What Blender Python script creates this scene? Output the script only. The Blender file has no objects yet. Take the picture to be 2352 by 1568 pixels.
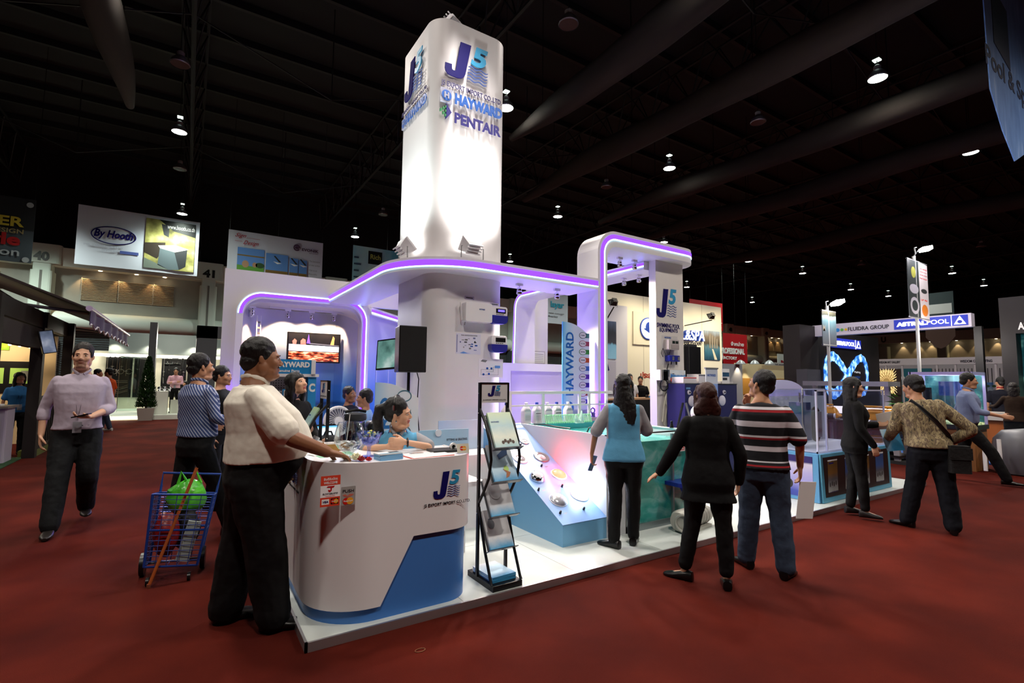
import bpy, bmesh, math, random
import numpy as np
from mathutils import Vector, Matrix, Euler, noise
random.seed(7)
PI = math.pi
SC = bpy.context.scene
COL = SC.collection

# ---------------------------------------------------------------- camera
cam_d = bpy.data.cameras.new('camera')
cam = bpy.data.objects.new('camera', cam_d)
COL.objects.link(cam)
SC.camera = cam
FPX, PITCH, ROLL, YAW = 1146.15, 0.0775536, 0.0111791, 0.574722
cam_d.sensor_width = 36.0
cam_d.sensor_fit = 'HORIZONTAL'
cam_d.lens = FPX * 36.0 / 2352.0
cam_d.clip_start, cam_d.clip_end = 0.05, 400
_fw = Vector((math.sin(YAW) * math.cos(PITCH), math.cos(YAW) * math.cos(PITCH), math.sin(PITCH)))
_r = Vector((math.cos(YAW), -math.sin(YAW), 0))
_u = _r.cross(_fw)
_r2 = math.cos(ROLL) * _r + math.sin(ROLL) * _u
_u2 = -math.sin(ROLL) * _r + math.cos(ROLL) * _u
cam.matrix_world = Matrix(((_r2.x, _u2.x, -_fw.x, 0), (_r2.y, _u2.y, -_fw.y, 0), (_r2.z, _u2.z, -_fw.z, 1.55), (0, 0, 0, 1)))

def _ray(x, y): return (x - 1176) / FPX * _r2 - (y - 784) / FPX * _u2 + _fw
_EYE = Vector((0, 0, 1.55))
def GY(x, y, Y): d = _ray(x, y); return _EYE + d * (Y / d.y)       # measured point of the photograph at a known depth, wall or floor
def GX(x, y, X): d = _ray(x, y); return _EYE + d * (X / d.x)
def GZ(x, y, Z): d = _ray(x, y); return _EYE + d * ((Z - 1.55) / d.z)
GYx = lambda *a: GY(*a).x
GYz = lambda *a: GY(*a).z
GXy = lambda *a: GX(*a).y
GXz = lambda *a: GX(*a).z
GZx = lambda *a: GZ(*a).x
GZy = lambda *a: GZ(*a).y

# ---------------------------------------------------------------- world, exposure
W = bpy.data.worlds.new('hall_air')
SC.world = W
W.use_nodes = True
W.node_tree.nodes['Background'].inputs[0].default_value = (0.75, 0.85, 1.0, 1)
W.node_tree.nodes['Background'].inputs[1].default_value = 0.006
SC.view_settings.view_transform = 'Standard'
SC.view_settings.look = 'None'
SC.view_settings.exposure = 0.33
SC.view_settings.gamma = 1.0
SC.view_settings.use_curve_mapping = False
SC.cycles.max_bounces = 7
SC.cycles.diffuse_bounces = 3
SC.cycles.glossy_bounces = 3
SC.cycles.transmission_bounces = 6
SC.cycles.transparent_max_bounces = 8
SC.cycles.caustics_reflective = False
SC.cycles.caustics_refractive = False
SC.cycles.sample_clamp_indirect = 4.0

def lin(h):
 h = h.lstrip('#')
 out = []
 for i in (0, 2, 4):
  c = int(h[i:i + 2], 16) / 255
  out.append(c / 12.92 if c <= .04045 else ((c + .055) / 1.055) ** 2.4)
 return tuple(out)

def light(kind, loc, energy, col='ffffff', target=None, size=.2, angle=120, blend=.6, sy=None):
 d = bpy.data.lights.new('light', kind)
 d.energy = energy
 d.color = lin(col)
 if kind == 'SPOT':
  d.spot_size = math.radians(angle); d.spot_blend = blend; d.shadow_soft_size = size
 elif kind == 'POINT':
  d.shadow_soft_size = size
 elif kind == 'AREA':
  d.shape = 'RECTANGLE'; d.size = size; d.size_y = sy or size
 o = bpy.data.objects.new('light', d)
 COL.objects.link(o)
 o.location = loc
 if target is not None:
  o.rotation_euler = (Vector(target) - Vector(loc)).to_track_quat('-Z', 'Y').to_euler()
 return o

# hall lamps hang on a regular grid 12 m up; every lit one carries its own light
LAMPS_LIT = [(-.8, 24.2), (-.8, 36.6), (9.5, 35.4), (18.6, 6.7), (18.6, 15.2), (18.6, 23.7), (28, 6.8), (28, 15.2), (28.4, 23.8), (38, 15.6), (38.6, 23.6), (46.8, 23.4),
             (57.4, 15.7), (59, 24.6), (67, 15.9), (66.7, 24), (44, 33.9), (58.8, 35.6), (22.5, 35.2), (-.8, 15.0), (-.8, 6.0), (9.2, 6.4), (9.4, 15.1), (-10, 6), (-10, 15), (-10, 36.6), (-.8, -3), (9.2, -3), (18.6, -3), (28, -2)]  # the unseen one at far left is added to brighten the back wall
LAMPS_DARK = [(-.72, 18.84), (-.83, 28.7), (8.55, 10.44), (18.06, 10.5), (17.8, 18.6), (27, 18.7), (27.2, 10.6), (37.3, 11.5), (9.6, 29.6), (48, 11.4), (47.5, 18.9)]
HALL_W = 1250
for (x, y) in LAMPS_LIT:
 near = (x < 20 and y < 16)
 light('SPOT', (x, y, 11.55), HALL_W * (1.7 if y < 4 else 1.0 if near else (1.2 if x == -.8 else 5) if y > 30 else 1.5), 'fff2e6' if near else 'f2fff2', (x, y, 0), .4, 150, .7)

# ---------------------------------------------------------------- materials
_M = {}
def mat(name, col='cccccc', rough=.5, metal=0, emit=None, es=1.0, trans=0, ior=1.45, alpha=1, coat=0, spec=None):
 if name in _M:
  return _M[name]
 m = bpy.data.materials.new(name)
 m.use_nodes = True
 b = m.node_tree.nodes['Principled BSDF']
 b.inputs['Base Color'].default_value = (*lin(col), 1)
 b.inputs['Roughness'].default_value = rough
 b.inputs['Metallic'].default_value = metal
 b.inputs['Transmission Weight'].default_value = trans
 b.inputs['IOR'].default_value = ior
 b.inputs['Alpha'].default_value = alpha
 b.inputs['Coat Weight'].default_value = coat
 if spec is not None:
  b.inputs['Specular IOR Level'].default_value = spec
 if emit:
  b.inputs['Emission Color'].default_value = (*lin(emit), 1)
  b.inputs['Emission Strength'].default_value = es
 _M[name] = m
 return m

def nt(m):
 n = m.node_tree
 return n, n.nodes['Principled BSDF']

def node(n, t, **kw):
 o = n.nodes.new(t)
 for k, v in kw.items():
  if k.startswith('i_'):
   o.inputs[int(k[2:])].default_value = v
  else:
   setattr(o, k, v)
 return o

def ramp(n, stops, interp='LINEAR'):
 r = n.nodes.new('ShaderNodeValToRGB')
 r.color_ramp.interpolation = interp
 e = r.color_ramp.elements
 while len(e) < len(stops):
  e.new(.5)
 for k, (p, c) in enumerate(stops):
  e[k].position = p
  e[k].color = (*lin(c), 1) if isinstance(c, str) else (c, c, c, 1)
 return r

def coords(n, scale=(1, 1, 1), kind='Object'):
 tc = n.nodes.new('ShaderNodeTexCoord')
 mp = n.nodes.new('ShaderNodeMapping')
 mp.inputs['Scale'].default_value = scale
 n.links.new(tc.outputs[kind], mp.inputs['Vector'])
 return mp.outputs['Vector']

def nmat(name, stops, scale=5, detail=4, rough=.6, sc3=(1, 1, 1), bump=0, bscale=None, metal=0, emit=0, dist=0, kind='Object'):
 """noise coloured material; bump>0 adds fine relief; emit>0 makes the pattern glow (screens)"""
 if name in _M:
  return _M[name]
 m = mat(name, 'ffffff', rough, metal)
 n, b = nt(m)
 v = coords(n, sc3, kind)
 t = node(n, 'ShaderNodeTexNoise')
 t.inputs['Scale'].default_value = scale
 t.inputs['Detail'].default_value = detail
 t.inputs['Distortion'].default_value = dist
 n.links.new(v, t.inputs['Vector'])
 r = ramp(n, stops)
 n.links.new(t.outputs[0], r.inputs[0])
 n.links.new(r.outputs[0], b.inputs['Base Color'])
 if emit:
  n.links.new(r.outputs[0], b.inputs['Emission Color'])
  b.inputs['Emission Strength'].default_value = emit
 if bump:
  add_bump(m, bump, bscale or scale * 8, sc3)
 return m

def add_bump(m, strength=.2, scale=60, sc3=(1, 1, 1), detail=3, dist=.01):
 n, b = nt(m)
 v = coords(n, sc3)
 t = node(n, 'ShaderNodeTexNoise')
 t.inputs['Scale'].default_value = scale
 t.inputs['Detail'].default_value = detail
 n.links.new(v, t.inputs['Vector'])
 bp = node(n, 'ShaderNodeBump')
 bp.inputs['Strength'].default_value = strength
 bp.inputs['Distance'].default_value = dist
 n.links.new(t.outputs[0], bp.inputs['Height'])
 n.links.new(bp.outputs[0], b.inputs['Normal'])
 return m

def gmat(name, axis, a, b_, stops, rough=.4, emit=0, noisy=0, nscale=4, interp='LINEAR', sc3=(1, 1, 1)):
 """printed colour bands along one object axis between coordinates a and b_"""
 if name in _M:
  return _M[name]
 m = mat(name, 'ffffff', rough)
 n, b = nt(m)
 tc = n.nodes.new('ShaderNodeTexCoord')
 sp = n.nodes.new('ShaderNodeSeparateXYZ')
 n.links.new(tc.outputs['Object'], sp.inputs[0])
 src = sp.outputs[axis]
 mr = n.nodes.new('ShaderNodeMapRange')
 mr.inputs['From Min'].default_value = a
 mr.inputs['From Max'].default_value = b_
 n.links.new(src, mr.inputs['Value'])
 val = mr.outputs[0]
 if noisy:
  t = node(n, 'ShaderNodeTexNoise')
  t.inputs['Scale'].default_value = nscale
  t.inputs['Detail'].default_value = 5
  n.links.new(coords(n, sc3), t.inputs['Vector'])
  ma = node(n, 'ShaderNodeMath', operation='MULTIPLY_ADD')
  n.links.new(t.outputs[0], ma.inputs[0])
  ma.inputs[1].default_value = noisy
  ma.inputs[2].default_value = -noisy * .5
  ad = node(n, 'ShaderNodeMath', operation='ADD')
  n.links.new(val, ad.inputs[0]); n.links.new(ma.outputs[0], ad.inputs[1])
  val = ad.outputs[0]
 r = ramp(n, stops, interp)
 n.links.new(val, r.inputs[0])
 n.links.new(r.outputs[0], b.inputs['Base Color'])
 if emit:
  n.links.new(r.outputs[0], b.inputs['Emission Color'])
  b.inputs['Emission Strength'].default_value = emit
 return m

# ---------------------------------------------------------------- mesh builder
class MB:
 def __init__(s, off=(0, 0, 0)):
  s.v = []; s.f = []; s.mi = []; s.sm = []; s.off = Vector(off); s.cur = 0
 def add(s, vs, fs, smooth=False):
  k = len(s.v)
  s.v += [Vector(p) - s.off for p in vs]
  s.f += [tuple(i + k for i in f) for f in fs]
  s.mi += [s.cur] * len(fs)
  s.sm += [smooth] * len(fs)
  return s
 def box(s, x0, x1, y0, y1, z0, z1, M=None):
  p = [Vector((x, y, z)) for z in (z0, z1) for y in (y0, y1) for x in (x0, x1)]
  if M is not None: p = [M @ q for q in p]
  return s.add(p, [(0, 2, 3, 1), (4, 5, 7, 6), (0, 1, 5, 4), (2, 6, 7, 3), (0, 4, 6, 2), (1, 3, 7, 5)])
 def rbox(s, x0, x1, y0, y1, z0, z1, r=.01, seg=3, M=None):
  """box with rounded vertical edges"""
  return s.prism(rrect(x0, x1, y0, y1, r, seg), z0, z1, M=M)
 def prism(s, poly, z0, z1, M=None, smooth=False, hole=None, bev=0):
  """polygon in xy extruded along z"""
  if hole is not None:
   return s._holed(poly, hole, z0, z1, M)
  n = len(poly)
  lo = [Vector((p[0], p[1], z0)) for p in poly]; hi = [Vector((p[0], p[1], z1)) for p in poly]
  P = lo + hi
  if M is not None: P = [M @ q for q in P]
  a = sum(poly[i][0] * poly[(i + 1) % n][1] - poly[(i + 1) % n][0] * poly[i][1] for i in range(n))
  side = [(i, (i + 1) % n, n + (i + 1) % n, n + i) for i in range(n)]
  if a < 0: side = [f[::-1] for f in side]
  s.add(P, side, smooth)
  k = len(s.v) - 2 * n
  tri = tessel(poly)
  fs = [tuple(t) for t in tri]
  s.f += [tuple(k + i for i in reversed(t)) for t in fs] + [tuple(k + n + i for i in t) for t in fs]
  s.mi += [s.cur] * (2 * len(fs)); s.sm += [False] * (2 * len(fs))
  return s
 def _holed(s, outer, hole, z0, z1, M):
  import mathutils.geometry as g
  L = [[Vector((p[0], p[1], 0)) for p in outer], [Vector((p[0], p[1], 0)) for p in hole]]
  tri = g.tessellate_polygon(L)
  pts = [tuple(p) for p in outer] + [tuple(p) for p in hole]
  n = len(pts); no = len(outer)
  P = [Vector((p[0], p[1], z0)) for p in pts] + [Vector((p[0], p[1], z1)) for p in pts]
  if M is not None: P = [M @ q for q in P]
  fs = []
  for t in tri:
   a, b, c = (Vector(pts[i]).to_2d() for i in t)
   if (b - a).cross(c - a) < 0: t = t[::-1]
   fs += [tuple(reversed(t)), tuple(i + n for i in t)]
  fs += [(i, (i + 1) % no, n + (i + 1) % no, n + i) for i in range(no)]
  nh = len(hole)
  fs += [(no + (i + 1) % nh, no + i, n + no + i, n + no + (i + 1) % nh) for i in range(nh)]
  return s.add(P, fs)
 def cyl(s, p0, p1, r0, r1=None, n=16, smooth=True, caps=True):
  r1 = r0 if r1 is None else r1
  return s.tube([p0, p1], [r0, r1], n, smooth, caps)
 def tube(s, pts, rad, n=8, smooth=True, caps=True, closed=False, up=None, flat=1.0):
  pts = [Vector(p) for p in pts]
  if not hasattr(rad, '__len__'): rad = [rad] * len(pts)
  m = len(pts); V = []
  ref = Vector(up) if up else None
  prev = None
  for i, p in enumerate(pts):
   if closed: d = pts[(i + 1) % m] - pts[i - 1]
   else: d = pts[min(i + 1, m - 1)] - pts[max(i - 1, 0)]
   d = d.normalized() if d.length > 1e-9 else Vector((0, 0, 1))
   if ref is not None: a = ref
   elif prev is not None: a = prev
   else: a = Vector((0, 0, 1)) if abs(d.z) < .9 else Vector((1, 0, 0))
   x = (a - d * a.dot(d))
   if x.length < 1e-6: x = d.orthogonal()
   x.normalize(); prev = x; y = d.cross(x)
   for k in range(n):
    t = 2 * PI * k / n
    V.append(p + x * (math.cos(t) * rad[i]) + y * (math.sin(t) * rad[i] * flat))
  F = []
  for i in range(m if closed else m - 1):
   j = (i + 1) % m
   for k in range(n):
    l = (k + 1) % n
    F.append((i * n + k, i * n + l, j * n + l, j * n + k))
  s.add(V, F, smooth)
  if caps and not closed:
   b = len(s.v) - m * n
   s.f += [tuple(b + k for k in reversed(range(n))), tuple(b + (m - 1) * n + k for k in range(n))]
   s.mi += [s.cur] * 2; s.sm += [False] * 2
  return s
 def lathe(s, prof, M=None, n=24, smooth=True, x=0, y=0, z=0, cap=True):
  """profile [(r, z)] spun around z"""
  V = []
  for r, h in prof:
   for k in range(n):
    t = 2 * PI * k / n
    V.append(Vector((r * math.cos(t), r * math.sin(t), h)))
  V = [(M @ q) if M is not None else q + Vector((x, y, z)) for q in V]
  F = []
  for i in range(len(prof) - 1):
   for k in range(n):
    l = (k + 1) % n
    F.append((i * n + k, i * n + l, (i + 1) * n + l, (i + 1) * n + k))
  s.add(V, F, smooth)
  b = len(s.v) - len(V)
  if cap and prof[0][0] > 1e-5:
   s.f.append(tuple(b + k for k in reversed(range(n)))); s.mi.append(s.cur); s.sm.append(False)
  if cap and prof[-1][0] > 1e-5:
   e = b + (len(prof) - 1) * n
   s.f.append(tuple(e + k for k in range(n))); s.mi.append(s.cur); s.sm.append(False)
  return s
 def ball(s, c, r, M=None, nu=12, nv=8, fn=None):
  r = (r, r, r) if not hasattr(r, '__len__') else r
  V = [Vector((0, 0, -r[2]))]
  for i in range(1, nv):
   t = PI * i / nv
   for k in range(nu):
    a = 2 * PI * k / nu
    V.append(Vector((r[0] * math.sin(t) * math.cos(a), r[1] * math.sin(t) * math.sin(a), -r[2] * math.cos(t))))
  V.append(Vector((0, 0, r[2])))
  c = Vector(c)
  V = [(M @ (q + c)) if M is not None else q + c for q in V]
  if fn: V = [fn(q) for q in V]
  F = [(0, 1 + (k + 1) % nu, 1 + k) for k in range(nu)]
  for i in range(nv - 2):
   b = 1 + i * nu
   for k in range(nu):
    l = (k + 1) % nu
    F.append((b + k, b + l, b + nu + l, b + nu + k))
  b = 1 + (nv - 2) * nu
  F += [(b + k, b + (k + 1) % nu, len(V) - 1) for k in range(nu)]
  return s.add(V, F, True)
 def loft(s, rings, caps=True, smooth=True):
  n = len(rings[0]); V = [p for r in rings for p in r]; F = []
  for i in range(len(rings) - 1):
   for k in range(n):
    l = (k + 1) % n
    F.append((i * n + k, i * n + l, (i + 1) * n + l, (i + 1) * n + k))
  s.add(V, F, smooth)
  if caps:
   b = len(s.v) - len(V); e = b + (len(rings) - 1) * n
   s.f += [tuple(b + k for k in reversed(range(n))), tuple(e + k for k in range(n))]
   s.mi += [s.cur] * 2; s.sm += [smooth] * 2
  return s
 def mesh(s, name, mats, bevel=0):
  me = bpy.data.meshes.new(name)
  me.from_pydata([tuple(p) for p in s.v], [], s.f)
  for m in (mats if isinstance(mats, (list, tuple)) else [mats]):
   me.materials.append(m)
  me.polygons.foreach_set('material_index', s.mi)
  me.polygons.foreach_set('use_smooth', s.sm)
  me.update()
  if any(s.sm): me.set_sharp_from_angle(angle=.75)
  return me
 def build(s, name, mats, parent=None, bevel=0):
  if parent is not None and s.off.length == 0 and parent.get('world'):
   o = Vector(parent['world'])
   s.v = [p - o for p in s.v]
  ob = bpy.data.objects.new(name, s.mesh(name, mats))
  COL.objects.link(ob)
  if parent is not None:
   ob.parent = parent
   if parent.get('world'): ob['world'] = parent['world']
  if bevel:
   bv = ob.modifiers.new('bevel', 'BEVEL'); bv.width = bevel; bv.segments = 2; bv.limit_method = 'ANGLE'; bv.angle_limit = .7
  return ob

def tessel(poly):
 import mathutils.geometry as g
 t = g.tessellate_polygon([[Vector((p[0], p[1], 0)) for p in poly]])
 out = []
 for a, b, c in t:
  A, B, C_ = Vector(poly[a]), Vector(poly[b]), Vector(poly[c])
  cr = (B[0] - A[0]) * (C_[1] - A[1]) - (B[1] - A[1]) * (C_[0] - A[0])
  out.append((a, b, c) if cr > 0 else (c, b, a))
 return out

def rrect(x0, x1, y0, y1, r, seg=6, rs=None):
 """rounded rectangle, ccw from the lower-left corner; rs gives each corner its radius (ll, lr, ur, ul)"""
 rs = rs or (r, r, r, r)
 P = []
 for (cx, cy, a, q) in ((x0, y0, PI, rs[0]), (x1, y0, 1.5 * PI, rs[1]), (x1, y1, 0, rs[2]), (x0, y1, .5 * PI, rs[3])):
  ox = cx + q if cx == x0 else cx - q
  oy = cy + q if cy == y0 else cy - q
  if q < 1e-5: P.append((cx, cy)); continue
  for k in range(seg + 1):
   t = a + .5 * PI * k / seg
   P.append((ox + q * math.cos(t), oy + q * math.sin(t)))
 return P

def tag(o, label, cat, group=None, kind=None):
 o['label'] = label; o['category'] = cat
 if group: o['group'] = group
 if kind: o['kind'] = kind
 return o

def thing(name, label, cat, loc=(0, 0, 0), rz=0, group=None, world=False):
 """an Empty at the thing's base; world=True lets its parts be given in hall coordinates"""
 o = bpy.data.objects.new(name, None)
 COL.objects.link(o)
 o.location = loc; o.rotation_euler = (0, 0, rz)
 o.empty_display_size = .1
 tag(o, label, cat, group)
 if world: o['world'] = tuple(loc)
 return o

def struct(o, **kw):
 o['kind'] = 'structure'
 return o

def dup(root, loc, rz=None, label=None, group=None):
 r = root.copy(); COL.objects.link(r); r.location = loc
 if rz is not None: r.rotation_euler = (0, 0, rz)
 if label: r['label'] = label
 if group: r['group'] = group
 for ch in list(root.children):
  c = ch.copy(); COL.objects.link(c); c.parent = r
  for g in list(ch.children):
   d = g.copy(); COL.objects.link(d); d.parent = c
 return r

def frame(o, u, v):
 """plane frame: local x along u, local y along v, local z out of the plane"""
 u = Vector(u).normalized(); v = Vector(v).normalized(); w = u.cross(v)
 return Matrix(((u.x, v.x, w.x, o[0]), (u.y, v.y, w.y, o[1]), (u.z, v.z, w.z, o[2]), (0, 0, 0, 1)))
def front(Y): return frame((0, Y, 0), (1, 0, 0), (0, 0, 1))          # faces the aisle (-Y); coordinates X, Z
def leftf(X): return frame((X, 0, 0), (0, -1, 0), (0, 0, 1))         # faces -X; coordinates -Y, Z

def text(s, rect, M, m, parent, d=.004, bold=.0, shear=0, rot=0, name='lettering', lift=0.001, align=None):
 """lettering fitted into rect (u0, u1, v0, v1) on plane M; rot=90 reads upwards"""
 cu = bpy.data.curves.new('t', 'FONT')
 cu.body = s; cu.size = 1; cu.offset = bold; cu.shear = shear; cu.resolution_u = 3
 ob = bpy.data.objects.new('t', cu)
 me = bpy.data.meshes.new_from_object(ob)
 bpy.data.objects.remove(ob)
 bm = bmesh.new(); bm.from_mesh(me)
 bpy.data.meshes.remove(me)
 if not bm.verts:
  bm.free(); return None
 if rot == 90:
  for v in bm.verts: v.co = Vector((-v.co.y, v.co.x, 0))
 xs = [v.co.x for v in bm.verts]; ys = [v.co.y for v in bm.verts]
 x0, x1, y0, y1 = min(xs), max(xs), min(ys), max(ys)
 u0, u1, v0, v1 = rect
 off = Vector(parent['world']) if parent is not None and parent.get('world') else Vector((0, 0, 0))
 if d > 0:
  r = bmesh.ops.extrude_face_region(bm, geom=bm.faces[:])
  for e in r['geom']:
   if isinstance(e, bmesh.types.BMVert): e.co.z = 1
 for v in bm.verts:
  p = Vector((u0 + (v.co.x - x0) / max(1e-6, x1 - x0) * (u1 - u0), v0 + (v.co.y - y0) / max(1e-6, y1 - y0) * (v1 - v0), lift + v.co.z * d))
  v.co = (M @ p) - off
 bmesh.ops.recalc_face_normals(bm, faces=bm.faces[:])
 for f in bm.faces: f.smooth = False
 me = bpy.data.meshes.new(name); bm.to_mesh(me); bm.free()
 me.materials.append(m)
 o = bpy.data.objects.new(name, me); COL.objects.link(o)
 if parent is not None:
  o.parent = parent
  if parent.get('world'): o['world'] = parent['world']
 return o

def plate(name, rect, M, m, parent, d=.006, r=0, lift=0):
 """thin panel lying on plane M"""
 u0, u1, v0, v1 = rect
 poly = rrect(u0, u1, v0, v1, r, 5) if r else [(u0, v0), (u1, v0), (u1, v1), (u0, v1)]
 return MB().prism(poly, lift, lift + d, M=M).build(name, m, parent)

def ell(cx, cy, rx, ry, n=28, a0=0, a1=2 * PI):
 return [(cx + rx * math.cos(a0 + (a1 - a0) * k / n), cy + ry * math.sin(a0 + (a1 - a0) * k / n)) for k in range(n)]

# common materials
WHITE = mat('white_laminate', 'e9e7ea', .35)
OFFW = mat('white_board', 'e2e0e2', .5)
BLACK = mat('black_plastic', '0e0e10', .35)
BLACKM = mat('black_metal', '101012', .4, .3)
CHROME = mat('chrome', 'd8d8dc', .12, 1)
STEEL = mat('brushed_steel', 'a8a8a8', .35, 1)
GREY = mat('grey_metal', '8d8d90', .4, .6)
DARKG = mat('dark_grey', '2c2d2f', .5)
NAVY = mat('navy_print', '120a5c', .75, spec=.15)
CYAN = mat('cyan_print', '2a94c4', .4)
HBLUE = mat('sign_blue', '1a4b9c', .4)
INK = mat('ink', '23232a', .5)
INKV = mat('ink_violet', '3a356a', .5)
PAPER = mat('paper', 'eeeeee', .6)
BOOTHB = mat('booth_blue', '3f78c4', .35)
LBLUE = mat('light_blue_print', '7db4de', .4)
RED = mat('red_print', 'b5161f', .45)
REDB = mat('red_orange_print', 'd8432b', .45)
VIOLET = mat('violet_glow', '6a3cff', .4, emit='6a30ff', es=2.0)  # glowing band stands in for the recess lit violet by the LED line
LEDC = mat('led_cyan', 'd0f4ff', .4, emit='a8e4ff', es=3.2)
WARM = mat('lamp_warm', 'ffe9c8', .4, emit='ffdcae', es=14)
COOL = mat('lamp_cool', 'f4fff8', .4, emit='f0fff4', es=30)
def clear(name, tint='ffffff', edge=.5, base=.05, rough=.03, gloss='ffffff'):
 """thin-walled clear sheet: lets light through, mirrors more at grazing angles"""
 if name in _M: return _M[name]
 m = bpy.data.materials.new(name); m.use_nodes = True
 n = m.node_tree; n.nodes.clear()
 out = n.nodes.new('ShaderNodeOutputMaterial'); mx = n.nodes.new('ShaderNodeMixShader')
 tr = n.nodes.new('ShaderNodeBsdfTransparent'); tr.inputs[0].default_value = (*lin(tint), 1)
 gl = n.nodes.new('ShaderNodeBsdfGlossy'); gl.inputs['Roughness'].default_value = rough; gl.inputs['Color'].default_value = (*lin(gloss), 1)
 lw = n.nodes.new('ShaderNodeLayerWeight'); lw.inputs['Blend'].default_value = .35
 mr = n.nodes.new('ShaderNodeMapRange'); mr.inputs['To Min'].default_value = base; mr.inputs['To Max'].default_value = edge
 n.links.new(lw.outputs['Facing'], mr.inputs['Value']); n.links.new(mr.outputs[0], mx.inputs[0])
 n.links.new(tr.outputs[0], mx.inputs[1]); n.links.new(gl.outputs[0], mx.inputs[2]); n.links.new(mx.outputs[0], out.inputs['Surface'])
 _M[name] = m
 return m
GLASS = clear('clear_glass', 'f6fafa', .75, .04)
PANE = clear('glass_pane', 'f2fbfa', .2, .03)
ACRYL = clear('clear_acrylic', 'f4f6ff', .5, .06)
# ---------------------------------------------------------------- people: one continuous body each, clothes and hair as its children
CLOUD = bpy.data.textures.new('cloth_folds', 'CLOUDS'); CLOUD.noise_scale = .11; CLOUD.noise_depth = 2
HCLOUD = bpy.data.textures.new('hair_locks', 'CLOUDS'); HCLOUD.noise_scale = .03; HCLOUD.noise_depth = 2
QUEUE = []
def queue_skin(mb, name, mats, parent, voxel, smooth=2, fold=0, tex=None, paint=None):
 ob = bpy.data.objects.new('tmp', mb.mesh('tmp', []))
 COL.objects.link(ob)
 r = ob.modifiers.new('r', 'REMESH'); r.mode = 'VOXEL'; r.voxel_size = voxel; r.use_smooth_shade = True
 if smooth:
  s = ob.modifiers.new('s', 'SMOOTH'); s.factor = .5; s.iterations = smooth
 if fold:
  d = ob.modifiers.new('d', 'DISPLACE'); d.texture = tex or CLOUD; d.strength = fold; d.mid_level = .5; d.texture_coords = 'LOCAL'
 QUEUE.append((ob, name, mats, parent, paint))

def flush():
 dg = bpy.context.evaluated_depsgraph_get()
 for ob, name, mats, parent, paint in QUEUE:
  me = bpy.data.meshes.new_from_object(ob.evaluated_get(dg), depsgraph=dg)
  me.name = name
  me.materials.clear()
  for m in (mats if isinstance(mats, (list, tuple)) else [mats]): me.materials.append(m)
  if paint:
   n = len(me.polygons); c = np.empty(n * 3); me.polygons.foreach_get('center', c)
   idx = paint(c.reshape(n, 3))
   me.polygons.foreach_set('material_index', idx.astype(np.int32))
  else:
   me.polygons.foreach_set('material_index', np.zeros(len(me.polygons), np.int32))
  me.polygons.foreach_set('use_smooth', np.ones(len(me.polygons), bool))
  o = bpy.data.objects.new(name, me); COL.objects.link(o)
  o.parent = parent
 for ob, *_ in QUEUE:
  me = ob.data
  bpy.data.objects.remove(ob); bpy.data.meshes.remove(me)
 QUEUE.clear()

def skin_mat(name, col):
 if name in _M: return _M[name]
 m = mat(name, col, .5)
 n, b = nt(m)
 b.inputs['Subsurface Weight'].default_value = .08
 b.inputs['Subsurface Radius'].default_value = (.01, .004, .002)
 return m
SK_BROWN = skin_mat('skin_brown', '8a5c40')
SK_TAN = skin_mat('skin_tan', 'c08d6c')
SK_FAIR = skin_mat('skin_fair', 'd9a98a')
SK_MID = skin_mat('skin_mid', 'a8775a')
HAIR = mat('hair_black', '0d0a0a', .45); add_bump(HAIR, .6, 30, (14, 14, 1.5))
HAIR_B = mat('hair_dark_brown', '3a1a13', .5); add_bump(HAIR_B, .6, 30, (14, 14, 1.5))
HAIR_BR = mat('hair_brown', '1d1512', .5); add_bump(HAIR_BR, .5, 40, (8, 8, 4))
EYEW = mat('eye_white', 'd8d4cc', .2)
EYED = mat('eye_dark', '120c0a', .15)
LIP = mat('lip', '8f5a4a', .5)
LIPR = mat('lip_rose', 'b8685f', .45)
STUB = mat('stubble', '96705a', .6)

def cloth(name, col, rough=.75, bump=.25, scale=90, stops=None, axis=None, rng=None):
 if name in _M: return _M[name]
 m = mat(name, col, rough, spec=.25)
 add_bump(m, bump, scale, dist=.004)
 return m

def mixm(*a): return a

def pm_ring(c, rx, ry, n=20, M=None, sq=2.4, tilt=0, dx=0):
 P = []
 for k in range(n):
  t = 2 * PI * k / n
  ct, st = math.cos(t), math.sin(t)
  x = math.copysign(abs(ct) ** (2 / sq), ct) * rx
  y = math.copysign(abs(st) ** (2 / sq), st) * ry
  P.append(Vector((c[0] + x, c[1] + y, c[2] + y * tilt)))
 return [M @ p for p in P] if M is not None else P

def capsule(mb, pts, rad, n=12):
 """tapering limb with rounded ends"""
 pts = [Vector(p) for p in pts]
 d0 = (pts[0] - pts[1]).normalized(); d1 = (pts[-1] - pts[-2]).normalized()
 P = [pts[0] + d0 * rad[0] * .8, pts[0] + d0 * rad[0] * .5] + pts + [pts[-1] + d1 * rad[-1] * .5, pts[-1] + d1 * rad[-1] * .8]
 R = [rad[0] * .45, rad[0] * .82] + list(rad) + [rad[-1] * .82, rad[-1] * .45]
 mb.tube(P, R, n)

def bend(a, b, c, k=4):
 """points along a-b-c rounding the joint b"""
 a, b, c = Vector(a), Vector(b), Vector(c)
 out = [a, a.lerp(b, .5)]
 p, q = a.lerp(b, .86), b.lerp(c, .14)
 for i in range(k + 1):
  t = i / k
  out.append((1 - t) ** 2 * p + 2 * t * (1 - t) * b + t * t * q)
 out += [b.lerp(c, .55), c]
 return out

def limb_r(r0, r1, r2, k=4, bulge=0):
 return [r0, (r0 + r1) / 2 + bulge] + [r1] * (k + 1) + [(r1 + r2) / 2 + bulge * .8, r2]

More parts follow.
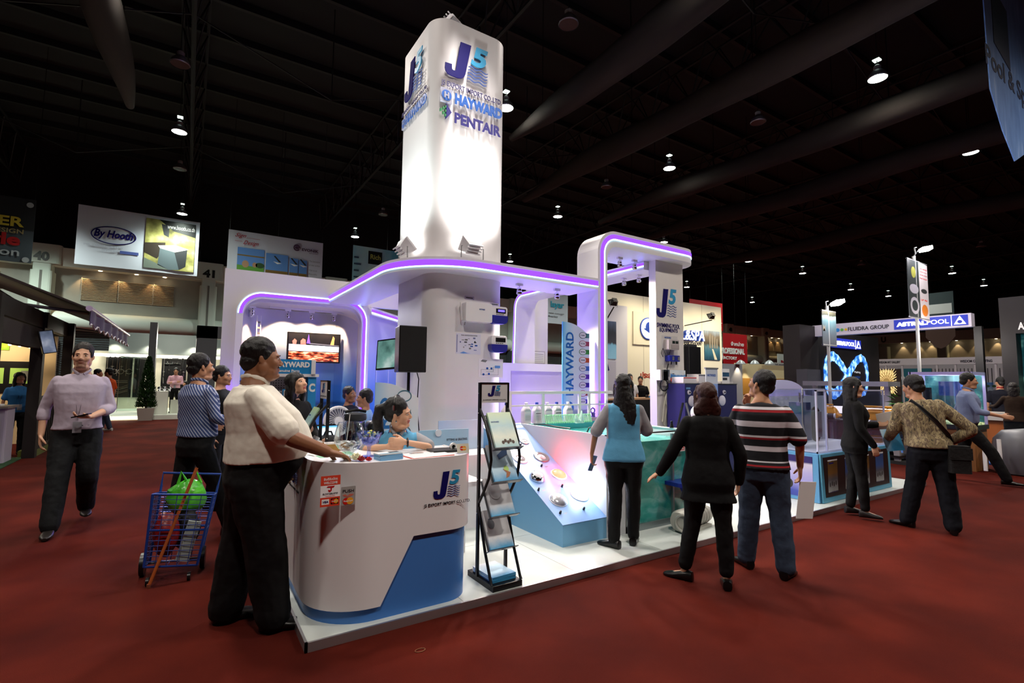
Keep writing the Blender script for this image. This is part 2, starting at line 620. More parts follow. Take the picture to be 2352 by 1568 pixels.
def hand(mb, wrist, d, n, side, L=.185, curl=.5, spread=.12, rad=.0088, fat=1, thumb=.6, curls=None):
 """palm plus five separate bent fingers; d runs from wrist to knuckles, n out of the palm, side = +1 when the thumb lies on d x n"""
 d = Vector(d).normalized(); n = Vector(n); n = (n - d * n.dot(d)).normalized()
 s = d.cross(n) * side
 w = Vector(wrist); pl = L * .52
 rings = []
 for t, hw, hh in ((-.1, .024, .02), (.12, .029, .018), (.45, .037, .016), (.8, .04, .0145), (1.0, .038, .012)):
  c = w + d * pl * t
  ring = []
  for k in range(14):
   a = 2 * PI * k / 14
   ring.append(c + s * math.cos(a) * hw * fat * L / .185 + n * math.sin(a) * hh * fat * L / .185)
  rings.append(ring)
 mb.loft(rings)
 for i, (o, ln, r) in enumerate(((.029, .072, .95), (.0095, .081, 1.0), (-.0105, .075, .96), (-.029, .058, .84))):
  c = (curls[i] if curls else curl)
  a = spread * (1.5 - i) * .5
  p = w + d * pl * .93 + s * o * fat * L / .185
  dd = (d * math.cos(a) + s * math.sin(a)).normalized()
  pts = [p - dd * .012, p]; ang = 0
  for seg, cc in ((.44, .55), (.31, 1.0), (.25, .7)):
   ang += c * cc
   pts.append(pts[-1] + (dd * math.cos(ang) + n * math.sin(ang)) * ln * seg * L / .185)
  rr = rad * r * fat * L / .185
  capsule(mb, pts, [rr * 1.1, rr * 1.1, rr, rr * .92, rr * .78], 10)
 # thumb leaves the side of the palm near its base
 p = w + d * pl * .28 + s * .026 * fat * L / .185
 t1 = (d * .62 + s * .72 + n * .25 * (1 + thumb)).normalized()
 t2 = (d * .86 + s * .3 + n * .35 * (1 + thumb)).normalized()
 t3 = (d * .95 + s * .05 + n * .4 * (1 + thumb)).normalized()
 k = L / .185
 pts = [p - t1 * .012 * k, p + t1 * .018 * k, p + t1 * .04 * k, p + t1 * .04 * k + t2 * .03 * k, p + t1 * .04 * k + t2 * .03 * k + t3 * .022 * k]
 capsule(mb, pts, [.013 * fat * k, .0125 * fat * k, .0105 * fat * k, .0098 * fat * k, .008 * fat * k], 10)

def head_parts(mb, M, s=1.0, fat=0, fem=False):
 """skull, jaw, nose, brow, lips and ears in head space: face to +y, eyes at z=0"""
 T = M @ Matrix.Scale(s, 4)
 B = lambda c, r, nu=14, nv=10: mb.ball(c, r, T, nu, nv)
 B((0, -.018, .04), (.074, .094, .08), 20, 14)
 B((0, .03, -.012), (.061 + fat * .012, .063, .088), 18, 12)
 B((0, .035, -.072), ((.044 if fem else .048) + fat * .02, .052, .042 + fat * .006), 16, 10)
 B((0, .08 - (.003 if fem else 0), -.1), ((.017 if fem else .022) + fat * .01, .016, .017))
 for q in (-1, 1):
  B((q * .036, .06, -.026), (.026 + fat * .01, .028, .026 + fat * .008))
  if not fem: B((q * .028, .081, .021), (.026, .011, .008))
  else: B((q * .028, .079, .021), (.026, .009, .007))
  B((q * .011, .1, -.034), (.009, .01, .008))
  E_ = T @ Matrix.Translation((q * .077, -.008, -.006)) @ Matrix.Rotation(q * .35, 4, 'Z')
  mb.ball((0, -.002, .002), (.008, .017, .027), E_, 12, 8)
  mb.ball((0, .004, -.017), (.007, .009, .011), E_, 10, 6)
  B((q * .05, -.012 + fat * .01, -.05), (.018 + fat * .018, .036, .045))
 nl = .9 if fem else 1.0
 mb.tube([T @ Vector((0, .083, .012)), T @ Vector((0, .093 * 1, -.008)), T @ Vector((0, .086 + .02 * nl, -.027)), T @ Vector((0, .098, -.038))], [.009 * s, .0092 * s, .0122 * s, .0095 * s], 10)
 B((0, .086, -.06), (.021, .0105, .0062)); B((0, .083, -.071), (.018, .0105, .0068))
 if fat:
  B((0, .03, -.105), (.06, .055, .03))

def eyes(root, M, s=1.0, thick=.003, brow=HAIR_BR):
 for q in (-1, 1):
  T = M @ Matrix.Scale(s, 4)
  e = MB(); e.ball((q * .0315, .0775, .002), (.0125, .0105, .0062), T, 12, 8)
  ob = e.build('eye', EYEW, root)
  MB().ball((q * .0315, .0865, .002), (.0056, .0025, .0056), T, 12, 8).build('iris', EYED, ob)
  b = MB()
  P = [T @ Vector((q * x, y, z)) for x, y, z in ((.014, .0945, .0215), (.03, .0925, .0235), (.044, .0825, .0205), (.051, .0735, .016))]
  b.tube(P, [thick * .7 * s, thick * s, thick * .9 * s, thick * .4 * s], 8)
  b.build('eyebrow', brow, root)

def hair_short(mb, M, s, thick=.008, low=-.03, fringe=.0, top=.0):
 T = M @ Matrix.Scale(s, 4)
 mb.ball((0, -.026, .05 + top * .5), (.077 + thick * .6, .093 + thick * .5, .079 + thick + top), T, 22, 14)
 mb.ball((0, -.062, .0 + low * .5), (.066 + thick * .5, .056 + thick * .5, .062), T, 18, 10)
 for q in (-1, 1):
  mb.ball((q * .066, -.002, .03), (.014, .042, .04), T, 12, 8)
 if fringe:
  mb.ball((0, .058, .088), (.058, .028 + fringe, .026 + top), T, 16, 10)

def hair_long(mb, M, s, length=.32, width=.085, back=.02, sides=True, part=0, dirv=(0, -.02, -1)):
 T = M @ Matrix.Scale(s, 4)
 mb.ball((0, -.024, .047), (.085, .104, .088), T, 22, 14)
 d = Vector(dirv).normalized()
 R = []
 for t, w, dp in ((-.02, .078, .08), (.18, .088, .075), (.45, width, .06), (.75, width * .95, .045), (1.0, width * .7, .022)):
  c = T @ Vector((0, -.045 - back * t, .0)) + d * length * t
  ring = []
  for k in range(18):
   a = 2 * PI * k / 18
   ring.append(c + (M.to_3x3() @ Vector((math.cos(a) * w, math.sin(a) * dp, 0))) * s)
  R.append(ring)
 mb.loft(R)
 if sides:
  for q in (-1, 1):
   p = [T @ Vector((q * .06, .03, .085)), T @ Vector((q * .08, .02, .02)), T @ Vector((q * .082, .0, -.06)), T @ Vector((q * .078, -.01, -.06)) + d * length * .45]
   capsule(mb, p, [.02 * s, .026 * s, .028 * s, .018 * s], 10)

def shoe(root, ankle, yaw, m, L=.27, w=.046, name='shoe', heel=0, sole=None):
 a = Vector(ankle)
 T = Matrix.Translation((a.x, a.y, 0)) @ Matrix.Rotation(yaw, 4, 'Z')
 R = []
 for y, hw, h in ((-.075, .022, .055), (-.068, .033, .078), (-.03, .037, .085), (.03, .039, .07), (.09, .046, .052), (.14, .045, .042), (.175, .033, .034), (.193, .016, .024)):
  ring = []
  for k in range(14):
   t = 2 * PI * k / 14
   ct, st = math.cos(t), math.sin(t)
   z = h * .5 + h * .5 * math.copysign(abs(st) ** .8, st)
   lift = heel * max(0, min(1, (.12 - y) / .16))
   ring.append(T @ Vector((math.copysign(abs(ct) ** .8, ct) * hw * w / .046 * (1 if st > -.5 else .96), y * L / .27, max(.004, z + a.z - .08 + lift * 0))))
  R.append(ring)
 return MB().loft(R).build(name, m, root)

def person(loc, rz, H, label, sex='m', fat=0.0, skin=SK_TAN, shirt=None, trousers=None, hair=None, head=(0, 0, 0), lean=(0, 0), arms=(None, None), legs=(None, None),
           shoes=None, group=None, voxel=.008, headoff=(0, 0, 0), face=True, seated=False, name='person', shoulder=None, heads=1.0, hipw=None, beard=None, twist=0, paintb=None):
 """arms/legs: (right, left); an arm = (elbow, wrist, hand direction, palm normal, curl); positions in metres for a 1.75 m body, x to the person's right, y forwards"""
 k = H / 1.75
 root = thing(name, label, 'person', loc, rz, group)
 S = Matrix.Scale(k, 4)
 pel = Vector((0, 0, .95))
 UP = S @ Matrix.Translation(pel) @ Matrix.Rotation(twist, 4, 'Z') @ Matrix.Rotation(-lean[0], 4, 'X') @ Matrix.Rotation(lean[1], 4, 'Y') @ Matrix.Translation(-pel)
 fem = sex == 'f'
 sw = shoulder or (.165 if fem else .192)
 hw = hipw or (.168 if fem else .165)
 hw += fat * .065
 # torso outline: z, centre y, half width, half depth
 if fem:
  T = [(.80, -.005, hw * .93, .10), (.88, -.012, hw, .115), (.97, -.005, hw * .92, .108), (1.08, .005, .128 + fat * .06, .092), (1.18, .012, .135 + fat * .05, .1), (1.27, .022, .15 + fat * .04, .118), (1.35, .008, .155, .1), (1.41, -.005, sw * .86, .075), (1.455, -.012, sw * .5, .055), (1.49, -.012, .05, .048)]
 else:
  T = [(.79, -.005, hw * .95, .11 + fat * .03), (.88, -.01 + fat * .02, hw, .118 + fat * .06), (.97, .0 + fat * .05, hw * .98, .112 + fat * .09), (1.08, .005 + fat * .075, .152 + fat * .07, .105 + fat * .115), (1.18, .008 + fat * .06, .162 + fat * .06, .112 + fat * .10), (1.28, .008 + fat * .03, .176 + fat * .045, .12 + fat * .07), (1.36, .0, .182 + fat * .03, .112 + fat * .045), (1.415, -.008, sw * .84, .085 + fat * .03), (1.455, -.014, sw * .5, .066 + fat * .02), (1.5, -.012, .062 + fat * .012, .058 + fat * .012)]
 HM = UP @ Matrix.Translation(Vector((0, .012, 1.625)) + Vector(headoff)) @ Matrix.Rotation(head[0], 4, 'Z') @ Matrix.Rotation(-head[1], 4, 'X') @ Matrix.Rotation(head[2], 4, 'Y') @ Matrix.Scale(1 / k, 4)
 hs = k * heads
 # default joints
 A = []
 for i, q in enumerate((1, -1)):
  a = arms[i]
  if a is None: a = ((q * (sw + .045 + fat * .05), -.02, 1.13), (q * (sw + .05 + fat * .05), .03, .89), (q * -.05, .12, -1), (-q, -.1, 0), .45)
  A.append(a)
 Lg = []
 for i, q in enumerate((1, -1)):
  l = legs[i]
  if l is None: l = ((q * (.095 + fat * .02), .012, .49), (q * (.1 + fat * .03), -.02, .085), -q * .15)
  Lg.append(l)
 sh = [UP @ Vector((q * (sw - .012), -.012, 1.392)) for q in (1, -1)]
 hp = [S @ Vector((q * .088, -.005, .9)) for q in (1, -1)]
 af = 1 + fat * .45
 ur, er, wr = (.042 * af, .033 * af, .024 * af) if not fem else (.036 + fat * .012, .029 + fat * .008, .021)
 # ---- body
 b = MB()
 b.loft([pm_ring((0, cy * .9, z), rx * .9, ry * .88, 20, UP if z > .96 else S) for z, cy, rx, ry in T])
 nb = UP @ Vector((0, -.018, 1.46)); nt_ = HM @ Vector((0, -.022, -.05))
 capsule(b, [nb, nb.lerp(nt_, .5), nt_], [(.056 if not fem else .046) * k * (1 + fat * .3), (.052 if not fem else .042) * k * (1 + fat * .3), (.054 if not fem else .045) * k * (1 + fat * .25)], 14)
 head_parts(b, HM, hs, fat, fem)
 for i in (0, 1):
  e, w = S @ Vector(A[i][0]), S @ Vector(A[i][1])
  p = bend(sh[i], e, w)
  capsule(b, p, [r * k for r in limb_r(ur, er, wr, bulge=.002)], 12)
  c = A[i][4]
  hand(b, w, A[i][2], A[i][3], (1 if i == 0 else -1) * (A[i][5] if len(A[i]) > 5 else 1), .185 * k * (.93 if fem else 1), curl=c if not hasattr(c, '__len__') else 0, curls=c if hasattr(c, '__len__') else None, fat=1 + fat * .3, spread=A[i][6] if len(A[i]) > 6 else .12)
  kn, an = S @ Vector(Lg[i][0]), S @ Vector(Lg[i][1])
  capsule(b, bend(hp[i], kn, an), [r * k for r in limb_r(.07, .045, .034)], 10)
  yw = Lg[i][2]
  fd = Vector((-math.sin(yw), math.cos(yw), 0))
  capsule(b, [an + Vector((0, 0, -.03 * k)), an + fd * .07 * k + Vector((0, 0, -.05 * k)), an + fd * .13 * k + Vector((0, 0, -.062 * k))], [.03 * k, .028 * k, .018 * k], 10)
 def paint(c):
  inv = np.array(HM.inverted())
  q = (c @ inv[:3, :3].T + inv[:3, 3]) / hs
  idx = np.zeros(len(c), int)
  m = (abs(q[:, 0]) < .022) & (q[:, 1] > .078) & (q[:, 2] < -.053) & (q[:, 2] > -.079)
  idx[m] = 1
  if beard:
   s_ = (q[:, 1] > .06) & (np.abs(q[:, 0]) < .036) & (q[:, 2] < -.046) & (q[:, 2] > -.12) & ~m
   idx[s_] = 2
  if paintb is not None:
   return paintb(c, idx)
  return idx
 queue_skin(b, 'body', [skin, LIPR if fem else LIP, STUB], root, voxel, 2, paint=paint)
 if face: eyes(root, HM, hs, .0032 if not fem else .002)
 # ---- trousers
 if trousers:
  t = MB(); lo = trousers.get('loose', 0)
  top = trousers.get('top', 1.0)
  rows = [(z, cy, rx, ry) for z, cy, rx, ry in T if z <= top + .001]
  z1, cy1, rx1, ry1 = rows[-1]
  if top > z1: rows.append((top, cy1, rx1, ry1))
  t.loft([pm_ring((0, cy, z), rx + .006 + lo * .3, ry + .008 + lo * .3, 20, S) for z, cy, rx, ry in rows])
  skirt = trousers.get('skirt')
  if skirt:
   t.loft([pm_ring((0, 0, z), hw * 1.02, .125, 20, S) for z in (skirt, .7, .85)])
  else:
   for i in (0, 1):
    kn, an = S @ Vector(Lg[i][0]), S @ Vector(Lg[i][1])
    up_ = hp[i] + Vector((0, 0, -.02 * k))
    ankle = an + (kn - an).normalized() * trousers.get('crop', .0)
    th = .088 + fat * .04 + (0 if not fem else .004)
    capsule(t, bend(up_, kn, ankle), [r * k for r in limb_r(th + lo, .062 + lo + fat * .03, .05 + lo * trousers.get('flare', 1) + fat * .028)], 14)
  queue_skin(t, trousers.get('name', 'trousers'), trousers['mat'], root, max(voxel, .01), 3, trousers.get('fold', .018))
  if trousers.get('belt'):
   z = top - .025
   MB().loft([pm_ring((0, cy1, zz), rx1 + .012 + lo * .3, ry1 + .015 + lo * .3, 28, S) for zz in (z - .018, z + .018)]).build('belt', trousers['belt'], root)
 # ---- shirt
 if shirt:
  t = MB(); g = shirt.get('loose', .012); hem = shirt.get('hem', .93)
  rows = [(z, cy, rx, ry) for z, cy, rx, ry in T if z >= hem and z < 1.47]
  nxt = [r for r in T if r[0] < hem]
  base = nxt[-1] if nxt else T[0]
  f = shirt.get('hemw', 0)
  rows = [(hem, base[1], base[2] + f, base[3] + f)] + rows
  def gg(z): return g + shirt.get('blouse', 0) * max(0, 1 - abs(z - hem - .05) / .1)
  t.loft([pm_ring((0, cy, z), rx + gg(z), ry + gg(z), 24, UP if z > .93 else S) for z, cy, rx, ry in rows])
  t.loft([pm_ring((0, -.014, z), r, r * .95, 16, UP) for z, r in ((1.43, (.066 if fem else .082) + fat * .02), (1.468, (.054 if fem else .064) + fat * .012))])
  for i in (0, 1):
   e, w = S @ Vector(A[i][0]), S @ Vector(A[i][1])
   sl = shirt.get('sleeve', 'short')
   if isinstance(sl, (tuple, list)): sl = sl[i]
   q = (ur + .016 + g * .4, er + .016 + g * .5)
   if sl == 'short':
    end = sh[i].lerp(e, shirt.get('slen', .72))
    capsule(t, [sh[i], sh[i].lerp(end, .5), end], [(ur + .01) * k, (ur + .014 + g * .3) * k, (ur + .014 + g * .6) * k], 14)
   elif sl == 'rolled':
    capsule(t, bend(sh[i], e, e.lerp(w, .35)), [r * k for r in limb_r(ur + .008, er + .014, er + .016)], 14)
   elif sl == 'long':
    capsule(t, bend(sh[i], e, w), [r * k for r in limb_r(ur + .016 + g * .3, er + .014 + g * .4, wr + .014 + g * .3)], 14)
  queue_skin(t, shirt.get('name', 'shirt'), shirt['mat'], root, max(voxel, .009), 2, shirt.get('fold', .011), paint=(lambda c, P=shirt.get('paint'): P(c / k)) if shirt.get('paint') else None)
  if shirt.get('collar'):
   for q in (-1, 1):
    c = MB()
    P = [UP @ Vector(p) for p in ((q * .0, -.08, 1.505), (q * .05, -.05, 1.512), (q * .068, .0, 1.5), (q * .05, .05, 1.48), (q * .02, .075, 1.452))]
    c.tube([p + Vector((0, 0, fat * .01)) for p in P], [.013 * k] * 4 + [.016 * k], 8, flat=.35, up=(0, 0, 1))
    c.build('collar', shirt['collar'], root)
 # ---- hair
 if hair:
  h = MB(); st = hair.get('style', 'short')
  if st == 'short': hair_short(h, HM, hs, hair.get('thick', .008), hair.get('low', -.03), hair.get('fringe', 0), hair.get('top', 0))
  else: hair_long(h, HM, hs, hair.get('length', .32) * k, hair.get('width', .085), hair.get('back', .02), hair.get('sides', True), dirv=hair.get('dir', (0, -.02, -1)))
  if hair.get('pony'):
   P = [HM @ Vector(p) for p in hair['pony']]
   capsule(h, P, [.03 * k, .042 * k, .046 * k, .04 * k, .02 * k][:len(P)], 12)
  queue_skin(h, 'hair', hair.get('mat', HAIR), root, min(.008, voxel), 1, hair.get('fold', .012), HCLOUD)
 if shoes:
  for i in (0, 1):
   an = S @ Vector(Lg[i][1])
   shoe(root, an, Lg[i][2], shoes['mat'], .27 * k * shoes.get('len', 1), .046 * k * (1 + fat * .3), shoes.get('name', 'shoe'))
 root['k'] = k
 return root, HM, UP, S
# ================================================================ the hall
CARPET = nmat('red_carpet', [(.3, '3f110c'), (.5, '4e170f'), (.72, '5f1f14')], 1.1, 6, .95, bump=.5, bscale=260)
_M['red_carpet'].node_tree.nodes['Principled BSDF'].inputs['Specular IOR Level'].default_value = .1
struct(MB().box(-60, 110, -30, 46, -.1, 0).build('floor', CARPET))
ROOF = mat('roof_sheet', '080c0f', .8)
PURL = mat('roof_steel', '0f1214', .6)
DUCTM = nmat('duct_cloth', [(.3, '1f1916'), (.7, '332a25')], 1.5, 4, .9, (1, .15, 1))
ceil_ = struct(MB().box(-60, 110, -30, 46, 16.6, 16.8).build('ceiling', ROOF))
for k in range(24):
 y = -10 + k * 2.45
 MB().box(-40, 105, y, y + .16, 16.28, 16.6).build('purlin', PURL, ceil_)
for k in range(12):
 x = -14.6 + k * 9.45 + 4.7
 m = MB()
 zb, zt = 14.2, 16.25
 for xx in (x - .45, x + .45):
  m.tube([(xx, -12, zt), (xx, 44, zt)], .07, 6)
 m.tube([(x, -12, zb), (x, 44, zb)], .09, 6)
 for j in range(24):
  y = -12 + j * 2.35
  for q in (-1, 1):
   m.tube([(x, y, zb), (x + q * .45, y + 1.17, zt)], .035, 5)
   m.tube([(x + q * .45, y + 1.17, zt), (x, y + 2.35, zb)], .035, 5)
 m.build('roof_truss', PURL, ceil_)
# cross bracing hanging below the trusses
m = MB()
for k in range(10):
 x = -9.9 + k * 9.45
 for y in (8, 20, 32):
  m.tube([(x, y, 14.2), (x + 4.7, y, 12.6)], .03, 5); m.tube([(x + 4.7, y, 12.6), (x + 9.45, y, 14.2)], .03, 5)
  m.tube([(x + 4.7, y, 12.6), (x + 4.7, y, 16.4)], .025, 5)
m.build('brace', PURL, ceil_)
# cloth air ducts along the hall
def duct(x, y0, y1, z, r, label, tail):
 t = thing('air_duct', label, 'duct', (x, (y0 + y1) / 2, z), 0, 'cloth air ducts under the roof', True)
 rnd = random.Random(int(x * 10))
 P, R = [], []
 n = 26
 for i in range(n + 1):
  f = i / n
  y = y0 + (y1 - y0) * f
  sag = .22 * math.sin(f * PI * 5 + x) + .1 * math.sin(f * 23)
  P.append((x + .08 * math.sin(f * 17 + x), y, z + sag * .5)); R.append(r * (1 - .72 * max(0, (f - .86) / .14)) * (1 + .07 * math.sin(f * 31 + x)))
 m = MB().tube(P, R, 16)
 m.build('duct_cloth', DUCTM, t)
 for i in range(0, n, 4):
  MB().tube([(x, P[i][1], P[i][2] + R[i] * .9), (x, P[i][1], 16.6)], .015, 5).build('hanger', BLACKM, t)
 return t
duct(10.5, -12, 16.5, 11.3, .5, 'cloth air duct running under the roof just right of the white tower top', 0)
duct(14.6, -12, 21.5, 11.3, .5, 'cloth air duct second from the tower top', 0)
duct(20.5, -12, 22, 11.3, .48, 'cloth air duct third from the tower, sagging', 0)
duct(25.8, -12, 24, 11.3, .48, 'cloth air duct fourth from the tower', 0)
duct(35.8, -10, 26, 11.3, .46, 'farthest cloth air duct on the right', 0)
duct(-2.3, -12, 22, 11.2, .48, 'cloth air duct above the left banners', 0)
# pendant lamps
L_, D_ = 'lit high-bay lamp ', 'unlit high-bay lamp '
LAMPLAB = {(-.8, 24.2): L_ + 'high above the kitchen-photo banner, upper of two', (-.8, 36.6): L_ + 'just above the kitchen-photo banner, lower of two', (9.5, 35.4): L_ + 'between the sky-photo banner and the tower',
 (18.6, 6.7): L_ + 'largest on the right, left of the blue pennant', (28, 6.8): L_ + 'nearest the tip of the blue pennant', (18.6, 15.2): L_ + 'high above the portal frame corner, upper of three', (18.6, 23.7): L_ + 'left above the portal frame, lower left of three',
 (28.4, 23.8): L_ + 'just touching the portal slab top', (28, 15.2): L_ + 'upper right of the portal slab end', (38, 15.6): L_ + 'between the two lit pole banners, uppermost', (38.6, 23.6): L_ + 'above the red logo banner', (46.8, 23.4): L_ + 'above the left pole banner lamp',
 (57.4, 15.7): L_ + 'just right of the tall pole banner, upper', (59, 24.6): L_ + 'between the pole banners, lower left', (67, 15.9): L_ + 'farthest right beyond the tall pole banner', (66.7, 24): L_ + 'between the pole banners, lowest', (44, 33.9): L_ + 'right beside the logo column edge',
 (58.8, 35.6): L_ + 'low above the far booth numbers', (22.5, 35.2): L_ + 'right behind the tower edge above the canopy',
 (-.72, 18.84): D_ + 'highest in the left of the picture', (-.83, 28.7): D_ + 'between the two lit lamps above the kitchen banner', (8.55, 10.44): D_ + 'largest, right of the tower top', (18.06, 10.5): D_ + 'below the largest lit lamp at the upper right', (17.8, 18.6): D_ + 'between the tower and the portal, above the frame',
 (27, 18.7): D_ + 'right of the lit lamp over the portal', (27.2, 10.6): D_ + 'below the lit lamp near the blue pennant', (37.3, 11.5): D_ + 'right above the tall pole banner', (9.6, 29.6): D_ + 'just left of the tower', (48, 11.4): D_ + 'far right, small', (47.5, 18.9): D_ + 'small, between the pole banners'}
def lamp(x, y, lit, proto={}):
 lab = LAMPLAB.get((x, y), ('lit' if lit else 'unlit') + ' round high-bay lamp under the roof outside the picture')
 grp = ('lit' if lit else 'unlit') + ' pendant lamps under the roof'
 if lit not in proto:
  t = thing('pendant_lamp', lab, 'lamp', (x, y, 11.6), 0, grp)
  MB().lathe([(.27, 0), (.29, .03), (.24, .16), (.15, .27), (.1, .3)], cap=False).build('reflector', GREY, t)
  MB().lathe([(.0, .28), (.1, .3), (.11, .42), (.05, .48), (.0, .48)]).build('housing', mat('lamp_housing', '9a9c9c', .4, .2), t)
  MB().tube([(0, 0, .48), (0, 0, 5.0)], .012, 6).build('cable', BLACK, t)
  MB().lathe([(0, .012), (.265, .012)], n=24).build('lamp_lens', COOL if lit else mat('lamp_glass_dark', '6d6662', .15, .5), t)
  if lit:
   MB().box(-.1, .1, -.1, .1, .62, .66).build('top_plate', mat('lamp_glow', 'e8fff2', .4, emit='e8fff2', es=1.5), t)
  proto[lit] = t
 else:
  dup(proto[lit], (x, y, 11.6), label=lab)
for p in LAMPS_LIT: lamp(*p, True)
for p in LAMPS_DARK: lamp(*p, False)

# back wall of the hall with numbered columns
WALLG = nmat('hall_wall', [(.35, '9c9d96'), (.65, 'a9aaa2')], .6, 3, .8)
FASC = nmat('hall_fascia', [(.35, 'cfd2c8'), (.65, 'd9dcd2')], .5, 3, .7)
COLM = mat('column_panel', 'c4d0c6', .6)
SLAT = mat('louver_slat', 'b9a98c', .6)
VOID = mat('dark_wall', '08080a', .9)
SHUT = mat('dark_shutter', '3a4044', .6)
YB = 44.4
wb = struct(MB().box(-60, 100, YB, YB + .3, 0, 10).build('wall_back', WALLG))
MB().box(-60, 100, YB + .05, YB + .3, 10, 16.6).build('upper_wall', VOID, wb)
MB().box(-60, 100, YB - .9, YB, 8.75, 9.98).build('fascia', FASC, wb)
MB().tube([(-60, YB - .35, 5.2), (100, YB - .35, 5.2)], .62, 20).build('round_beam', mat('beam_white', 'cfd8d0', .5), wb)
m = MB()
for k in range(30):
 m.box(-60, 100, YB - .06, YB, .1 + k * .15, .2 + k * .15)
m.build('shutter', SHUT, wb)['kind'] = 'stuff'
joint = mat('panel_joint', '6e6f6a', .8)
for n in range(38, 52):
 x = .98 + (n - 41) * 9.24
 c = MB()
 c.rbox(x - .55, x + .55, YB - 1.3, YB, 4.6, 8.3, .18, 3)
 c.rbox(x - .45, x + .45, YB - 1.2, YB, 8.3, 8.8, .1, 3)
 c.rbox(x - .9, x + .9, YB - 1.25, YB, 8.8, 10.05, .2, 3)
 c.build('column', COLM, wb)
 MB().box(x - .06, x + .06, YB - 1.32, YB - 1.2, 4.6, 8.3).build('column_groove', joint, wb)
 MB().box(x - .7, x + .7, YB - 1.1, YB, 0, 4.6).build('column_base', SHUT, wb)
 text(str(n), (x - .42, x + .35, 8.92, 9.52), front(YB - 1.26), BLACK, wb, .02, .05, name='number')
 if n in (39, 40, 41, 47, 48, 49, 50):
  for i, (a, b) in enumerate(((1.9, 3.8), (3.9, 5.8), (5.9, 7.1))):
   s = MB()
   for j in range(15):
    z = 6.72 + j * .1
    s.box(x + a, x + b, YB - .12, YB, z, z + .05, Matrix.Identity(4))
   s.build('louver', SLAT, wb)['kind'] = 'stuff'
   MB().box(x + a - .05, x + a, YB - .14, YB, 6.7, 8.22).build('louver_frame', WALLG, wb)
   dl = MB().lathe([(0, 0), (.11, 0), (.11, .02), (0, .02)], x=x + (a + b) / 2, y=YB - .45, z=8.73).build('downlight', WARM, wb)
for x in (-6.3, -4.3, -2.4, -13.0, 66 + 2.85, 66 + 4.85, 75 + 3, 75 + 5):
 light('SPOT', (x, YB - .4, 8.68), 90, 'ffcf94', (x, YB - .1, 5), .05, 75, .5)
for n in range(-6, 60):
 pass
# end wall on the right
XR = 95
wr = struct(MB().box(XR, XR + .3, -30, 46, 0, 9.6).build('wall_right', WALLG))
MB().box(XR, XR + .3, -30, 46, 9.6, 16.6).build('upper_wall', VOID, wr)
MB().box(XR - .9, XR, -30, 46, 8.1, 9.55).build('fascia', FASC, wr)
MB().tube([(XR - .2, -30, 4.9), (XR - .2, 46, 4.9)], .5, 16).build('round_beam', mat('beam_white'), wr)
for k, nm in enumerate(('V', 'U', 'T', 'S')):
 y = 45.5 - k * 9.2
 y = {0: 44, 1: 34.8, 2: 27.4, 3: 18}[k]
 MB().rbox(XR - 1.2, XR, y - .6, y + .6, 0, 7.6, .18, 3).build('column', COLM, wr)
 if nm == 'U': text(nm, (-y - .35, -y + .35, 8.3, 9.2), leftf(XR - .91), BLACK, wr, .02, .05, name='number')
for y in (32.5, 30.5, 28.9, 25.8, 23.6, 21.5):
 MB().lathe([(0, 0), (.12, 0), (.12, .02), (0, .02)], x=XR - .5, y=y, z=8.07).build('downlight', WARM, wr)
 light('SPOT', (XR - .35, y, 8.0), 110, 'ffcf94', (XR - .1, y, 4), .05, 70, .5)
struct(MB().box(-60.3, -60, -30, 46, 0, 16.6).build('wall_left', VOID))
struct(MB().box(-60, 100, -30.3, -30, 0, 16.6).build('wall_front', VOID))

# ---------------------------------------------------------------- hanging banners
def banner(name, label, x0, x1, z0, z1, Y, m, wave=.05, group=None, ropes=True, sag=0, pts=None):
 t = thing(name, label, 'banner', ((x0 + x1) / 2, Y, z0), 0, group, True)
 nx, nz = 24, 12
 V, F = [], []
 for side in (0, 1):
  for j in range(nz + 1):
   for i in range(nx + 1):
    u, v = i / nx, j / nz
    x = x0 + (x1 - x0) * u; z = z0 + (z1 - z0) * v
    y = Y + wave * (math.sin(u * 9 + v * 2) + .5 * math.sin(u * 23 + 1 + v * 3)) * (1 - .6 * v) * .5 + wave + side * .012
    V.append((x, y, z - sag * 4 * u * (1 - u) * v))
 n1 = (nx + 1) * (nz + 1)
 for j in range(nz):
  for i in range(nx):
   a = j * (nx + 1) + i
   F += [(a, a + 1, a + nx + 2, a + nx + 1), (n1 + a, n1 + a + nx + 1, n1 + a + nx + 2, n1 + a + 1)]
 for i in range(nx):
  a = i; F.append((a, n1 + a, n1 + a + 1, a + 1)); a = nz * (nx + 1) + i; F.append((a, a + 1, n1 + a + 1, n1 + a))
 for j in range(nz):
  a = j * (nx + 1); F.append((a, a + nx + 1, n1 + a + nx + 1, n1 + a)); a += nx; F.append((a, n1 + a, n1 + a + nx + 1, a + nx + 1))
 MB().add(V, F, True).build('cloth', m, t)
 if ropes:
  for x in (x0 + .05, (x0 + x1) / 2, x1 - .05): MB().tube([(x, Y + wave, z1), (x, Y + wave, 16.6)], .012, 5).build('rope', BLACK, t)
 return t
BW = mat('banner_white', 'cdd2e0', .7)
Mh = front(38)
t = banner('hanging_banner', 'white hanging banner with an oval-ringed blue logo and a kitchen photo', -5.9, .18, 8.06, 11.62, 38, BW)
X0, X1, Z0, Z1 = -5.9, .18, 8.06, 11.62
def U(u): return X0 + (X1 - X0) * u
def V_(v): return Z0 + (Z1 - Z0) * v
text('By Hooth', (U(.13), U(.44), V_(.46), V_(.63)), Mh, NAVY, t, .01, .03, .25)
ring = MB()
ring.tube([(U(.285) + 1.06 * math.cos(a), 38, V_(.545) + .52 * math.sin(a) ) for a in [2 * PI * k / 40 for k in range(40)]], .028, 6, closed=True)
ring.build('logo_ring', NAVY, t)
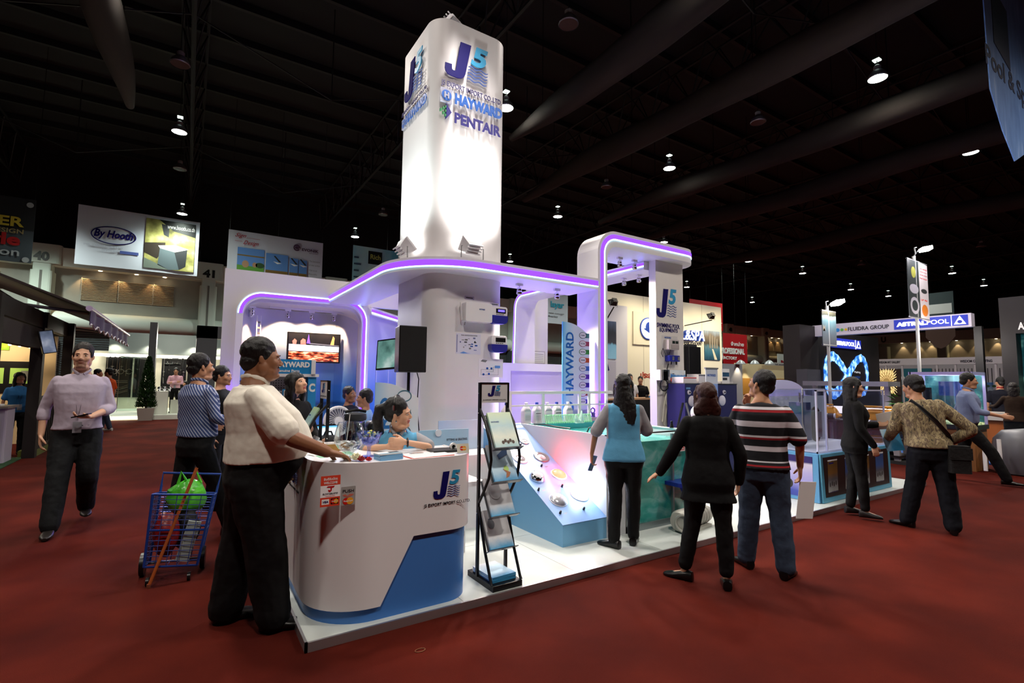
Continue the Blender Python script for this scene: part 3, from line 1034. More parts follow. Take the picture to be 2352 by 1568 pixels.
text('STEEL, STAINLESS STEEL, BUILT IN', (U(.06), U(.36), V_(.33), V_(.36)), Mh, mat('pale_ink', 'a2a7b8', .6), t, .004)
text('DESIGN AND', (U(.2), U(.33), V_(.265), V_(.295)), Mh, mat('pale_ink'), t, .004)
plate('logo_bar', (U(.34), U(.49), V_(.25), V_(.3)), Mh, mat('bar_blue', '4a5a9c', .5), t, .01)
# kitchen photograph printed on the banner, in flat patches
def patch(nm, pts, m, M, parent, lift=.002, d=.004):
 return MB().prism(pts, lift, lift + d, M=M).build(nm, m, parent)
kx, ky = (lambda u: U(.535 + .43 * u)), (lambda v: V_(.06 + .88 * v))
K = lambda P: [(kx(a), ky(b)) for a, b in P]
kp = patch('kitchen_print', K([(0, 0), (1, 0), (1, 1), (0, 1)]), nmat('kitchen_warm', [(.3, '3d3a1c'), (.55, 'a8a45a'), (.75, 'e6e0a0')], 1.2, 3, .7), Mh, t, .002)
patch('kitchen_print', K([(.25, 1), (1, 1), (1, .72), (.55, .8)]), BLACK, Mh, t, .008)
patch('kitchen_print', K([(0, .5), (.4, .55), (.4, .42), (.25, .2), (0, .3)]), mat('print_brown', '2b2014', .7), Mh, t, .008)
patch('kitchen_print', K([(.27, .08), (.3, .45), (.58, .4), (.7, .02), (.5, 0)]), mat('print_steel', '56646a', .6), Mh, t, .01)
patch('kitchen_print', K([(.58, .4), (.85, .45), (.83, .1), (.7, .02)]), mat('print_dark', '23262a', .6), Mh, t, .01)
patch('kitchen_print', K([(.26, .47), (.3, .42), (.6, .37), (.88, .46), (.6, .52)]), mat('print_pale', 'e8ecd0', .6), Mh, t, .014)
patch('kitchen_print', K([(0, 0), (0, .2), (.27, .1), (.5, 0)]), mat('print_floor', '6f7a70', .6), Mh, t, .01)
patch('kitchen_print', K([(.3, .92), (.46, .9), (.46, .66), (.36, .7)]), mat('print_dark'), Mh, t, .012)
text('www.hooth.co.th', (kx(.42), kx(.98), ky(.84), ky(.93)), Mh, PAPER, t, .004, .01, lift=.014)

Y30 = front(30)
t = banner('hanging_banner', 'white hanging banner with red script and blue sky photos', 1.45, 6.25, 6.5, 9.4, 30, BW, .07)
redink = mat('red_ink', 'a3122a', .6)
text('Sign', (1.75, 2.28, 8.98, 9.25), Y30, redink, t, .01, .01, .5, lift=.01)
text('Design', (2.15, 2.9, 8.62, 8.9), Y30, redink, t, .01, .01, .5, lift=.01)
plate('rule', (2.3, 2.95, 9.04, 9.055), Y30, redink, t, .01); plate('rule', (1.75, 2.1, 8.82, 8.835), Y30, redink, t, .01)
ring = MB(); ring.tube([(4.83 + .15 * math.cos(a), 29.99, 8.9 + .15 * math.sin(a)) for a in [2 * PI * k / 30 for k in range(28)]], .035, 6); ring.build('logo_ring', mat('plum_ink', '4a2a4a', .6), t)
text('e', (4.74, 4.93, 8.82, 8.98), Y30, mat('plum_ink'), t, .01, .03)
text('EVONIK', (5.1, 6.0, 8.76, 8.92), Y30, mat('plum_ink'), t, .01, .03, lift=.01)
text('INDUSTRIES', (5.5, 5.98, 8.65, 8.7), Y30, mat('plum_ink'), t, .01, lift=.01)
SKY = gmat('print_sky', 2, -3, 3, [(0, '3f6fc0'), (1, '5a86d0')], .7)
for a, b in ((1.9, 3.2), (3.28, 4.4), (4.48, 4.93), (4.97, 5.4)):
 plate('photo_print', (a, b, 7.2, 8.5 - (a - 1.9) * .09), Y30, mat('print_sky_blue', '5b8bd0', .7), t, .01)
 plate('photo_band', (a, b, 7.15, 7.45) if a > 3 else (a, b, 8.05, 8.12), Y30, mat('print_wood', '7c6230', .7), t, .014)
 if a > 3:
  cx = (a + b) / 2
  patch('glider_print', [(cx - .2, 7.95), (cx + .25, 7.88), (cx + .02, 7.82)], PAPER, Y30, t, .016)
  patch('glider_print', [(cx - .18, 8.25), (cx - .1, 8.27), (cx + .2, 7.95), (cx + .1, 7.93)], DARKG, Y30, t, .018)
patch('photo_grass', [(1.9, 7.2), (3.2, 7.2), (3.2, 7.5), (1.9, 7.55)], mat('print_green', '5c9a3c', .7), Y30, t, .013)
for cx, r in ((2.3, .28), (2.75, .2)):
 patch('photo_face', ell(cx, 7.62, r * .6, r * .7, 14), mat('print_skin', 'b08a6c', .7), Y30, t, .016)
patch('photo_tree', ell(3.0, 7.62, .22, .15, 14), mat('print_darkgreen', '2f4f2a', .7), Y30, t, .016)
for i, s in enumerate(('The innovation', 'of clear surface', 'Visit us at', 'Booth')):
 text(s, (5.52, 6.1 if i < 2 else 5.95, 8.18 - i * .22 - (.08 if i > 1 else 0), 8.28 - i * .22 - (.08 if i > 1 else 0)), Y30, mat('grey_ink', '7b7d86', .6), t, .004, lift=.012)
t = banner('hanging_banner', 'turquoise hanging banner with a black logo box left of the tower', 7.98, 12.2, 6, 9.58, 30, gmat('turquoise_print', 0, -2.1, 2.1, [(0, 'a0e4f0'), (.3, 'c8f2f4'), (.6, '6accdc'), (1, '4ab0c8')], .7, noisy=.3, nscale=2))
plate('logo_box', (8.9, 9.75, 8.55, 9.35), Y30, BLACK, t, .02)
text('Rich', (9.02, 9.65, 8.85, 9.15), Y30, mat('gold_ink', 'b9c060', .5), t, .01, .02, lift=.03)
tealink = mat('teal_ink', '1e7f90', .6)
for i, s in enumerate(('LUXURIOUS', 'HYDRO', 'MASSAGE')):
 text(s, (8.85, 10.6 if i == 0 else (9.9 if i == 1 else 10.2), 7.72 - i * .3, 7.93 - i * .3), Y30, tealink, t, .01, .0, lift=.01)
for i in range(7):
 plate('bubble_print', (8.05, 8.4 + .1 * math.sin(i * 3), 6.4 + i * .4, 6.5 + i * .4), Y30, mat('print_slate', '3a5f74', .6), t, .01)
t = banner('hanging_banner', 'dark hanging banner with yellow and red words at the left edge', -9.6, -6.1, 6.5, 9.38, 30, gmat('dark_print', 2, .8, 2.0, [(0, '4a555e'), (.5, '3a4048'), (.55, '17181b'), (1, '1a1b20')], .7))
text('POWER', (-8.95, -6.42, 8.05, 8.5), Y30, mat('yellow_ink', 'b09a2c', .6), t, .01, .03)
text('of DESIGN', (-7.9, -6.42, 7.75, 7.95), Y30, mat('tan_ink', '8a7a52', .6), t, .01, .02)
text('style', (-8.15, -6.5, 7.05, 7.75), Y30, mat('red_banner_ink', 'a0161a', .6), t, .012, .04)
text('solution', (-8.55, -6.5, 6.75, 7.1), Y30, mat('pale_banner_ink', 'aab2b8', .6), t, .012, .01)
for zz in (9.1, 6.62):
 patch('emblem', ell(-6.28, zz, .12, .12, 16), mat('pale_banner_ink'), Y30, t, .006)
Y25 = front(25)
t = banner('hanging_banner', 'red hanging banner with a big white logo above the cream booth wall', 32.8, 37.05, 5.8, 8.1, 25, RED, .04)
text('Häco', (33.4, 36.5, 7.0, 7.7), Y25, PAPER, t, .02, .05); text('Electrical Products', (33.9, 36.3, 6.6, 6.8), Y25, PAPER, t, .01)
plate('rule', (33.4, 36.9, 6.42, 6.46), Y25, PAPER, t, .01)
t = banner('hanging_banner', 'white hanging banner with cyan lettering seen through the white arch', 21.2, 24.6, 5.9, 9.6, 30, BW, .04)
text('layar', (22.9, 24.2, 7.0, 7.6), Y30, mat('print_cyan2', '2aa6c6', .6), t, .02, .03)
patch('photo_print', ell(21.7, 7.6, .55, .8, 20), BLACK, Y30, t, .01)
text('The new concept', (22.2, 24.2, 6.6, 6.75), Y30, INK, t, .01); text('of display', (22.2, 23.6, 6.35, 6.5), Y30, INK, t, .01)
t = banner('hanging_banner', 'tall red banner with white lettering behind the cream booth', 36.4, 39.75, 2.2, 5.6, 24.6, RED, .03)
Y25 = front(24.6)
text('PROFESSIONAL', (36.0, 39.3, 3.9, 4.4), Y25, PAPER, t, .02, .05); text('FACTORY', (36.2, 38.2, 3.45, 3.7), Y25, PAPER, t, .02, .03)
text('จำหน่าย', (37.4, 39.2, 4.6, 4.95), Y25, PAPER, t, .02, .02)
# big blue pennant near the top right corner
t = thing('pennant_banner', 'large blue pointed banner hanging in the top right corner', 'banner', (15.4, 3, 6.6), 0, None, True)
pts = [(13.95, 7.75), (13.8, 10.4), (17.2, 10.4), (17.2, 7.75), (15.5, 6.55)]
BLUEC = nmat('blue_banner_cloth', [(.3, '5a86cc'), (.6, '6f9ce0'), (.8, 'a8c4f0')], 1.2, 4, .6, (4, 1, 1), bump=.5, bscale=6)
MB().prism([(13.9, 7.8), (13.85, 9), (13.8, 11.4), (17.3, 11.4), (17.2, 7.8), (16.4, 7.05), (15.4, 6.6), (14.6, 7.1)], -.02, .0, M=front(3)).build('cloth', BLUEC, t)
text('Pool & Spa', (13.7, 17.0, 8.15, 8.75), front(3), mat('deep_blue_ink', '18264e', .6), t, .006, .02, name='lettering')
MB().prism([(14.35, 9.0), (15.5, 8.75), (15.5, 10.2), (14.35, 10.4)], 0, .004, M=front(2.995)).build('emblem', mat('deep_blue_ink'), t)
for y, z0, z1, c, l in ((11.7, 6.0, 7.45, 'dark patterned', 0), (11.7, 4.3, 5.95, 'plain brown pointed', 1)):
 t = thing('hanging_banner', c + ' banner far off above the white fascia sign', 'banner', (40, y, z0), 0, None, True)
 MB().box(40, 40.03, y - .75, y + .75, z0 + .3 * l, z1).build('cloth', mat('brown_cloth', '4a2f28', .8) if l else mat('slate_cloth', '3d4a4e', .7), t)
 if l: MB().prism([(-y - .75, z0 + .3), (-y + .75, z0 + .3), (-y + .3, z0 - .3), (-y, z0 - .45), (-y - .3, z0 - .3)], 0, .03, M=leftf(40.03)).build('cloth_tip', mat('brown_cloth'), t)
 for q in (-.6, .6): MB().tube([(40.015, y + q, z1), (40.015, y + q, 16.6)], .012, 5).build('rope', BLACK, t)
 if not l: plate('print', (-y - .65, -y + .65, z0 + .1, z0 + .7), leftf(40), PAPER, t, .01)
# ================================================================ the main booth
# ---- lights in the booth
light('SPOT', (1.75, 6.1, 3.25), 150, 'f2fff8', (2.42, 6.2, 4.4), .12, 105, .9)          # left tower floodlight
light('SPOT', (3.05, 4.95, 3.25), 160, 'fffaf2', (2.98, 5.6, 4.4), .12, 105, .9)        # front tower floodlight
light('SPOT', (2.9, 5.2, 6.5), 420, 'fff6ee', (2.0, 2.6, 0), .15, 110, .8)              # lamp on the tower top
for x, y, z, e in ((5.4, 5.75, 3.36, 110), (5.8, 5.75, 3.36, 110), (6.1, 5.75, 3.36, 110), (6.45, 6.9, 3.2, 160), (6.45, 7.9, 3.2, 160), (3.75, 5.62, 2.7, 200), (4.4, 5.62, 2.7, 200)):
 light('SPOT', (x, y, z), e, 'ffeedd', (x - .1, y - .8, .6), .06, 110, .7)
for x, e in ((1.45, 26), (1.85, 26), (2.25, 26)):
 light('SPOT', (x, 9.62, 2.58), e, 'ffdcae', (x, 9.95, 2.1), .03, 110, .3)
light('SPOT', (.95, 9.5, 2.56), 30, 'ffd09a', (.72, 9.6, 1.2), .03, 90, .5)
light('SPOT', (1.9, 8.4, 2.75), 120, 'f4f4ff', (1.6, 7.2, .8), .1, 120, .8)
light('POINT', (4.7, 5.6, 1.25), 26, '8a4cff', None, .15)                               # violet fill points without fixtures, added to tint the interior
light('POINT', (3.9, 6.4, 1.0), 42, '7a48ff', None, .2)
light('POINT', (4.6, 7.6, 1.2), 48, '8f68ff', None, .2)
light('POINT', (.45, 8.9, 1.0), 16, '8a4cff', None, .12)

# ---- platform
t = thing('booth_platform', 'raised white tiled exhibition platform with metal edge trim', 'platform', (.65, 3.1, 0), 0, None, True)
PF = nmat('floor_tile', [(.35, 'c6cecb'), (.65, 'd0d8d5')], 3, 3, .3)
for i in range(9):
 for j in range(6):
  MB().box(.652 + i, 1.648 + i, 3.112 + j * .994, 4.102 + j * .994, .0, .05).build('tile', PF, t)
TRIM = mat('aluminium_trim', 'b4b2b6', .35, .8)
MB().box(.635, 9.66, 3.095, 3.11, 0, .054).build('edge_trim', TRIM, t)
MB().box(.635, .65, 3.095, 9.08, 0, .054).build('edge_trim', TRIM, t)
ped = t

# ---- J5 mark
def j5(parent, M, x0, z0, w, h, thick=.004, caption=True, capink=INK, name='logo', lift=.001):
 X = lambda a: x0 + a * w
 Z = lambda b: z0 + b * h
 J = [(.342, .956), (.587, .967), (.46, .16), (.43, .08), (.38, .03), (.3, .0), (.14, .0), (.06, .025), (.015, .08), (.0, .15), (.005, .285), (.152, .297), (.155, .19), (.165, .165), (.2, .155), (.23, .165), (.243, .2)]
 MB().prism([(X(a), Z(b)) for a, b in J[::-1]], lift, lift + thick, M=M).build(name + '_letter', NAVY, parent)
 text('5', (X(.585), X(.99), Z(.47), Z(.99)), M, CYAN, parent, thick, .035, .18, name=name + '_figure', lift=lift)
 m = MB()
 for k in range(5):
  zz = .40 - k * .082
  up, lo = [], []
  for i in range(25):
   u = .535 + .46 * i / 24 - k * .008
   s_ = .022 * math.sin(i / 24 * 4 * PI)
   up.append((X(u), Z(zz + s_ + .011))); lo.append((X(u), Z(zz + s_ - .011)))
  m.prism(lo + up[::-1], lift, lift + thick, M=M)
 m.build(name + '_waves', mat('wave_blue', '4a5f9c', .5), parent)
 if caption:
  text('J5 EXPORT IMPORT CO.,LTD.', (X(-.33), X(1.4), Z(-.27), Z(-.13)), M, capink, parent, thick, .004, name=name + '_caption')

# ---- reception counter
ct = thing('reception_counter', 'white curved reception counter with a blue lower inset', 'counter', (1.2, 3.5, .05), 0, None, True)
def counter_path(off):
 x0, x1, y0 = .68 + off, 1.77 - off, 3.15 + off
 P = [(x0, 4.35)]
 rl, rr = .36, .2
 P += [(x0, y0 + rl + .3)]
 for k in range(13):
  a = PI + .5 * PI * k / 12
  P.append((x0 + rl + rl * math.cos(a), y0 + rl + rl * math.sin(a)))
 for k in range(1, 14):
  P.append((x0 + rl + (x1 - rr - x0 - rl) * k / 14, y0))
 for k in range(13):
  a = -.5 * PI + .5 * PI * k / 12
  P.append((x1 - rr + rr * math.cos(a), y0 + rr + rr * math.sin(a)))
 P.append((x1, 3.72))
 return P
XA, XB = 1.083, 1.293
def low_edge(x, y):
 if y > 3.3 and x < 1.2: return .135
 if x <= XA: return .135
 if x <= XB: return .135 + (x - XA) / (XB - XA) * (.53 - .135)
 return .53
def shell(name, off, th, lo, hi, m):
 P = counter_path(off)
 Q = []
 for a, b in zip(P, P[1:]):
  Q.append(a)
  for xs in (XA, XB):
   if abs(a[1] - b[1]) < 1e-6 and a[0] < xs < b[0]: Q.append((xs, a[1]))
 Q.append(P[-1]); P = Q
 N = []
 for i, p in enumerate(P):
  a = P[max(i - 1, 0)]; b = P[min(i + 1, len(P) - 1)]
  d = Vector((b[0] - a[0], b[1] - a[1])).normalized()
  N.append((p[0] - d.y * th, p[1] + d.x * th))
 V, F = [], []
 for p, q in zip(P, N):
  z = lo(p[0], p[1]) if callable(lo) else lo
  V += [(p[0], p[1], z), (p[0], p[1], hi), (q[0], q[1], hi), (q[0], q[1], z)]
 for i in range(len(P) - 1):
  for k in range(4):
   l = (k + 1) % 4
   F.append((i * 4 + k, (i + 1) * 4 + k, (i + 1) * 4 + l, i * 4 + l))
 F += [(0, 1, 2, 3), tuple((len(P) - 1) * 4 + k for k in (3, 2, 1, 0))]
 mb = MB().add(V, F, True)
 mb.sm = [(f[0] % 4 in (0, 2)) for f in mb.f]
 return mb.build(name, m, ct)
shell('front_shell', 0, .018, low_edge, 1.025, WHITE)
shell('blue_inset', .02, .02, .05, 1.0, BOOTHB)
top = counter_path(.018)
top = top + [(1.752, 3.72), (1.15, 3.72), (1.1, 3.78), (1.1, 4.35)]
MB().prism(top, 1.0, 1.022).build('worktop', WHITE, ct)
j5(ct, front(3.149), 1.424, 0.747, .2, .185, .002)
j5(ct, leftf(.679), -3.97, .8, .2, .185, .002, False)
text('J5 EXPORT IMPORT CO.,LTD.', (-4.06, -3.7, .755, .775), leftf(.679), INK, ct, .002)
# payment stickers
Mc = front(3.1495)
sx0, sx1 = 0.697, 0.811
st = plate('payment_sticker', (sx0, sx1, 0.787, 0.967), Mc, mat('sticker_white', 'f2f2f4', .3), ct, .001)
zA, zB = 0.787, 0.967
hh = zB - zA; ww = sx1 - sx0
plate('sticker_band', (sx0, sx1, zB - hh * .31, zB), Mc, REDB, st, .0016); plate('sticker_band', (sx0, sx1, zA, zA + hh * .3), Mc, REDB, st, .0016)
text('ยินดีรับบัตร', (sx0 + ww * .15, sx1 - ww * .15, zB - hh * .15, zB - hh * .06), Mc, PAPER, st, .0005, .02, lift=.002)
text('WELCOME', (sx0 + ww * .15, sx1 - ww * .15, zB - hh * .27, zB - hh * .19), Mc, PAPER, st, .0005, .02, lift=.002)
MB().prism([(sx0 + ww * a, zA + hh * b) for a, b in ((.3, .62), (.36, .66), (.72, .66), (.66, .6), (.58, .6), (.56, .5), (.48, .46), (.4, .48), (.38, .54), (.45, .54), (.5, .52), (.5, .6))], .001, .002, M=Mc).build('bank_mark', RED, st)
text('ธนาคารธนชาต', (sx0 + ww * .12, sx1 - ww * .12, zA + hh * .385, zA + hh * .44), Mc, INK, st, .0005, .01, lift=.002)
text('Thanachart Bank', (sx0 + ww * .25, sx1 - ww * .25, zA + hh * .33, zA + hh * .36), Mc, REDB, st, .0005, lift=.002)
plate('card_patch', (sx0 + ww * .08, sx0 + ww * .45, zA + hh * .07, zA + hh * .24), Mc, PAPER, st, .002)
text('VISA', (sx0 + ww * .13, sx0 + ww * .41, zA + hh * .12, zA + hh * .19), Mc, NAVY, st, .0005, .03, .2, lift=.003)
plate('card_patch', (sx0 + ww * .54, sx0 + ww * .93, zA + hh * .06, zA + hh * .25), Mc, BLACK, st, .002)
ORA = mat('card_orange', 'e8a02a', .4); CRED = mat('card_red', 'cc2018', .4)
def twocircles(cx, cz, r, M, par, lift):
 MB().prism(ell(cx - r * .55, cz, r, r, 20), lift, lift + .0005, M=M).build('card_circle', CRED, par)
 MB().prism(ell(cx + r * .55, cz, r, r, 20), lift, lift + .0008, M=M).build('card_circle', ORA, par)
 text('MasterCard', (cx - r * 1.3, cx + r * 1.3, cz - r * .2, cz + r * .25), M, PAPER, par, .0004, .02, lift=lift + .001)
twocircles(sx0 + ww * .735, zA + hh * .155, ww * .12, Mc, st, .003)
px0, px1, pz0, pz1 = 0.817, 0.904, 0.782, 0.892
st2 = plate('payment_sticker', (px0, px1, pz0, pz1), Mc, mat('sticker_grey', '9d9a98', .35), ct, .001, .004)
text('PUSH', (px0 + .01, px1 - .01, pz1 - .035, pz1 - .017), Mc, INK, st2, .0005, .01, lift=.002)
MB().prism([(px0 + (px1 - px0) * a, pz0 + (pz1 - pz0) * b) for a, b in ((.1, .55), (.3, .6), (.45, .5), (.6, .6), (.9, .56), (.75, .48), (.5, .42), (.25, .48))], .001, .002, M=Mc).build('map_mark', mat('pale_red', 'c86a5a', .5), st2)
twocircles((px0 + px1) / 2, pz0 + (pz1 - pz0) * .22, (px1 - px0) * .24, Mc, st2, .002)

# ---- things on the counter
ZC = 1.022
def onc(x, y): return (x, y, ZC)
t = thing('fish_bowl', 'large stemmed clear glass bowl of coupons on the counter', 'bowl', onc(.93, 3.42))
MB().lathe([(0, 0), (.05, .002), (.052, .008), (.03, .014), (.024, .03), (.04, .045), (.07, .065), (.094, .1), (.1, .135), (.092, .18), (.075, .235), (.072, .235), (.089, .18), (.097, .135), (.091, .1), (.067, .069), (.03, .05), (0, .048)], n=36).build('glass', GLASS, t)
m = MB(); rnd = random.Random(4)
for k in range(22):
 a, r = rnd.random() * 6.3, rnd.random() * .065
 M = Matrix.Translation((r * math.cos(a), r * math.sin(a), .075 + rnd.random() * .035)) @ Euler((rnd.random() - .5, rnd.random() - .5, rnd.random() * 3)).to_matrix().to_4x4()
 m.box(-.025, .025, -.014, .014, -.0006, .0006, M)
m.build('coupons', PAPER, t)['kind'] = 'stuff'
MB().tube([(-.02, 0, .1), (-.005, -.01, .29)], .003, 6).build('stick', PAPER, t)
t = thing('candy_goblet', 'blue-stemmed glass goblet heaped with wrapped sweets', 'goblet', onc(1.06, 3.41))
BGL = clear('blue_glass', 'dfe4ff', .6, .05, gloss='c0c8ff')
MB().lathe([(0, 0), (.045, .003), (.046, .008), (.015, .014), (.011, .04), (.014, .07), (.02, .075), (.055, .09), (.075, .13), (.086, .165), (.083, .165), (.072, .13), (.052, .094), (0, .08)], n=28).build('glass', BGL, t)
m = MB()
CAND = [mat('sweet_%s' % n, c, .3) for n, c in (('yellow', 'd8cf6a'), ('blue', '3a5aa8'), ('white', 'e4e4e8'), ('green', '4f8a6a'), ('violet', '4a4a8a'))]
for k in range(46):
 a, r = rnd.random() * 6.3, rnd.random() ** .5 * .06
 m.cur = k % 5
 M = Matrix.Translation((r * math.cos(a), r * math.sin(a), .105 + rnd.random() * .06 - r * .3 + .01)) @ Euler((rnd.random() * 3, rnd.random() * 3, 0)).to_matrix().to_4x4()
 m.ball((0, 0, 0), (.014, .009, .008), M, 7, 5)
m.build('sweets', CAND, t)['kind'] = 'stuff'
def rose(x, y, c, label, r=.024, cat='flower'):
 t = thing('rose', label, cat, onc(x, y))
 for k in range(11):
  a = k * 2.4; rr = r * (.25 + .07 * k)
  M = Matrix.Rotation(a, 4, 'Z') @ Matrix.Translation((rr * .7, 0, r * (1.05 - .05 * k))) @ Matrix.Rotation(.25 + .07 * k, 4, 'Y')
  MB().ball((0, 0, 0), (r * .16, r * (.45 + .03 * k), r * .6), M, 9, 6).build('petal', c, t)
ROSER = mat('rose_red', '8e0d16', .6); ROSEW = mat('rose_cream', 'd8d6b4', .6)
rose(.957, 3.235, ROSER, 'dark red rose on the counter, left of the two red ones', .024)
rose(1.0, 3.215, mat('rose_bright', 'b0141c', .6), 'brighter red rose on the counter, lying right of the dark one', .02)
rose(.975, 3.262, mat('rose_mid', '8a1018', .6), 'small red rosebud behind the two red roses on the counter', .016)
rose(.935, 3.27, ROSEW, 'cream white flower beside the red roses on the counter', .034)
def leaflet_stack(x, y, n, lab, w=.15, d=.1, col=LBLUE, rz=0, cat='brochures'):
 t = thing('leaflet_stack', lab, cat, onc(x, y), rz)
 for k in range(n):
  dx, dy, a = rnd.uniform(-.003, .003), rnd.uniform(-.003, .003), rnd.uniform(-.03, .03)
  MB().box(-w / 2, w / 2, -d / 2, d / 2, k * .0062, k * .0062 + .0055, Matrix.Translation((dx, dy, 0)) @ Matrix.Rotation(a, 4, 'Z')).build('leaflet', col if k < n - 1 else PAPER, t)
 z = n * .0062
 MB().prism([(-w / 2 + .004, -d / 2 + .004), (w / 2 - .004, -d / 2 + .004), (w / 2 - .004, -d * .1), (-w / 2 + .004, -d * .2)], z, z + .0008).build('print', mat('print_teal', '8fb4c8', .4), t)
 MB().prism([(w * .02, -d * .15), (w / 2 - .006, -d * .05), (w / 2 - .006, d * .35), (w * .05, d * .3)], z, z + .0009).build('print', mat('print_dark'), t)
leaflet_stack(1.14, 3.245, 7, 'neat stack of blue and white leaflets on the counter', .16, .1, LBLUE, .12)
t = thing('clipboard', 'clipboard holding a white form with a red border on the counter', 'clipboard', onc(1.44, 3.26), .1)
MB().box(-.17, .15, -.085, .1, 0, .004).build('board', mat('board_red', 'c8442c', .5), t)
MB().box(-.162, .155, -.078, .095, .004, .006).build('paper_sheet', PAPER, t)
MB().box(-.1, .0, .085, .11, .004, .012).build('clip', CHROME, t)
for k in range(5):
 MB().box(-.14, .12, -.06 + k * .03, -.0592 + k * .03, .006, .0064).build('form_line', GREY, t)
t = thing('folder', 'black folder lying at the back right of the counter', 'folder', onc(1.60, 3.4), -.05)
MB().rbox(-.09, .12, -.07, .09, 0, .016, .006).build('cover', BLACK, t); MB().box(-.085, .112, -.066, .086, .004, .012).build('pages', PAPER, t)
t = thing('card_sign', 'small stand-up payment card sign at the right counter end', 'sign', onc(1.69, 3.235), -.1)
MB().box(-.05, .05, -.03, .03, 0, .006).build('foot', ACRYL, t)
Mt = Matrix.Rotation(-.25, 4, 'X')
MB().box(-.045, .045, -.002, .002, .004, .07, Mt).build('card', mat('card_cream', 'd9d6c4', .4), t)
Ms = Mt @ frame((0, -.0022, 0), (1, 0, 0), (0, 0, 1))
twocircles(0, .037, .016, Ms, t, .0005)
t = thing('tape_roll', 'roll of white tape standing behind the black folder', 'tape', onc(1.70, 3.42))
Mr = Matrix.Translation((0, 0, .028)) @ Matrix.Rotation(PI / 2, 4, 'X')
MB().lathe([(.015, -.01), (.028, -.01), (.028, .01), (.015, .01), (.015, -.01)], Mr, 24).build('roll', PAPER, t)
for i, (x, y) in enumerate(((.82, 3.9), (.9, 3.78), (.99, 3.83))):
 t = thing('carton', ['small brown carton of name cards, left of three on the counter', 'small brown carton of name cards, nearest of three behind the glass bowl', 'small brown carton of name cards, right of three behind the glass bowl'][i], 'box', onc(x, y), .2, 'small cartons on the counter')
 MB().box(-.045, .045, -.035, .035, 0, .003).build('base', mat('cardboard', 'a4773f', .8), t)
 for a, b, c, d in ((-.045, .045, -.035, -.033), (-.045, .045, .033, .035), (-.045, -.043, -.035, .035), (.043, .045, -.035, .035)):
  MB().box(a, b, c, d, 0, .055).build('side', mat('cardboard'), t)
 for k in range(4):
  MB().box(-.038, .038, -.028 + k * .014, -.022 + k * .014, .005, .06 + .006 * (k % 2)).build('card', PAPER, t)
t = thing('green_mat', 'pale green sheet lying on the left of the counter', 'paper', onc(.86, 3.6), .1)
MB().box(-.1, .16, -.08, .1, 0, .002).build('sheet', mat('mint_paper', '86c8a0', .6), t)
for k, (x, y, a) in enumerate(((.79, 3.66, .4), (.9, 3.52, -.2), (1.2, 3.5, .2))):
 t = tag(MB().box(-.06, .06, -.04, .04, 0, .0015, Matrix.Rotation(a, 4, 'Z')).build('paper_slip', PAPER), ['white paper slip on the left edge of the green sheet', 'white paper slip in front of the green sheet near the glass bowl', 'white paper slip between goblet and leaflet stack'][k], 'paper', 'paper slips on the counter')
 t.location = (x, y, ZC + .002 + .0005 * k)
t = tag(MB().rbox(-.04, .04, -.012, .012, 0, .01, .005).build('pen_case', NAVY), 'dark blue pen lying beside the glass bowl', 'pen'); t.location = (1.0, 3.34, ZC)

# ---- brochure racks: header, slanted trays of brochures, bowed arms, heavy foot
COVERS = []
for nm, c1, c2, c3 in (('green', 'b9d6a0', 'dfe8d8', '9cc8d0'), ('splash', 'e4e8ec', 'b4d4e8', '3f9ad0'), ('grey', 'd4d4d8', 'c8ccd2', '4aa4d4'), ('silver', 'c4c4ca', 'd6dade', '4aa0d0')):
 COVERS.append(gmat('cover_' + nm, 1, 0, .29, [(0, c3), (.28, c2), (.6, c2 if nm != 'green' else c3), (1, c1)], .3, noisy=.25, nscale=14))
def brochure(parent, M, k, w=.205, h=.285, n=3):
 for i in range(n):
  b = MB().box(-w / 2, w / 2, 0, h, -.004 * (n - i), -.004 * (n - i) + .0032).build('brochure', COVERS[k % 4], parent)
  b.matrix_local = M @ Matrix.Translation((.002 * i, .003 * i, 0))
 pic = MB()
 if k % 4 == 1:
  pic.prism(ell(.02, .09, .022, .024, 16), 0, .0006); pm = mat('cover_lime', 'a8d060', .4)
  q = MB().prism([(0, .02), (.015, .06), (-.01, .09), (.05, .06), (.03, .03)], 0, .0008).build('cover_figure', mat('cover_skin', 'a4643c', .5), b)
  q2 = MB().prism([(-.02, .17), (.06, .2), (.07, .25), (.03, .24), (-.03, .2)], 0, .0007).build('cover_machine', mat('cover_steelblue', '4a6a9a', .5), b)
 elif k % 4 == 2:
  pic.prism(ell(-.03, .18, .05, .06, 20), 0, .0006); pic.prism(ell(-.03, .18, .03, .04, 18), 0, .0009); pm = mat('cover_grey', '9aa0a8', .4)
 elif k % 4 == 3:
  pic.prism(ell(-.05, .18, .03, .035, 18), 0, .0006); pm = mat('cover_darkgrey', '7a8088', .4)
 else:
  for q in range(5): pic.prism(ell(-.03 + q * .022, .04 + .012 * (q % 2), .012, .014, 10), 0, .0006)
  pm = mat('cover_brown', '4a3428', .5)
 pic.build('cover_picture', pm, b)
 if k % 4 == 0: text('HAYWARD', (-.09, -.02, .2, .212), Matrix.Identity(4), HBLUE, b, .0004, .02, lift=.0004)
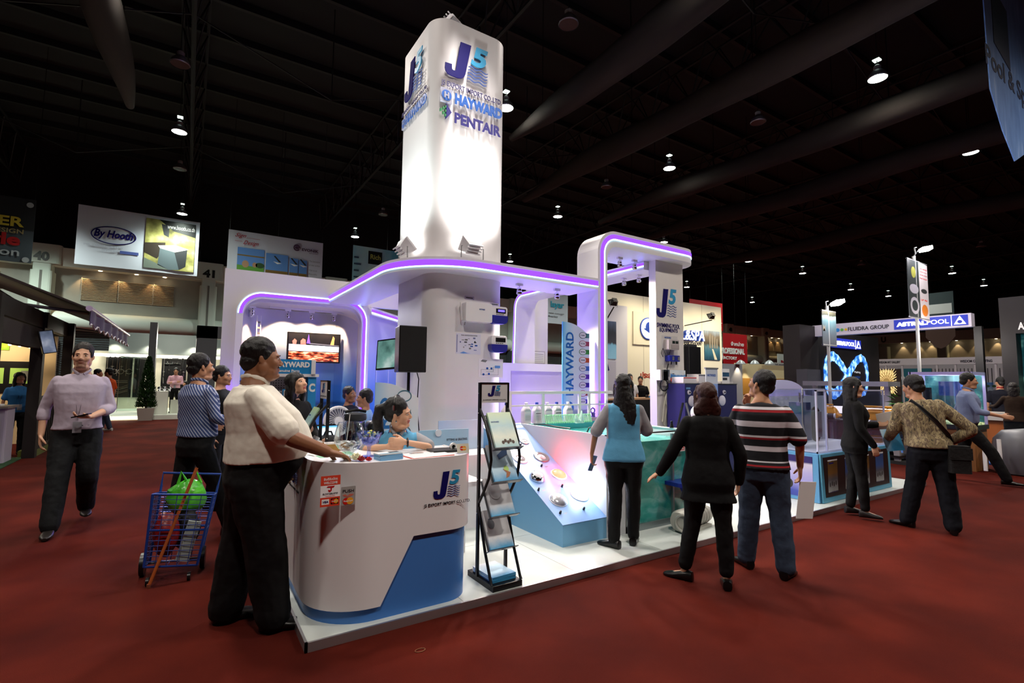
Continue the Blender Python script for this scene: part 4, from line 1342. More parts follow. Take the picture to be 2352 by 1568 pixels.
def rack(loc, rz, label):
 t = thing('brochure_rack', label, 'rack', loc, rz)
 MB().box(-.125, .125, -.02, .36, 0, .04).build('foot', BLACKM, t)
 W_ = .125
 for q in (-1, 1):
  MB().box(q * W_ - .009, q * W_ + .009, .2, .225, .04, 1.48).build('post', BLACKM, t)
  pts = [(q * W_, .21, 1.28), (q * W_, .12, 1.18), (q * W_, .055, 1.05), (q * W_, .03, .92), (q * W_, .06, .78), (q * W_, .14, .66), (q * W_, .2, .58)]
  MB().tube(pts, .011, 8).build('bowed_arm', BLACKM, t)
  pts = [(q * W_, .2, .55), (q * W_, .16, .42), (q * W_, .1, .25), (q * W_, .01, .06), (q * W_, -.005, .04)]
  MB().tube(pts, .011, 8).build('lower_arm', BLACKM, t)
  m = MB()
  for z in (1.4, 1.25, 1.0, .75, .5): m.ball((q * (W_ + .009), .212, z), .006, None, 6, 4)
  m.build('rivet', CHROME, t)
 hd = MB().box(-.118, .118, .2, .206, 1.325, 1.47).build('header_sign', mat('header_white', 'dfe0e4', .3), t)
 MB().box(-.125, .125, .196, .21, 1.47, 1.482).build('header_bar', BLACKM, t)
 j5(hd, front(.1995), -.062, 1.375, .115, .085, .0015, False)
 text('J5 EXPORT IMPORT CO.,LTD.', (-.105, .105, 1.34, 1.352), front(.1995), INK, hd, .001)
 for k, (z, y) in enumerate(((1.0, .0), (.755, .01), (.5, .045), (.26, .06))):
  tr = MB()
  T = Matrix.Translation((0, y, z)) @ Matrix.Rotation(-.52, 4, 'X') @ frame((0, 0, 0), (1, 0, 0), (0, 0, 1))
  tr.box(-.115, .115, 0, .28, -.022, -.019, T); tr.box(-.125, .125, -.006, 0, -.022, .03, T)
  tr.build('tray', mat('smoked_tray', '55585e', .25), t)
  brochure(t, T @ Matrix.Translation((0, .002, 0)), k)
 T = Matrix.Translation((0, .03, .052)) @ Matrix.Rotation(.02, 4, 'Z')
 for i in range(6):
  b = MB().box(-.1, .105, 0, .28, i * .007 - .01, i * .007 - .004).build('brochure', COVERS[1], t)
  b.matrix_local = T @ Matrix.Rotation(.015 * (i % 3), 4, 'Z')
 return t
rack((2.015, 3.15, .05), 0, 'black brochure rack with tilted trays right of the counter')
rack((.79, 4.5, .05), -PI / 2, 'black brochure rack seen from its side behind the counter')

# ---- tower
tw = thing('sign_tower', 'tall white rounded sign tower rising from the booth', 'tower', (2.98, 6.24, .05), 0, None, True)
tb = MB().prism(rrect(2.42, 3.54, 5.6, 6.88, .25, 12), .05, 6.21, smooth=True).build('body', nmat('tower_white', [(.3, 'dcdadd'), (.7, 'e2e0e3')], 2, 3, .45), tw)
wn = tb.modifiers.new('normals', 'WEIGHTED_NORMAL'); wn.keep_sharp = True
tf, tl = front(5.6), leftf(2.42)
J0, J1 = 2.525, 3.158
Jb, Jt = 5.431, 5.957
j5(tw, tf, J0 + .02, Jb, (J1 - J0), Jt - Jb, .012, False, lift=.02)
text('J5 EXPORT IMPORT CO.,LTD.', (2.504, 3.399, 5.260, 5.349), tf, INKV, tw, .008, .006, lift=.015)
hx0, hx1 = 2.697, 3.408
hz0, hz1 = 5.077, 5.220
SBLUE = mat('sign_letter_blue', '1f5cb4', .4)
text('HAYWARD', (hx0, hx1, hz0, hz1), tf, SBLUE, tw, .012, .05, lift=.02)
ex0, ex1 = 2.497, 2.655
em = plate('emblem_plate', (ex0, ex1, hz0 - .02, hz1 + .02), tf, mat('emblem_grey', '9a9cb0', .4), tw, .03)
MB().prism(ell((ex0 + ex1) / 2, (hz0 + hz1) / 2, .068, .068, 28), .03, .035, M=tf).build('emblem_disc', SBLUE, em)
text('H', ((ex0 + ex1) / 2 - .035, (ex0 + ex1) / 2 + .035, (hz0 + hz1) / 2 - .04, (hz0 + hz1) / 2 + .04), tf, mat('emblem_grey'), em, .004, .06, lift=.036)
pz0, pz1 = 4.845, 4.994
text('PENTAIR', (hx0, hx1 - .02, pz0 - .02, pz1 - .03), tf, mat('sign_letter_indigo', '2a2478', .4), tw, .012, .03, lift=.02)
cx = (ex0 + ex1) / 2; cz = (pz0 + pz1) / 2 + .02
MB().prism([(cx, cz - .1), (cx + .075, cz), (cx, cz + .1)], .001, .035, M=tf).build('arrow_mark', mat('sign_letter_indigo'), tw)
GRN = mat('mark_green', '3c8a5a', .4)
m = MB()
for a, b in ((-.08, 0), (-.045, .03), (-.045, -.03), (-.015, .055), (-.015, 0), (-.015, -.055)):
 m.prism([(cx + a, cz + b - .02), (cx + a + .028, cz + b), (cx + a, cz + b + .02)], .001, .035, M=tf)
m.build('arrow_dots', GRN, tw)
# left face of the tower
zc = lambda z: z
j5(tw, tl, -6.580, 5.437, 6.580 - 5.958, 6.000 - 5.458, .012, False, lift=.02)
ya, yb = -6.686, -5.792
text('J5 EXPORT IMPORT CO.,LTD.', (ya, yb, 5.299, 5.354), tl, INKV, tw, .008, .006, lift=.015)
za, zb = 5.120, 5.242
text('HAYWARD', (-6.517, yb, za, zb), tl, SBLUE, tw, .012, .05, lift=.02)
ya, yc = -6.687, -6.550
el_ = plate('emblem_plate', (ya, yc, za - .01, zb + .01), tl, mat('emblem_grey'), tw, .02)
MB().prism(ell((ya + yc) / 2, (za + zb) / 2, (yc - ya) * .45, (zb - za) * .5, 24), .02, .024, M=tl).build('emblem_disc', SBLUE, el_)
text('H', (ya + (yc - ya) * .3, ya + (yc - ya) * .7, za + .05, zb - .05), tl, mat('emblem_grey'), el_, .004, .06, lift=.025)
text('HAYWARD', (1.997 + .05, 2.076 + .1, 1.36, 1.41), tf, SBLUE, tw, .004, .03)
# floodlights
def flood(loc, rz, tilt, label, on=True):
 t = thing('floodlight', label, 'floodlight', loc, rz)
 T = Matrix.Translation((0, 0, .17)) @ Matrix.Rotation(tilt, 4, 'X')
 m = MB()
 m.loft([[T @ Vector((x * sx, y, z * sx)) for x, z in ((-.14, -.1), (.14, -.1), (.14, .1), (-.14, .1))] for y, sx in ((.09, 1.0), (.07, 1.0), (0, .75), (-.05, .55))], smooth=False)
 m.build('housing', mat('flood_white', 'dcdce2', .4), t)
 MB().box(-.13, .13, .091, .095, -.09, .09, T).build('lens', mat('flood_glow', 'ffffff', .3, emit='fffaf0', es=6) if on else mat('flood_glass', 'a8aab0', .1, .4), t)
 for k in range(4):
  MB().box(-.1, .1, -.075, -.05, -.06 + k * .04, -.045 + k * .04, T).build('fin', mat('flood_white'), t)
 MB().tube([(-.12, 0, 0), (-.155, 0, .02), (-.155, 0, .17), (-.14, 0, .17)], .007, 6).build('bracket', GREY, t)
 MB().tube([(.12, 0, 0), (.155, 0, .02), (.155, 0, .17), (.14, 0, .17)], .007, 6).build('bracket', GREY, t)
 return t
flood((2.907, 5.42, 3.03), 0, .75, 'white floodlight aimed up the front of the tower')
flood((2.22, 6.0, 3.03), -PI / 2, .75, 'white floodlight aimed up the left side of the tower')
flood((2.72, 5.78, 6.13), PI + .5, -.95, 'white floodlight on top of the tower', False)

# ---- canopy with light strips
cn = thing('light_canopy', 'white canopy bent around the tower with violet light strips', 'canopy', (3.2, 6.5, 2.87), 0, None, True)
R_ = .95
arc = lambda cx, cy, r, a0, a1, n: [(cx + r * math.cos(a0 + (a1 - a0) * k / n), cy + r * math.sin(a0 + (a1 - a0) * k / n)) for k in range(n + 1)]
outer = [(2.02, 9.09)] + arc(2.02 + R_, 5.3 + R_, R_, PI, 1.5 * PI, 16) + [(4.9, 5.3)]
inner = [(4.9, 5.95), (3.8, 5.95)] + arc(2.66 + .5, 5.95 + .5, .5, 1.5 * PI, PI, 8) + [(2.66, 9.09)]
MB().prism(outer + inner, 2.87, 3.03).build('slab', WHITE, cn)
def strip(path, z0, z1, out, m, name, par, w=.012):
 N = []
 for i, p in enumerate(path):
  a = path[max(i - 1, 0)]; b = path[min(i + 1, len(path) - 1)]
  d = Vector((b[0] - a[0], b[1] - a[1])).normalized()
  N.append(Vector((d.y, -d.x)))
 A = [(p[0] + n.x * out, p[1] + n.y * out) for p, n in zip(path, N)]
 B = [(p[0] + n.x * (out + w), p[1] + n.y * (out + w)) for p, n in zip(path, N)]
 V = [(p[0], p[1], z) for z in (z0, z1) for q in (A, B) for p in q]
 n = len(path); F = []
 for i in range(n - 1):
  F += [(i, i + 1, 2 * n + i + 1, 2 * n + i), (n + i, 3 * n + i, 3 * n + i + 1, n + i + 1), (i, n + i, n + i + 1, i + 1), (2 * n + i, 2 * n + i + 1, 3 * n + i + 1, 3 * n + i)]
 F += [(0, 2 * n, 3 * n, n), (n - 1, 2 * n - 1, 4 * n - 1, 3 * n - 1)]
 return MB().add(V, F, True).build(name, m, par)
orev = outer[:]
strip(orev, 2.918, 2.99, .0, VIOLET, 'violet_glow_band', cn, .006)
strip(orev, 2.905, 2.918, .0, LEDC, 'led_line', cn, .008)
# ---- track lamps
def track_lamp(loc, label, group, cool=False, s=1.0):
 t = thing('track_lamp', label, 'spotlight', loc, 0, group)
 MB().box(-.05 * s, .05 * s, -.02 * s, .02 * s, -.03 * s, 0).build('mount', OFFW, t)
 MB().tube([(0, 0, -.03 * s), (0, 0, -.06 * s)], .008 * s, 6).build('stem', CHROME, t)
 MB().lathe([(0, -.05 * s), (.03 * s, -.055 * s), (.036 * s, -.09 * s), (.033 * s, -.1 * s), (.04 * s, -.11 * s), (.042 * s, -.135 * s), (.034 * s, -.15 * s)], n=14).build('lamp_body', CHROME, t)
 MB().lathe([(0, -.148 * s), (.033 * s, -.148 * s)][::-1], n=14).build('lamp_lens', WARM, t)
 return t
proto = track_lamp((3.75, 5.62, 2.87), 'chrome track lamp left of two under the canopy beside the tower', 'track lamps')
dup(proto, (4.4, 5.62, 2.87), label='chrome track lamp right of two under the canopy beside the tower')

# ---- portal frame on the right
pf = thing('portal_frame', 'white portal frame with violet light strip and rounded corner', 'frame', (5.6, 5.5, .05), 0, None, True)
XL, XI, ZT, ZI = 4.9, 5.085, 3.78, 3.55
def bentpath(x, z, r, n=10):
 return [(x, .05)] + [(x + r - r * math.cos(.5 * PI * k / n), z - r + r * math.sin(.5 * PI * k / n)) for k in range(n + 1)]
o_ = bentpath(XL, ZT, .36); i_ = bentpath(XI, ZI, .2)
PY = frame((0, 5.76, 0), (1, 0, 0), (0, 0, 1))
MB().prism(o_ + [(5.6, ZT), (5.6, ZI)] + i_[::-1], 0, .46, M=PY).build('post', WHITE, pf)
endp = [(5.6, 5.3), (6.87, 5.3)] + arc(6.87, 5.7, .4, -.5 * PI, .5 * PI, 16)[1:] + [(5.6, 6.1)]
MB().prism(endp, ZI, ZT).build('top_slab', WHITE, pf)
def ribbon(path, w0, w1, y, m, name, par, d=.006):
 """strip following an xz path on the face y, between offsets w0 and w1 to its right"""
 A, B = [], []
 for i, p in enumerate(path):
  a = path[max(i - 1, 0)]; b = path[min(i + 1, len(path) - 1)]
  t_ = Vector((b[0] - a[0], b[1] - a[1])).normalized(); n_ = Vector((t_.y, -t_.x))
  A.append((p[0] + n_.x * w0, p[1] + n_.y * w0)); B.append((p[0] + n_.x * w1, p[1] + n_.y * w1))
 return MB().prism(A + B[::-1], 0, d, M=frame((0, y, 0), (1, 0, 0), (0, 0, 1))).build(name, m, par)
mid = bentpath(XL, ZT, .36) + [(6.87, ZT)]
ribbon(mid, .05, .115, 5.3, VIOLET, 'violet_glow_band', pf); ribbon(mid, .115, .133, 5.3, LEDC, 'led_line', pf, .009)
endarc = [(6.87, 5.3)] + arc(6.87, 5.7, .4, -.5 * PI, .4 * PI, 14)[1:]
strip(endarc, ZT - .115, ZT - .05, 0, VIOLET, 'violet_glow_band', pf, .006); strip(endarc, ZT - .133, ZT - .115, 0, LEDC, 'led_line', pf, .008)
for i, x in enumerate((5.36, 5.76, 6.1)):
 dup(proto, (x, 5.72, ZI), label='chrome track lamp under the portal slab, %s of three' % ('left', 'middle', 'right')[i])
# ---- logo column
jc = thing('logo_column', 'white upright panel with the blue logo and pool equipment on it', 'column', (6.7, 5.5, .05), 0, None, True)
MB().box(6.35, 7.03, 5.5, 5.64, .05, ZI).build('panel', mat('column_white', 'e0dcd8', .5), jc)
cf = front(5.5)
j5(jc, cf, 6.363, 2.609, .5, .5, .004, False)
text('SWIMMING POOL', (6.371, 6.933, 2.443, 2.516), cf, NAVY, jc, .004, .012)
text('EQUIPMENTS', (6.433, 6.876, 2.363, 2.436), cf, NAVY, jc, .004, .012)
# ---- arch running back from the portal
ar = thing('side_arch', 'white arch with light strip running back to the rear of the booth', 'arch', (6.45, 7.5, .05), 0, None, True)
LX = leftf(6.25)
def archpath(y1, z, r, n=10):
 return [(-5.66, z)] + [(-y1 + r - r * math.sin(.5 * PI * k / n), z - r + r * math.cos(.5 * PI * k / n)) for k in range(n + 1)] + [(-y1 - .12, .05)]
a1, a2 = archpath(9.6, 3.545, .35), archpath(9.45, 3.405, .22)
a2[-1] = (-9.42, .05)
MB().prism((a1 + a2[::-1]), -.5, 0, M=LX).build('band', WHITE, ar)
def arib(w0, w1, m, name, d):
 path = a1; A, B = [], []
 for i, p in enumerate(path):
  a = path[max(i - 1, 0)]; b = path[min(i + 1, len(path) - 1)]
  t_ = Vector((b[0] - a[0], b[1] - a[1])).normalized(); n_ = Vector((-t_.y, t_.x))
  A.append((p[0] + n_.x * w0, p[1] + n_.y * w0)); B.append((p[0] + n_.x * w1, p[1] + n_.y * w1))
 MB().prism(A + B[::-1], 0, d, M=LX).build(name, m, ar)
arib(.03, .075, VIOLET, 'violet_glow_band', .005); arib(.075, .095, LEDC, 'led_line', .008)
for i, y in enumerate((6.35, 6.0)):
 dup(proto, (6.5, y, 3.42), label='chrome track lamp under the side arch, %s of two' % ('farther', 'nearer')[i])
dup(proto, (6.5, 8.3, 3.42), label='chrome track lamp at the far end of the side arch')
t = thing('back_pillar', 'white square pillar with a framed certificate inside the arch', 'pillar', (7.4, 9.8, .05), 0, None, True)
MB().box(6.868, 7.392, 9.8, 10.0, .05, 4.2).build('shaft', WHITE, t)
cx0, cx1, cz0, cz1 = 6.926, 7.303, 1.957, 2.263
fr = plate('certificate_frame', (cx0, cx1, cz0, cz1), front(9.8), mat('frame_grey', 'b8b2b8', .4), t, .012)
plate('certificate', (cx0 + .02, cx1 - .02, cz0 + .02, cz1 - .02), front(9.788), PAPER, fr, .002)
for k in range(5):
 plate('print_line', (cx0 + .05, cx1 - .05, cz1 - .08 - k * .045, cz1 - .072 - k * .045), front(9.786), NAVY if k == 0 else GREY, fr, .001)
t = thing('low_wall', 'low white partition with recessed panel behind the bottles', 'partition', (6.4, 9.3, .05), 0, None, True)
lx0, lx1 = 5.678, 7.888
lz = 1.930
MB().prism(rrect(lx0, lx1, .05, lz, .1, 5, (0, 0, .1, .1)), -.16, 0, M=front(9.2), hole=rrect(5.935, lx1 - .3, .3, lz - .17, .01, 2)).build('face', WHITE, t)
MB().box(lx0 + .05, lx1 - .05, 9.3, 9.35, .06, lz - .05).build('recess', mat('panel_lilac', 'cfc4e4', .5), t)

# ---- rear niche with screen
nw = thing('rear_wall', 'big white rear wall with a lit niche and violet light strip', 'wall panel', (1.8, 9.2, 0), 0, None, True)
hole = rrect(.7, 2.6, .06, 2.8, .28, 8, (.02, .02, .3, .3))
MB().prism([(.42, 0), (2.76, 0), (2.76, 2.87), (4.6, 2.87), (4.6, 3.29), (.42, 3.29)], -.1, 0, M=front(9.1), hole=hole).build('face', mat('wall_white', 'd9d7d9', .55), nw)
NICHE = gmat('water_print', 2, -.1, 2.9, [(0, '5aa0d8'), (.30, '4a90d4'), (.385, '0f3f6e'), (.41, '2f6fb8'), (.5, '3f80cc'), (.62, '8fb4e4'), (.78, 'c9cce0'), (1, 'd6d2da')], .45, noisy=.05, nscale=2, sc3=(.6, .6, 3))
hp_ = hole
n = len(hp_)
V = [(p[0], 9.2, p[1]) for p in hp_] + [(p[0], 10.0, p[1]) for p in hp_]
F = [(i, (i + 1) % n, n + (i + 1) % n, n + i) for i in range(n)]
MB().add(V, F, True).build('niche_lining', mat('niche_cream', 'ddd6cf', .5), nw)
# curved back sheet of the niche
S = MB(); bk = []
for k in range(25):
 f = k / 24
 x = .72 + 1.875 * f
 d = 9.95 - .55 * (max(0, .22 - f) / .22) ** 2 - .7 * (max(0, f - .86) / .14) ** 2
 bk.append((x, d))
V = [(x, y, z) for z in (.06, 2.79) for x, y in bk] + [(x, y + .015, z) for z in (.06, 2.79) for x, y in bk]
F = []
for i in range(24):
 F += [(i, i + 1, 26 + i, 25 + i), (50 + i, 75 + i, 76 + i, 51 + i)]
S.add(V, F, True).build('printed_backdrop', NICHE, nw)
rim_o = rrect(.6, 2.71, .05, 2.96, .36, 10, (.0, .0, .38, .38)); rim_i = rrect(.7, 2.6, .06, 2.84, .28, 10, (.0, .0, .3, .3))
MB().prism(rim_o, 0, .07, M=front(9.1), hole=rim_i).build('rim', WHITE, nw)
def rimstrip(w0, w1, m, name, d):
 A = rrect(.6 + w0, 2.71 - w0, .04, 2.96 - w0, .3, 10, (0, 0, .38 - w0, .38 - w0)); B = rrect(.6 + w1, 2.71 - w1, .05, 2.96 - w1, .3, 10, (0, 0, .38 - w1, .38 - w1))
 A, B = A[1:], B[1:]
 MB().prism(A + B[::-1], 0, d, M=front(9.03)).build(name, m, nw)
rimstrip(.02, .036, LEDC, 'led_line', .008); rimstrip(.036, .085, VIOLET, 'violet_glow_band', .006)
# angled blue wall right of the niche
A0, A1 = Vector((2.75, 9.1, 0)), Vector((4.3, 10.8, 0))
ud = (A1 - A0).normalized()
MA = frame(A0, ud, (0, 0, 1))
aw = thing('angled_wall', 'blue printed angled wall with a flush door behind the tower', 'wall panel', A0, 0, None, True)
MB().box(0, 2.3, .05, 2.72, -.1, 0, MA).build('face', gmat('water_print_wall', 2, 0, 2.8, [(0, '5aa0d8'), (.3, '2f70bc'), (.42, '3f82d0'), (.75, 'a8b4e4'), (1, 'b9b4e0')], .45, noisy=.05, nscale=2), aw)
MB().box(-.02, 2.3, 2.72, 2.86, -.1, .06, MA).build('top_rail', WHITE, aw)
MB().box(-.02, 2.3, 2.77, 2.82, .06, .066, MA).build('violet_glow_band', VIOLET, aw); MB().box(-.02, 2.3, 2.745, 2.77, .06, .068, MA).build('led_line', LEDC, aw)
MB().prism([(.35, .05), (.95, .05), (.95, 2.0), (.35, 2.0)], 0, .012, M=MA, hole=[(.38, .06), (.92, .06), (.92, 1.97), (.38, 1.97)]).build('door_outline', mat('outline_pale', 'b9c8ea', .5), aw)
tr_ = thing('light_track', 'white lighting track across the niche ceiling', 'track', (1.8, 9.42, 2.8), 0, None, True)
MB().box(1.15, 2.5, 9.6, 9.64, 2.765, 2.8).build('rail', OFFW, tr_)
for i, x in enumerate((1.45, 1.85, 2.25)):
 dup(proto, (x, 9.62, 2.765), label='warm track lamp over the niche screen, %s of three' % ('left', 'middle', 'right')[i])
for i, y in enumerate((9.35, 9.5, 9.65)):
 dup(proto, (.86, y, 2.74), label='warm track lamp in the left corner of the niche, %s of three' % ('nearest', 'middle', 'farthest')[i])
lt = thing('lattice_rail', 'white perforated rail standing in the left of the niche', 'rail', (.98, 9.6, .06), 0, None, True)
for x in (.96, 1.02): MB().box(x - .008, x + .008, 9.58, 9.6, .06, 2.62).build('side_bar', WHITE, lt)
for k in range(24): MB().box(.96, 1.02, 9.585, 9.595, .3 + k * .095, .33 + k * .095).build('rung', GREY, lt)
# screens
def screen(name, label, M, u0, u1, v0, v1, pm, parts=()):
 t = thing(name, label, 'television', M.translation + M.to_3x3() @ Vector(((u0 + u1) / 2, (v0 + v1) / 2, 0)), 0, None, True)
 plate('housing', (u0, u1, v0, v1), M, BLACK, t, .05, .008)
 plate('picture', (u0 + .018, u1 - .018, v0 + .022, v1 - .018), M, pm, t, .052)
 for nm, pts, m in parts:
  MB().prism([(u0 + (u1 - u0) * a, v0 + (v1 - v0) * b) for a, b in pts], .052, .0535, M=M).build(nm, m, t)
 MB().box((u0 + u1) / 2 - .1, (u0 + u1) / 2 + .1, (v0 + v1) / 2 - .1, (v0 + v1) / 2 + .1, -.07, 0, M).build('wall_bracket', BLACKM, t)
 return t
tx0, tx1, tz0, tz1 = 1.472, 2.404, 1.831, 2.380
EM = lambda n, c, e=1.2: mat(n, c, .3, emit=c, es=e)
WPIC = nmat('screen_night', [(.4, '06040a'), (.8, '1a1014')], 4, 3, .7, emit=1.0)
ORANGE = nmat('screen_embers', [(.38, '2a0804'), (.48, 'a83a18'), (.56, 'e89060'), (.66, 'ffd8b0')], 9, 5, .3, (1, 1, 4), emit=1.0)
screen('wall_screen', 'flat screen in the niche showing people in a hot tub', front(9.75), tx0, tx1, tz0, tz1, WPIC,
       [('picture_water', [(.03, .05), (.97, .05), (.97, .36), (.03, .36)], ORANGE), ('picture_tub', [(.03, .38), (.97, .38), (.97, .56), (.03, .6)], EM('screen_white', 'f4f6ff', 1.3)),
  ('picture_face', [(.1, .6), (.16, .6), (.17, .72), (.13, .78), (.09, .7)], EM('screen_face', 'd87a6a', .9)), ('picture_face', [(.24, .6), (.34, .6), (.33, .76), (.28, .8), (.24, .72)], EM('screen_face', 'd87a6a')),
  ('picture_flame', [(.8, .62), (.87, .62), (.88, .86), (.85, .92)], EM('screen_flame', 'ffb060', 1.0)), ('picture_flame', [(.35, .64), (.42, .64), (.4, .8), (.385, .95), (.37, .8)], EM('screen_violet', '7a50ff', 1.2)),
  ('picture_edge', [(.4, .62), (.97, .58), (.97, .61), (.4, .66)], EM('screen_grey', '7a7a80', .6))])
ca, sa = math.cos(2.35), math.sin(2.35)
MS = frame((2.250, 6.308, 1.874), (.42, -.9, .06), (.05, .05, 1))
screen('tower_screen', 'flat screen on the tower side, half hidden by the loudspeaker', MS, -.27, .27, -.2, .2, nmat('screen_aqua', [(.35, '2f5450'), (.55, '6a9c94'), (.7, 'b4ccc8')], 3, 4, .5, emit=.4))
# loudspeaker on a pole
t = thing('loudspeaker', 'black loudspeaker on a pole stand in front of the tower', 'speaker', (1.95, 5.0, .05), -.12)
MB().loft([[Vector((x, y, z)) for x, y in ((-.145, -.15), (.145, -.15), (.125, .13), (-.125, .13))] for z in (1.57, 2.05)], smooth=False).build('cabinet', BLACK, t, .01)
MB().box(-.135, .135, -.158, -.15, 1.585, 2.035).build('grille', add_bump(mat('speaker_grille', '09090a', .8), .5, 400), t)
MB().rbox(.128, .14, -.03, .03, 1.88, 1.94, .004).build('side_handle', DARKG, t)
MB().tube([(0, 0, .3), (0, 0, 1.57)], .017, 10).build('pole', BLACKM, t)
MB().lathe([(.03, 1.2), (.03, 1.26)]).build('collar', BLACK, t)
for k in range(3):
 a = 2.1 * k + .4
 MB().tube([(0, 0, .45), (.2 * math.cos(a), .2 * math.sin(a), .01)], .012, 8).build('leg', BLACKM, t)
MB().tube([(.1, .13, 1.65), (.15, .15, 1.5), (.13, .12, 1.2), (.16, .1, .9), (.12, .1, .6), (.16, .15, .1)], .006, 6).build('cable', BLACK, t)

# ---- things mounted on the tower front
def at(x, y, Y): pass
def wallbox(name, label, x0, x1, z0, z1, Y, d, m, cat='device', r=.02):
 t = thing(name, label, cat, ((x0 + x1) / 2, Y, z0), 0, None, True)
 MB().prism(rrect(x0, x1, z0, z1, r, 4), 0, d, M=front(Y)).build('casing', m, t, .006)
 return t
T_ = 5.6
t = wallbox('heater_unit', 'wide white wall unit on the tower front', GYx(1060, 720, T_), GYx(1120, 720, T_), GYz(1090, 741, T_), GYz(1090, 698, T_), T_, .12, WHITE)
text('HAYWARD', (GYx(1101, 711, T_ - .12), GYx(1114, 711, T_ - .12), GYz(1107, 712, T_ - .12), GYz(1107, 709, T_ - .12)), front(T_ - .12), HBLUE, t, .002, .02)
MB().tube([(GYx(1054, 700, T_), T_ - .05, GYz(1054, 695, T_)), (GYx(1056, 735, T_), T_ - .05, GYz(1056, 735, T_))], .012, 8).build('side_pipe', OFFW, t)
MB().tube([(GYx(1064, 741, T_), T_ - .05, GYz(1064, 740, T_)), (GYx(1062, 746, T_), T_ - .06, GYz(1062, 747, T_))], .006, 6).build('cable', GREY, t)
DEEP = mat('indigo_plastic', '2a2a86', .35)
for i, (ya, yb) in enumerate(((706, 746), (772, 810))):
 xa, xb, za, zb = GYx(1122, 725, T_), GYx(1157, 725, T_), (GYz(1140, 745, T_), GYz(1140, 810, T_))[i], (GYz(1140, 706, T_), GYz(1140, 772, T_))[i]
 t = thing('pool_controller', ('white and indigo controller with a lit display, upper of two on the tower', 'white and indigo controller with a dark display, lower of two on the tower')[i], 'device', ((xa + xb) / 2, T_, za), 0, 'controllers on the tower', True)
 MB().prism(rrect(xa, xb, za + (zb - za) * .42, zb, .03, 4), 0, .09, M=front(T_)).build('upper_casing', WHITE, t, .006)
 MB().prism(rrect(xa - .004, xb + .004, za, za + (zb - za) * .48, .05, 5, (.06, .06, .01, .01)), 0, .1, M=front(T_)).build('lower_cover', DEEP, t, .006)
 d = plate('display_panel', (xa + .06, xb - .025, za + (zb - za) * .62, za + (zb - za) * .88), front(T_ - .09), BLACK, t, .004)
 if i == 0: plate('display', (xa + .09, xb - .045, za + (zb - za) * .7, za + (zb - za) * .82), front(T_ - .094), EM('display_violet', '6a5aff', 1.5), d, .002)
 for k in range(4): plate('button', (xa + .065 + k * .03, xa + .085 + k * .03, za + (zb - za) * .53, za + (zb - za) * .57), front(T_ - .09), DARKG, t, .003)
# paper sheets and labels taped to the tower
def sheet(name, label, x0, x1, z0, z1, Y, m=PAPER, cat='poster'):
 t = thing(name, label, cat, ((x0 + x1) / 2, Y, z0), 0, None, True)
 plate('paper_sheet', (x0, x1, z0, z1), front(Y), m, t, .002)
 return t
xa, xb, za, zb = GYx(1047, 790, T_), GYx(1104, 790, T_), GYz(1075, 813, T_), GYz(1075, 766, T_)
t = sheet('info_sheet', 'laminated diagram sheet on the tower beside the lower controller', xa, xb, za, zb, T_, mat('sheet_lilac', 'd8d8ea', .2))
w_, h_ = xb - xa, zb - za
F5 = front(T_ - .002)
plate('print_rule', (xa + .01, xa + .02, za + .02, zb - .02), F5, mat('print_slate2', '6a6f9a', .5), t, .001)
text('POOL SANITIZATION SYSTEM', (xa + w_ * .2, xa + w_ * .85, zb - h_ * .12, zb - h_ * .06), F5, INK, t, .001)
for k in range(16):
 a, b = rnd.uniform(.12, .8), rnd.uniform(.18, .75)
 plate('print_mark', (xa + w_ * a, xa + w_ * (a + rnd.uniform(.03, .12)), za + h_ * b, za + h_ * (b + rnd.uniform(.02, .08))), F5, [mat('print_slate2'), HBLUE, GREY, DARKG][k % 4], t, .001)
MB().prism([(xa + w_ * a, za + h_ * b) for a, b in ((.15, .04), (.3, .12), (.45, .06), (.6, .05), (.3, .02))], .0, .001, M=F5).build('print_wave', mat('print_sky_blue'), t)
xa, xb, za, zb = GYx(1099, 840, T_), GYx(1155, 845, T_), GYz(1128, 866, T_), GYz(1128, 824, T_)
t = sheet('info_sheet', 'white piping diagram sheet below the two controllers', xa, xb, za, zb, T_, mat('sheet_white', 'e6e4ec', .3))
w_, h_ = xb - xa, zb - za
plate('pool_print', (xa + w_ * .66, xa + w_ * .88, za + h_ * .5, za + h_ * .64), F5, mat('print_sky_blue'), t, .001)
for a, b, c, d in ((.1, .6, .41, .42), (.1, .8, .12, .13), (.1, .107, .12, .42), (.6, .607, .3, .56), (.6, .66, .55, .56), (.8, .807, .12, .5), (.3, .6, .3, .31)):
 plate('pipe_line', (xa + w_ * a, xa + w_ * b, za + h_ * c, za + h_ * d), F5, INK, t, .001)
for a, b in ((.35, .48), (.52, .48), (.42, .18), (.2, .15)):
 MB().prism(ell(xa + w_ * a, za + h_ * b, w_ * .045, h_ * .06, 12), 0, .001, M=F5).build('pump_print', HBLUE, t)
MB().prism([(xa + w_ * a, za + h_ * b) for a, b in ((.08, .85), (.15, .95), (.35, .92), (.28, .8))], 0, .001, M=F5).build('roof_print', GREY, t)
for x0, x1, y, l in ((1067, 1089, 684, 'left'), (1126, 1146, 699, 'right')):
 pass
xa, xb = GYx(1067, 684, T_), GYx(1089, 684, T_)
t = sheet('name_plate', 'small grey name plate above the wide white unit', xa, xb, GYz(1078, 688, T_), GYz(1078, 680, T_), T_, mat('plate_grey', 'b9b4c8', .4), 'sign'); plate('print_line', (xa + .02, xb - .02, GYz(1078, 685, T_), GYz(1078, 683, T_)), F5, INK, t, .001)
xa, xb = GYx(1126, 699, T_), GYx(1146, 701, T_)
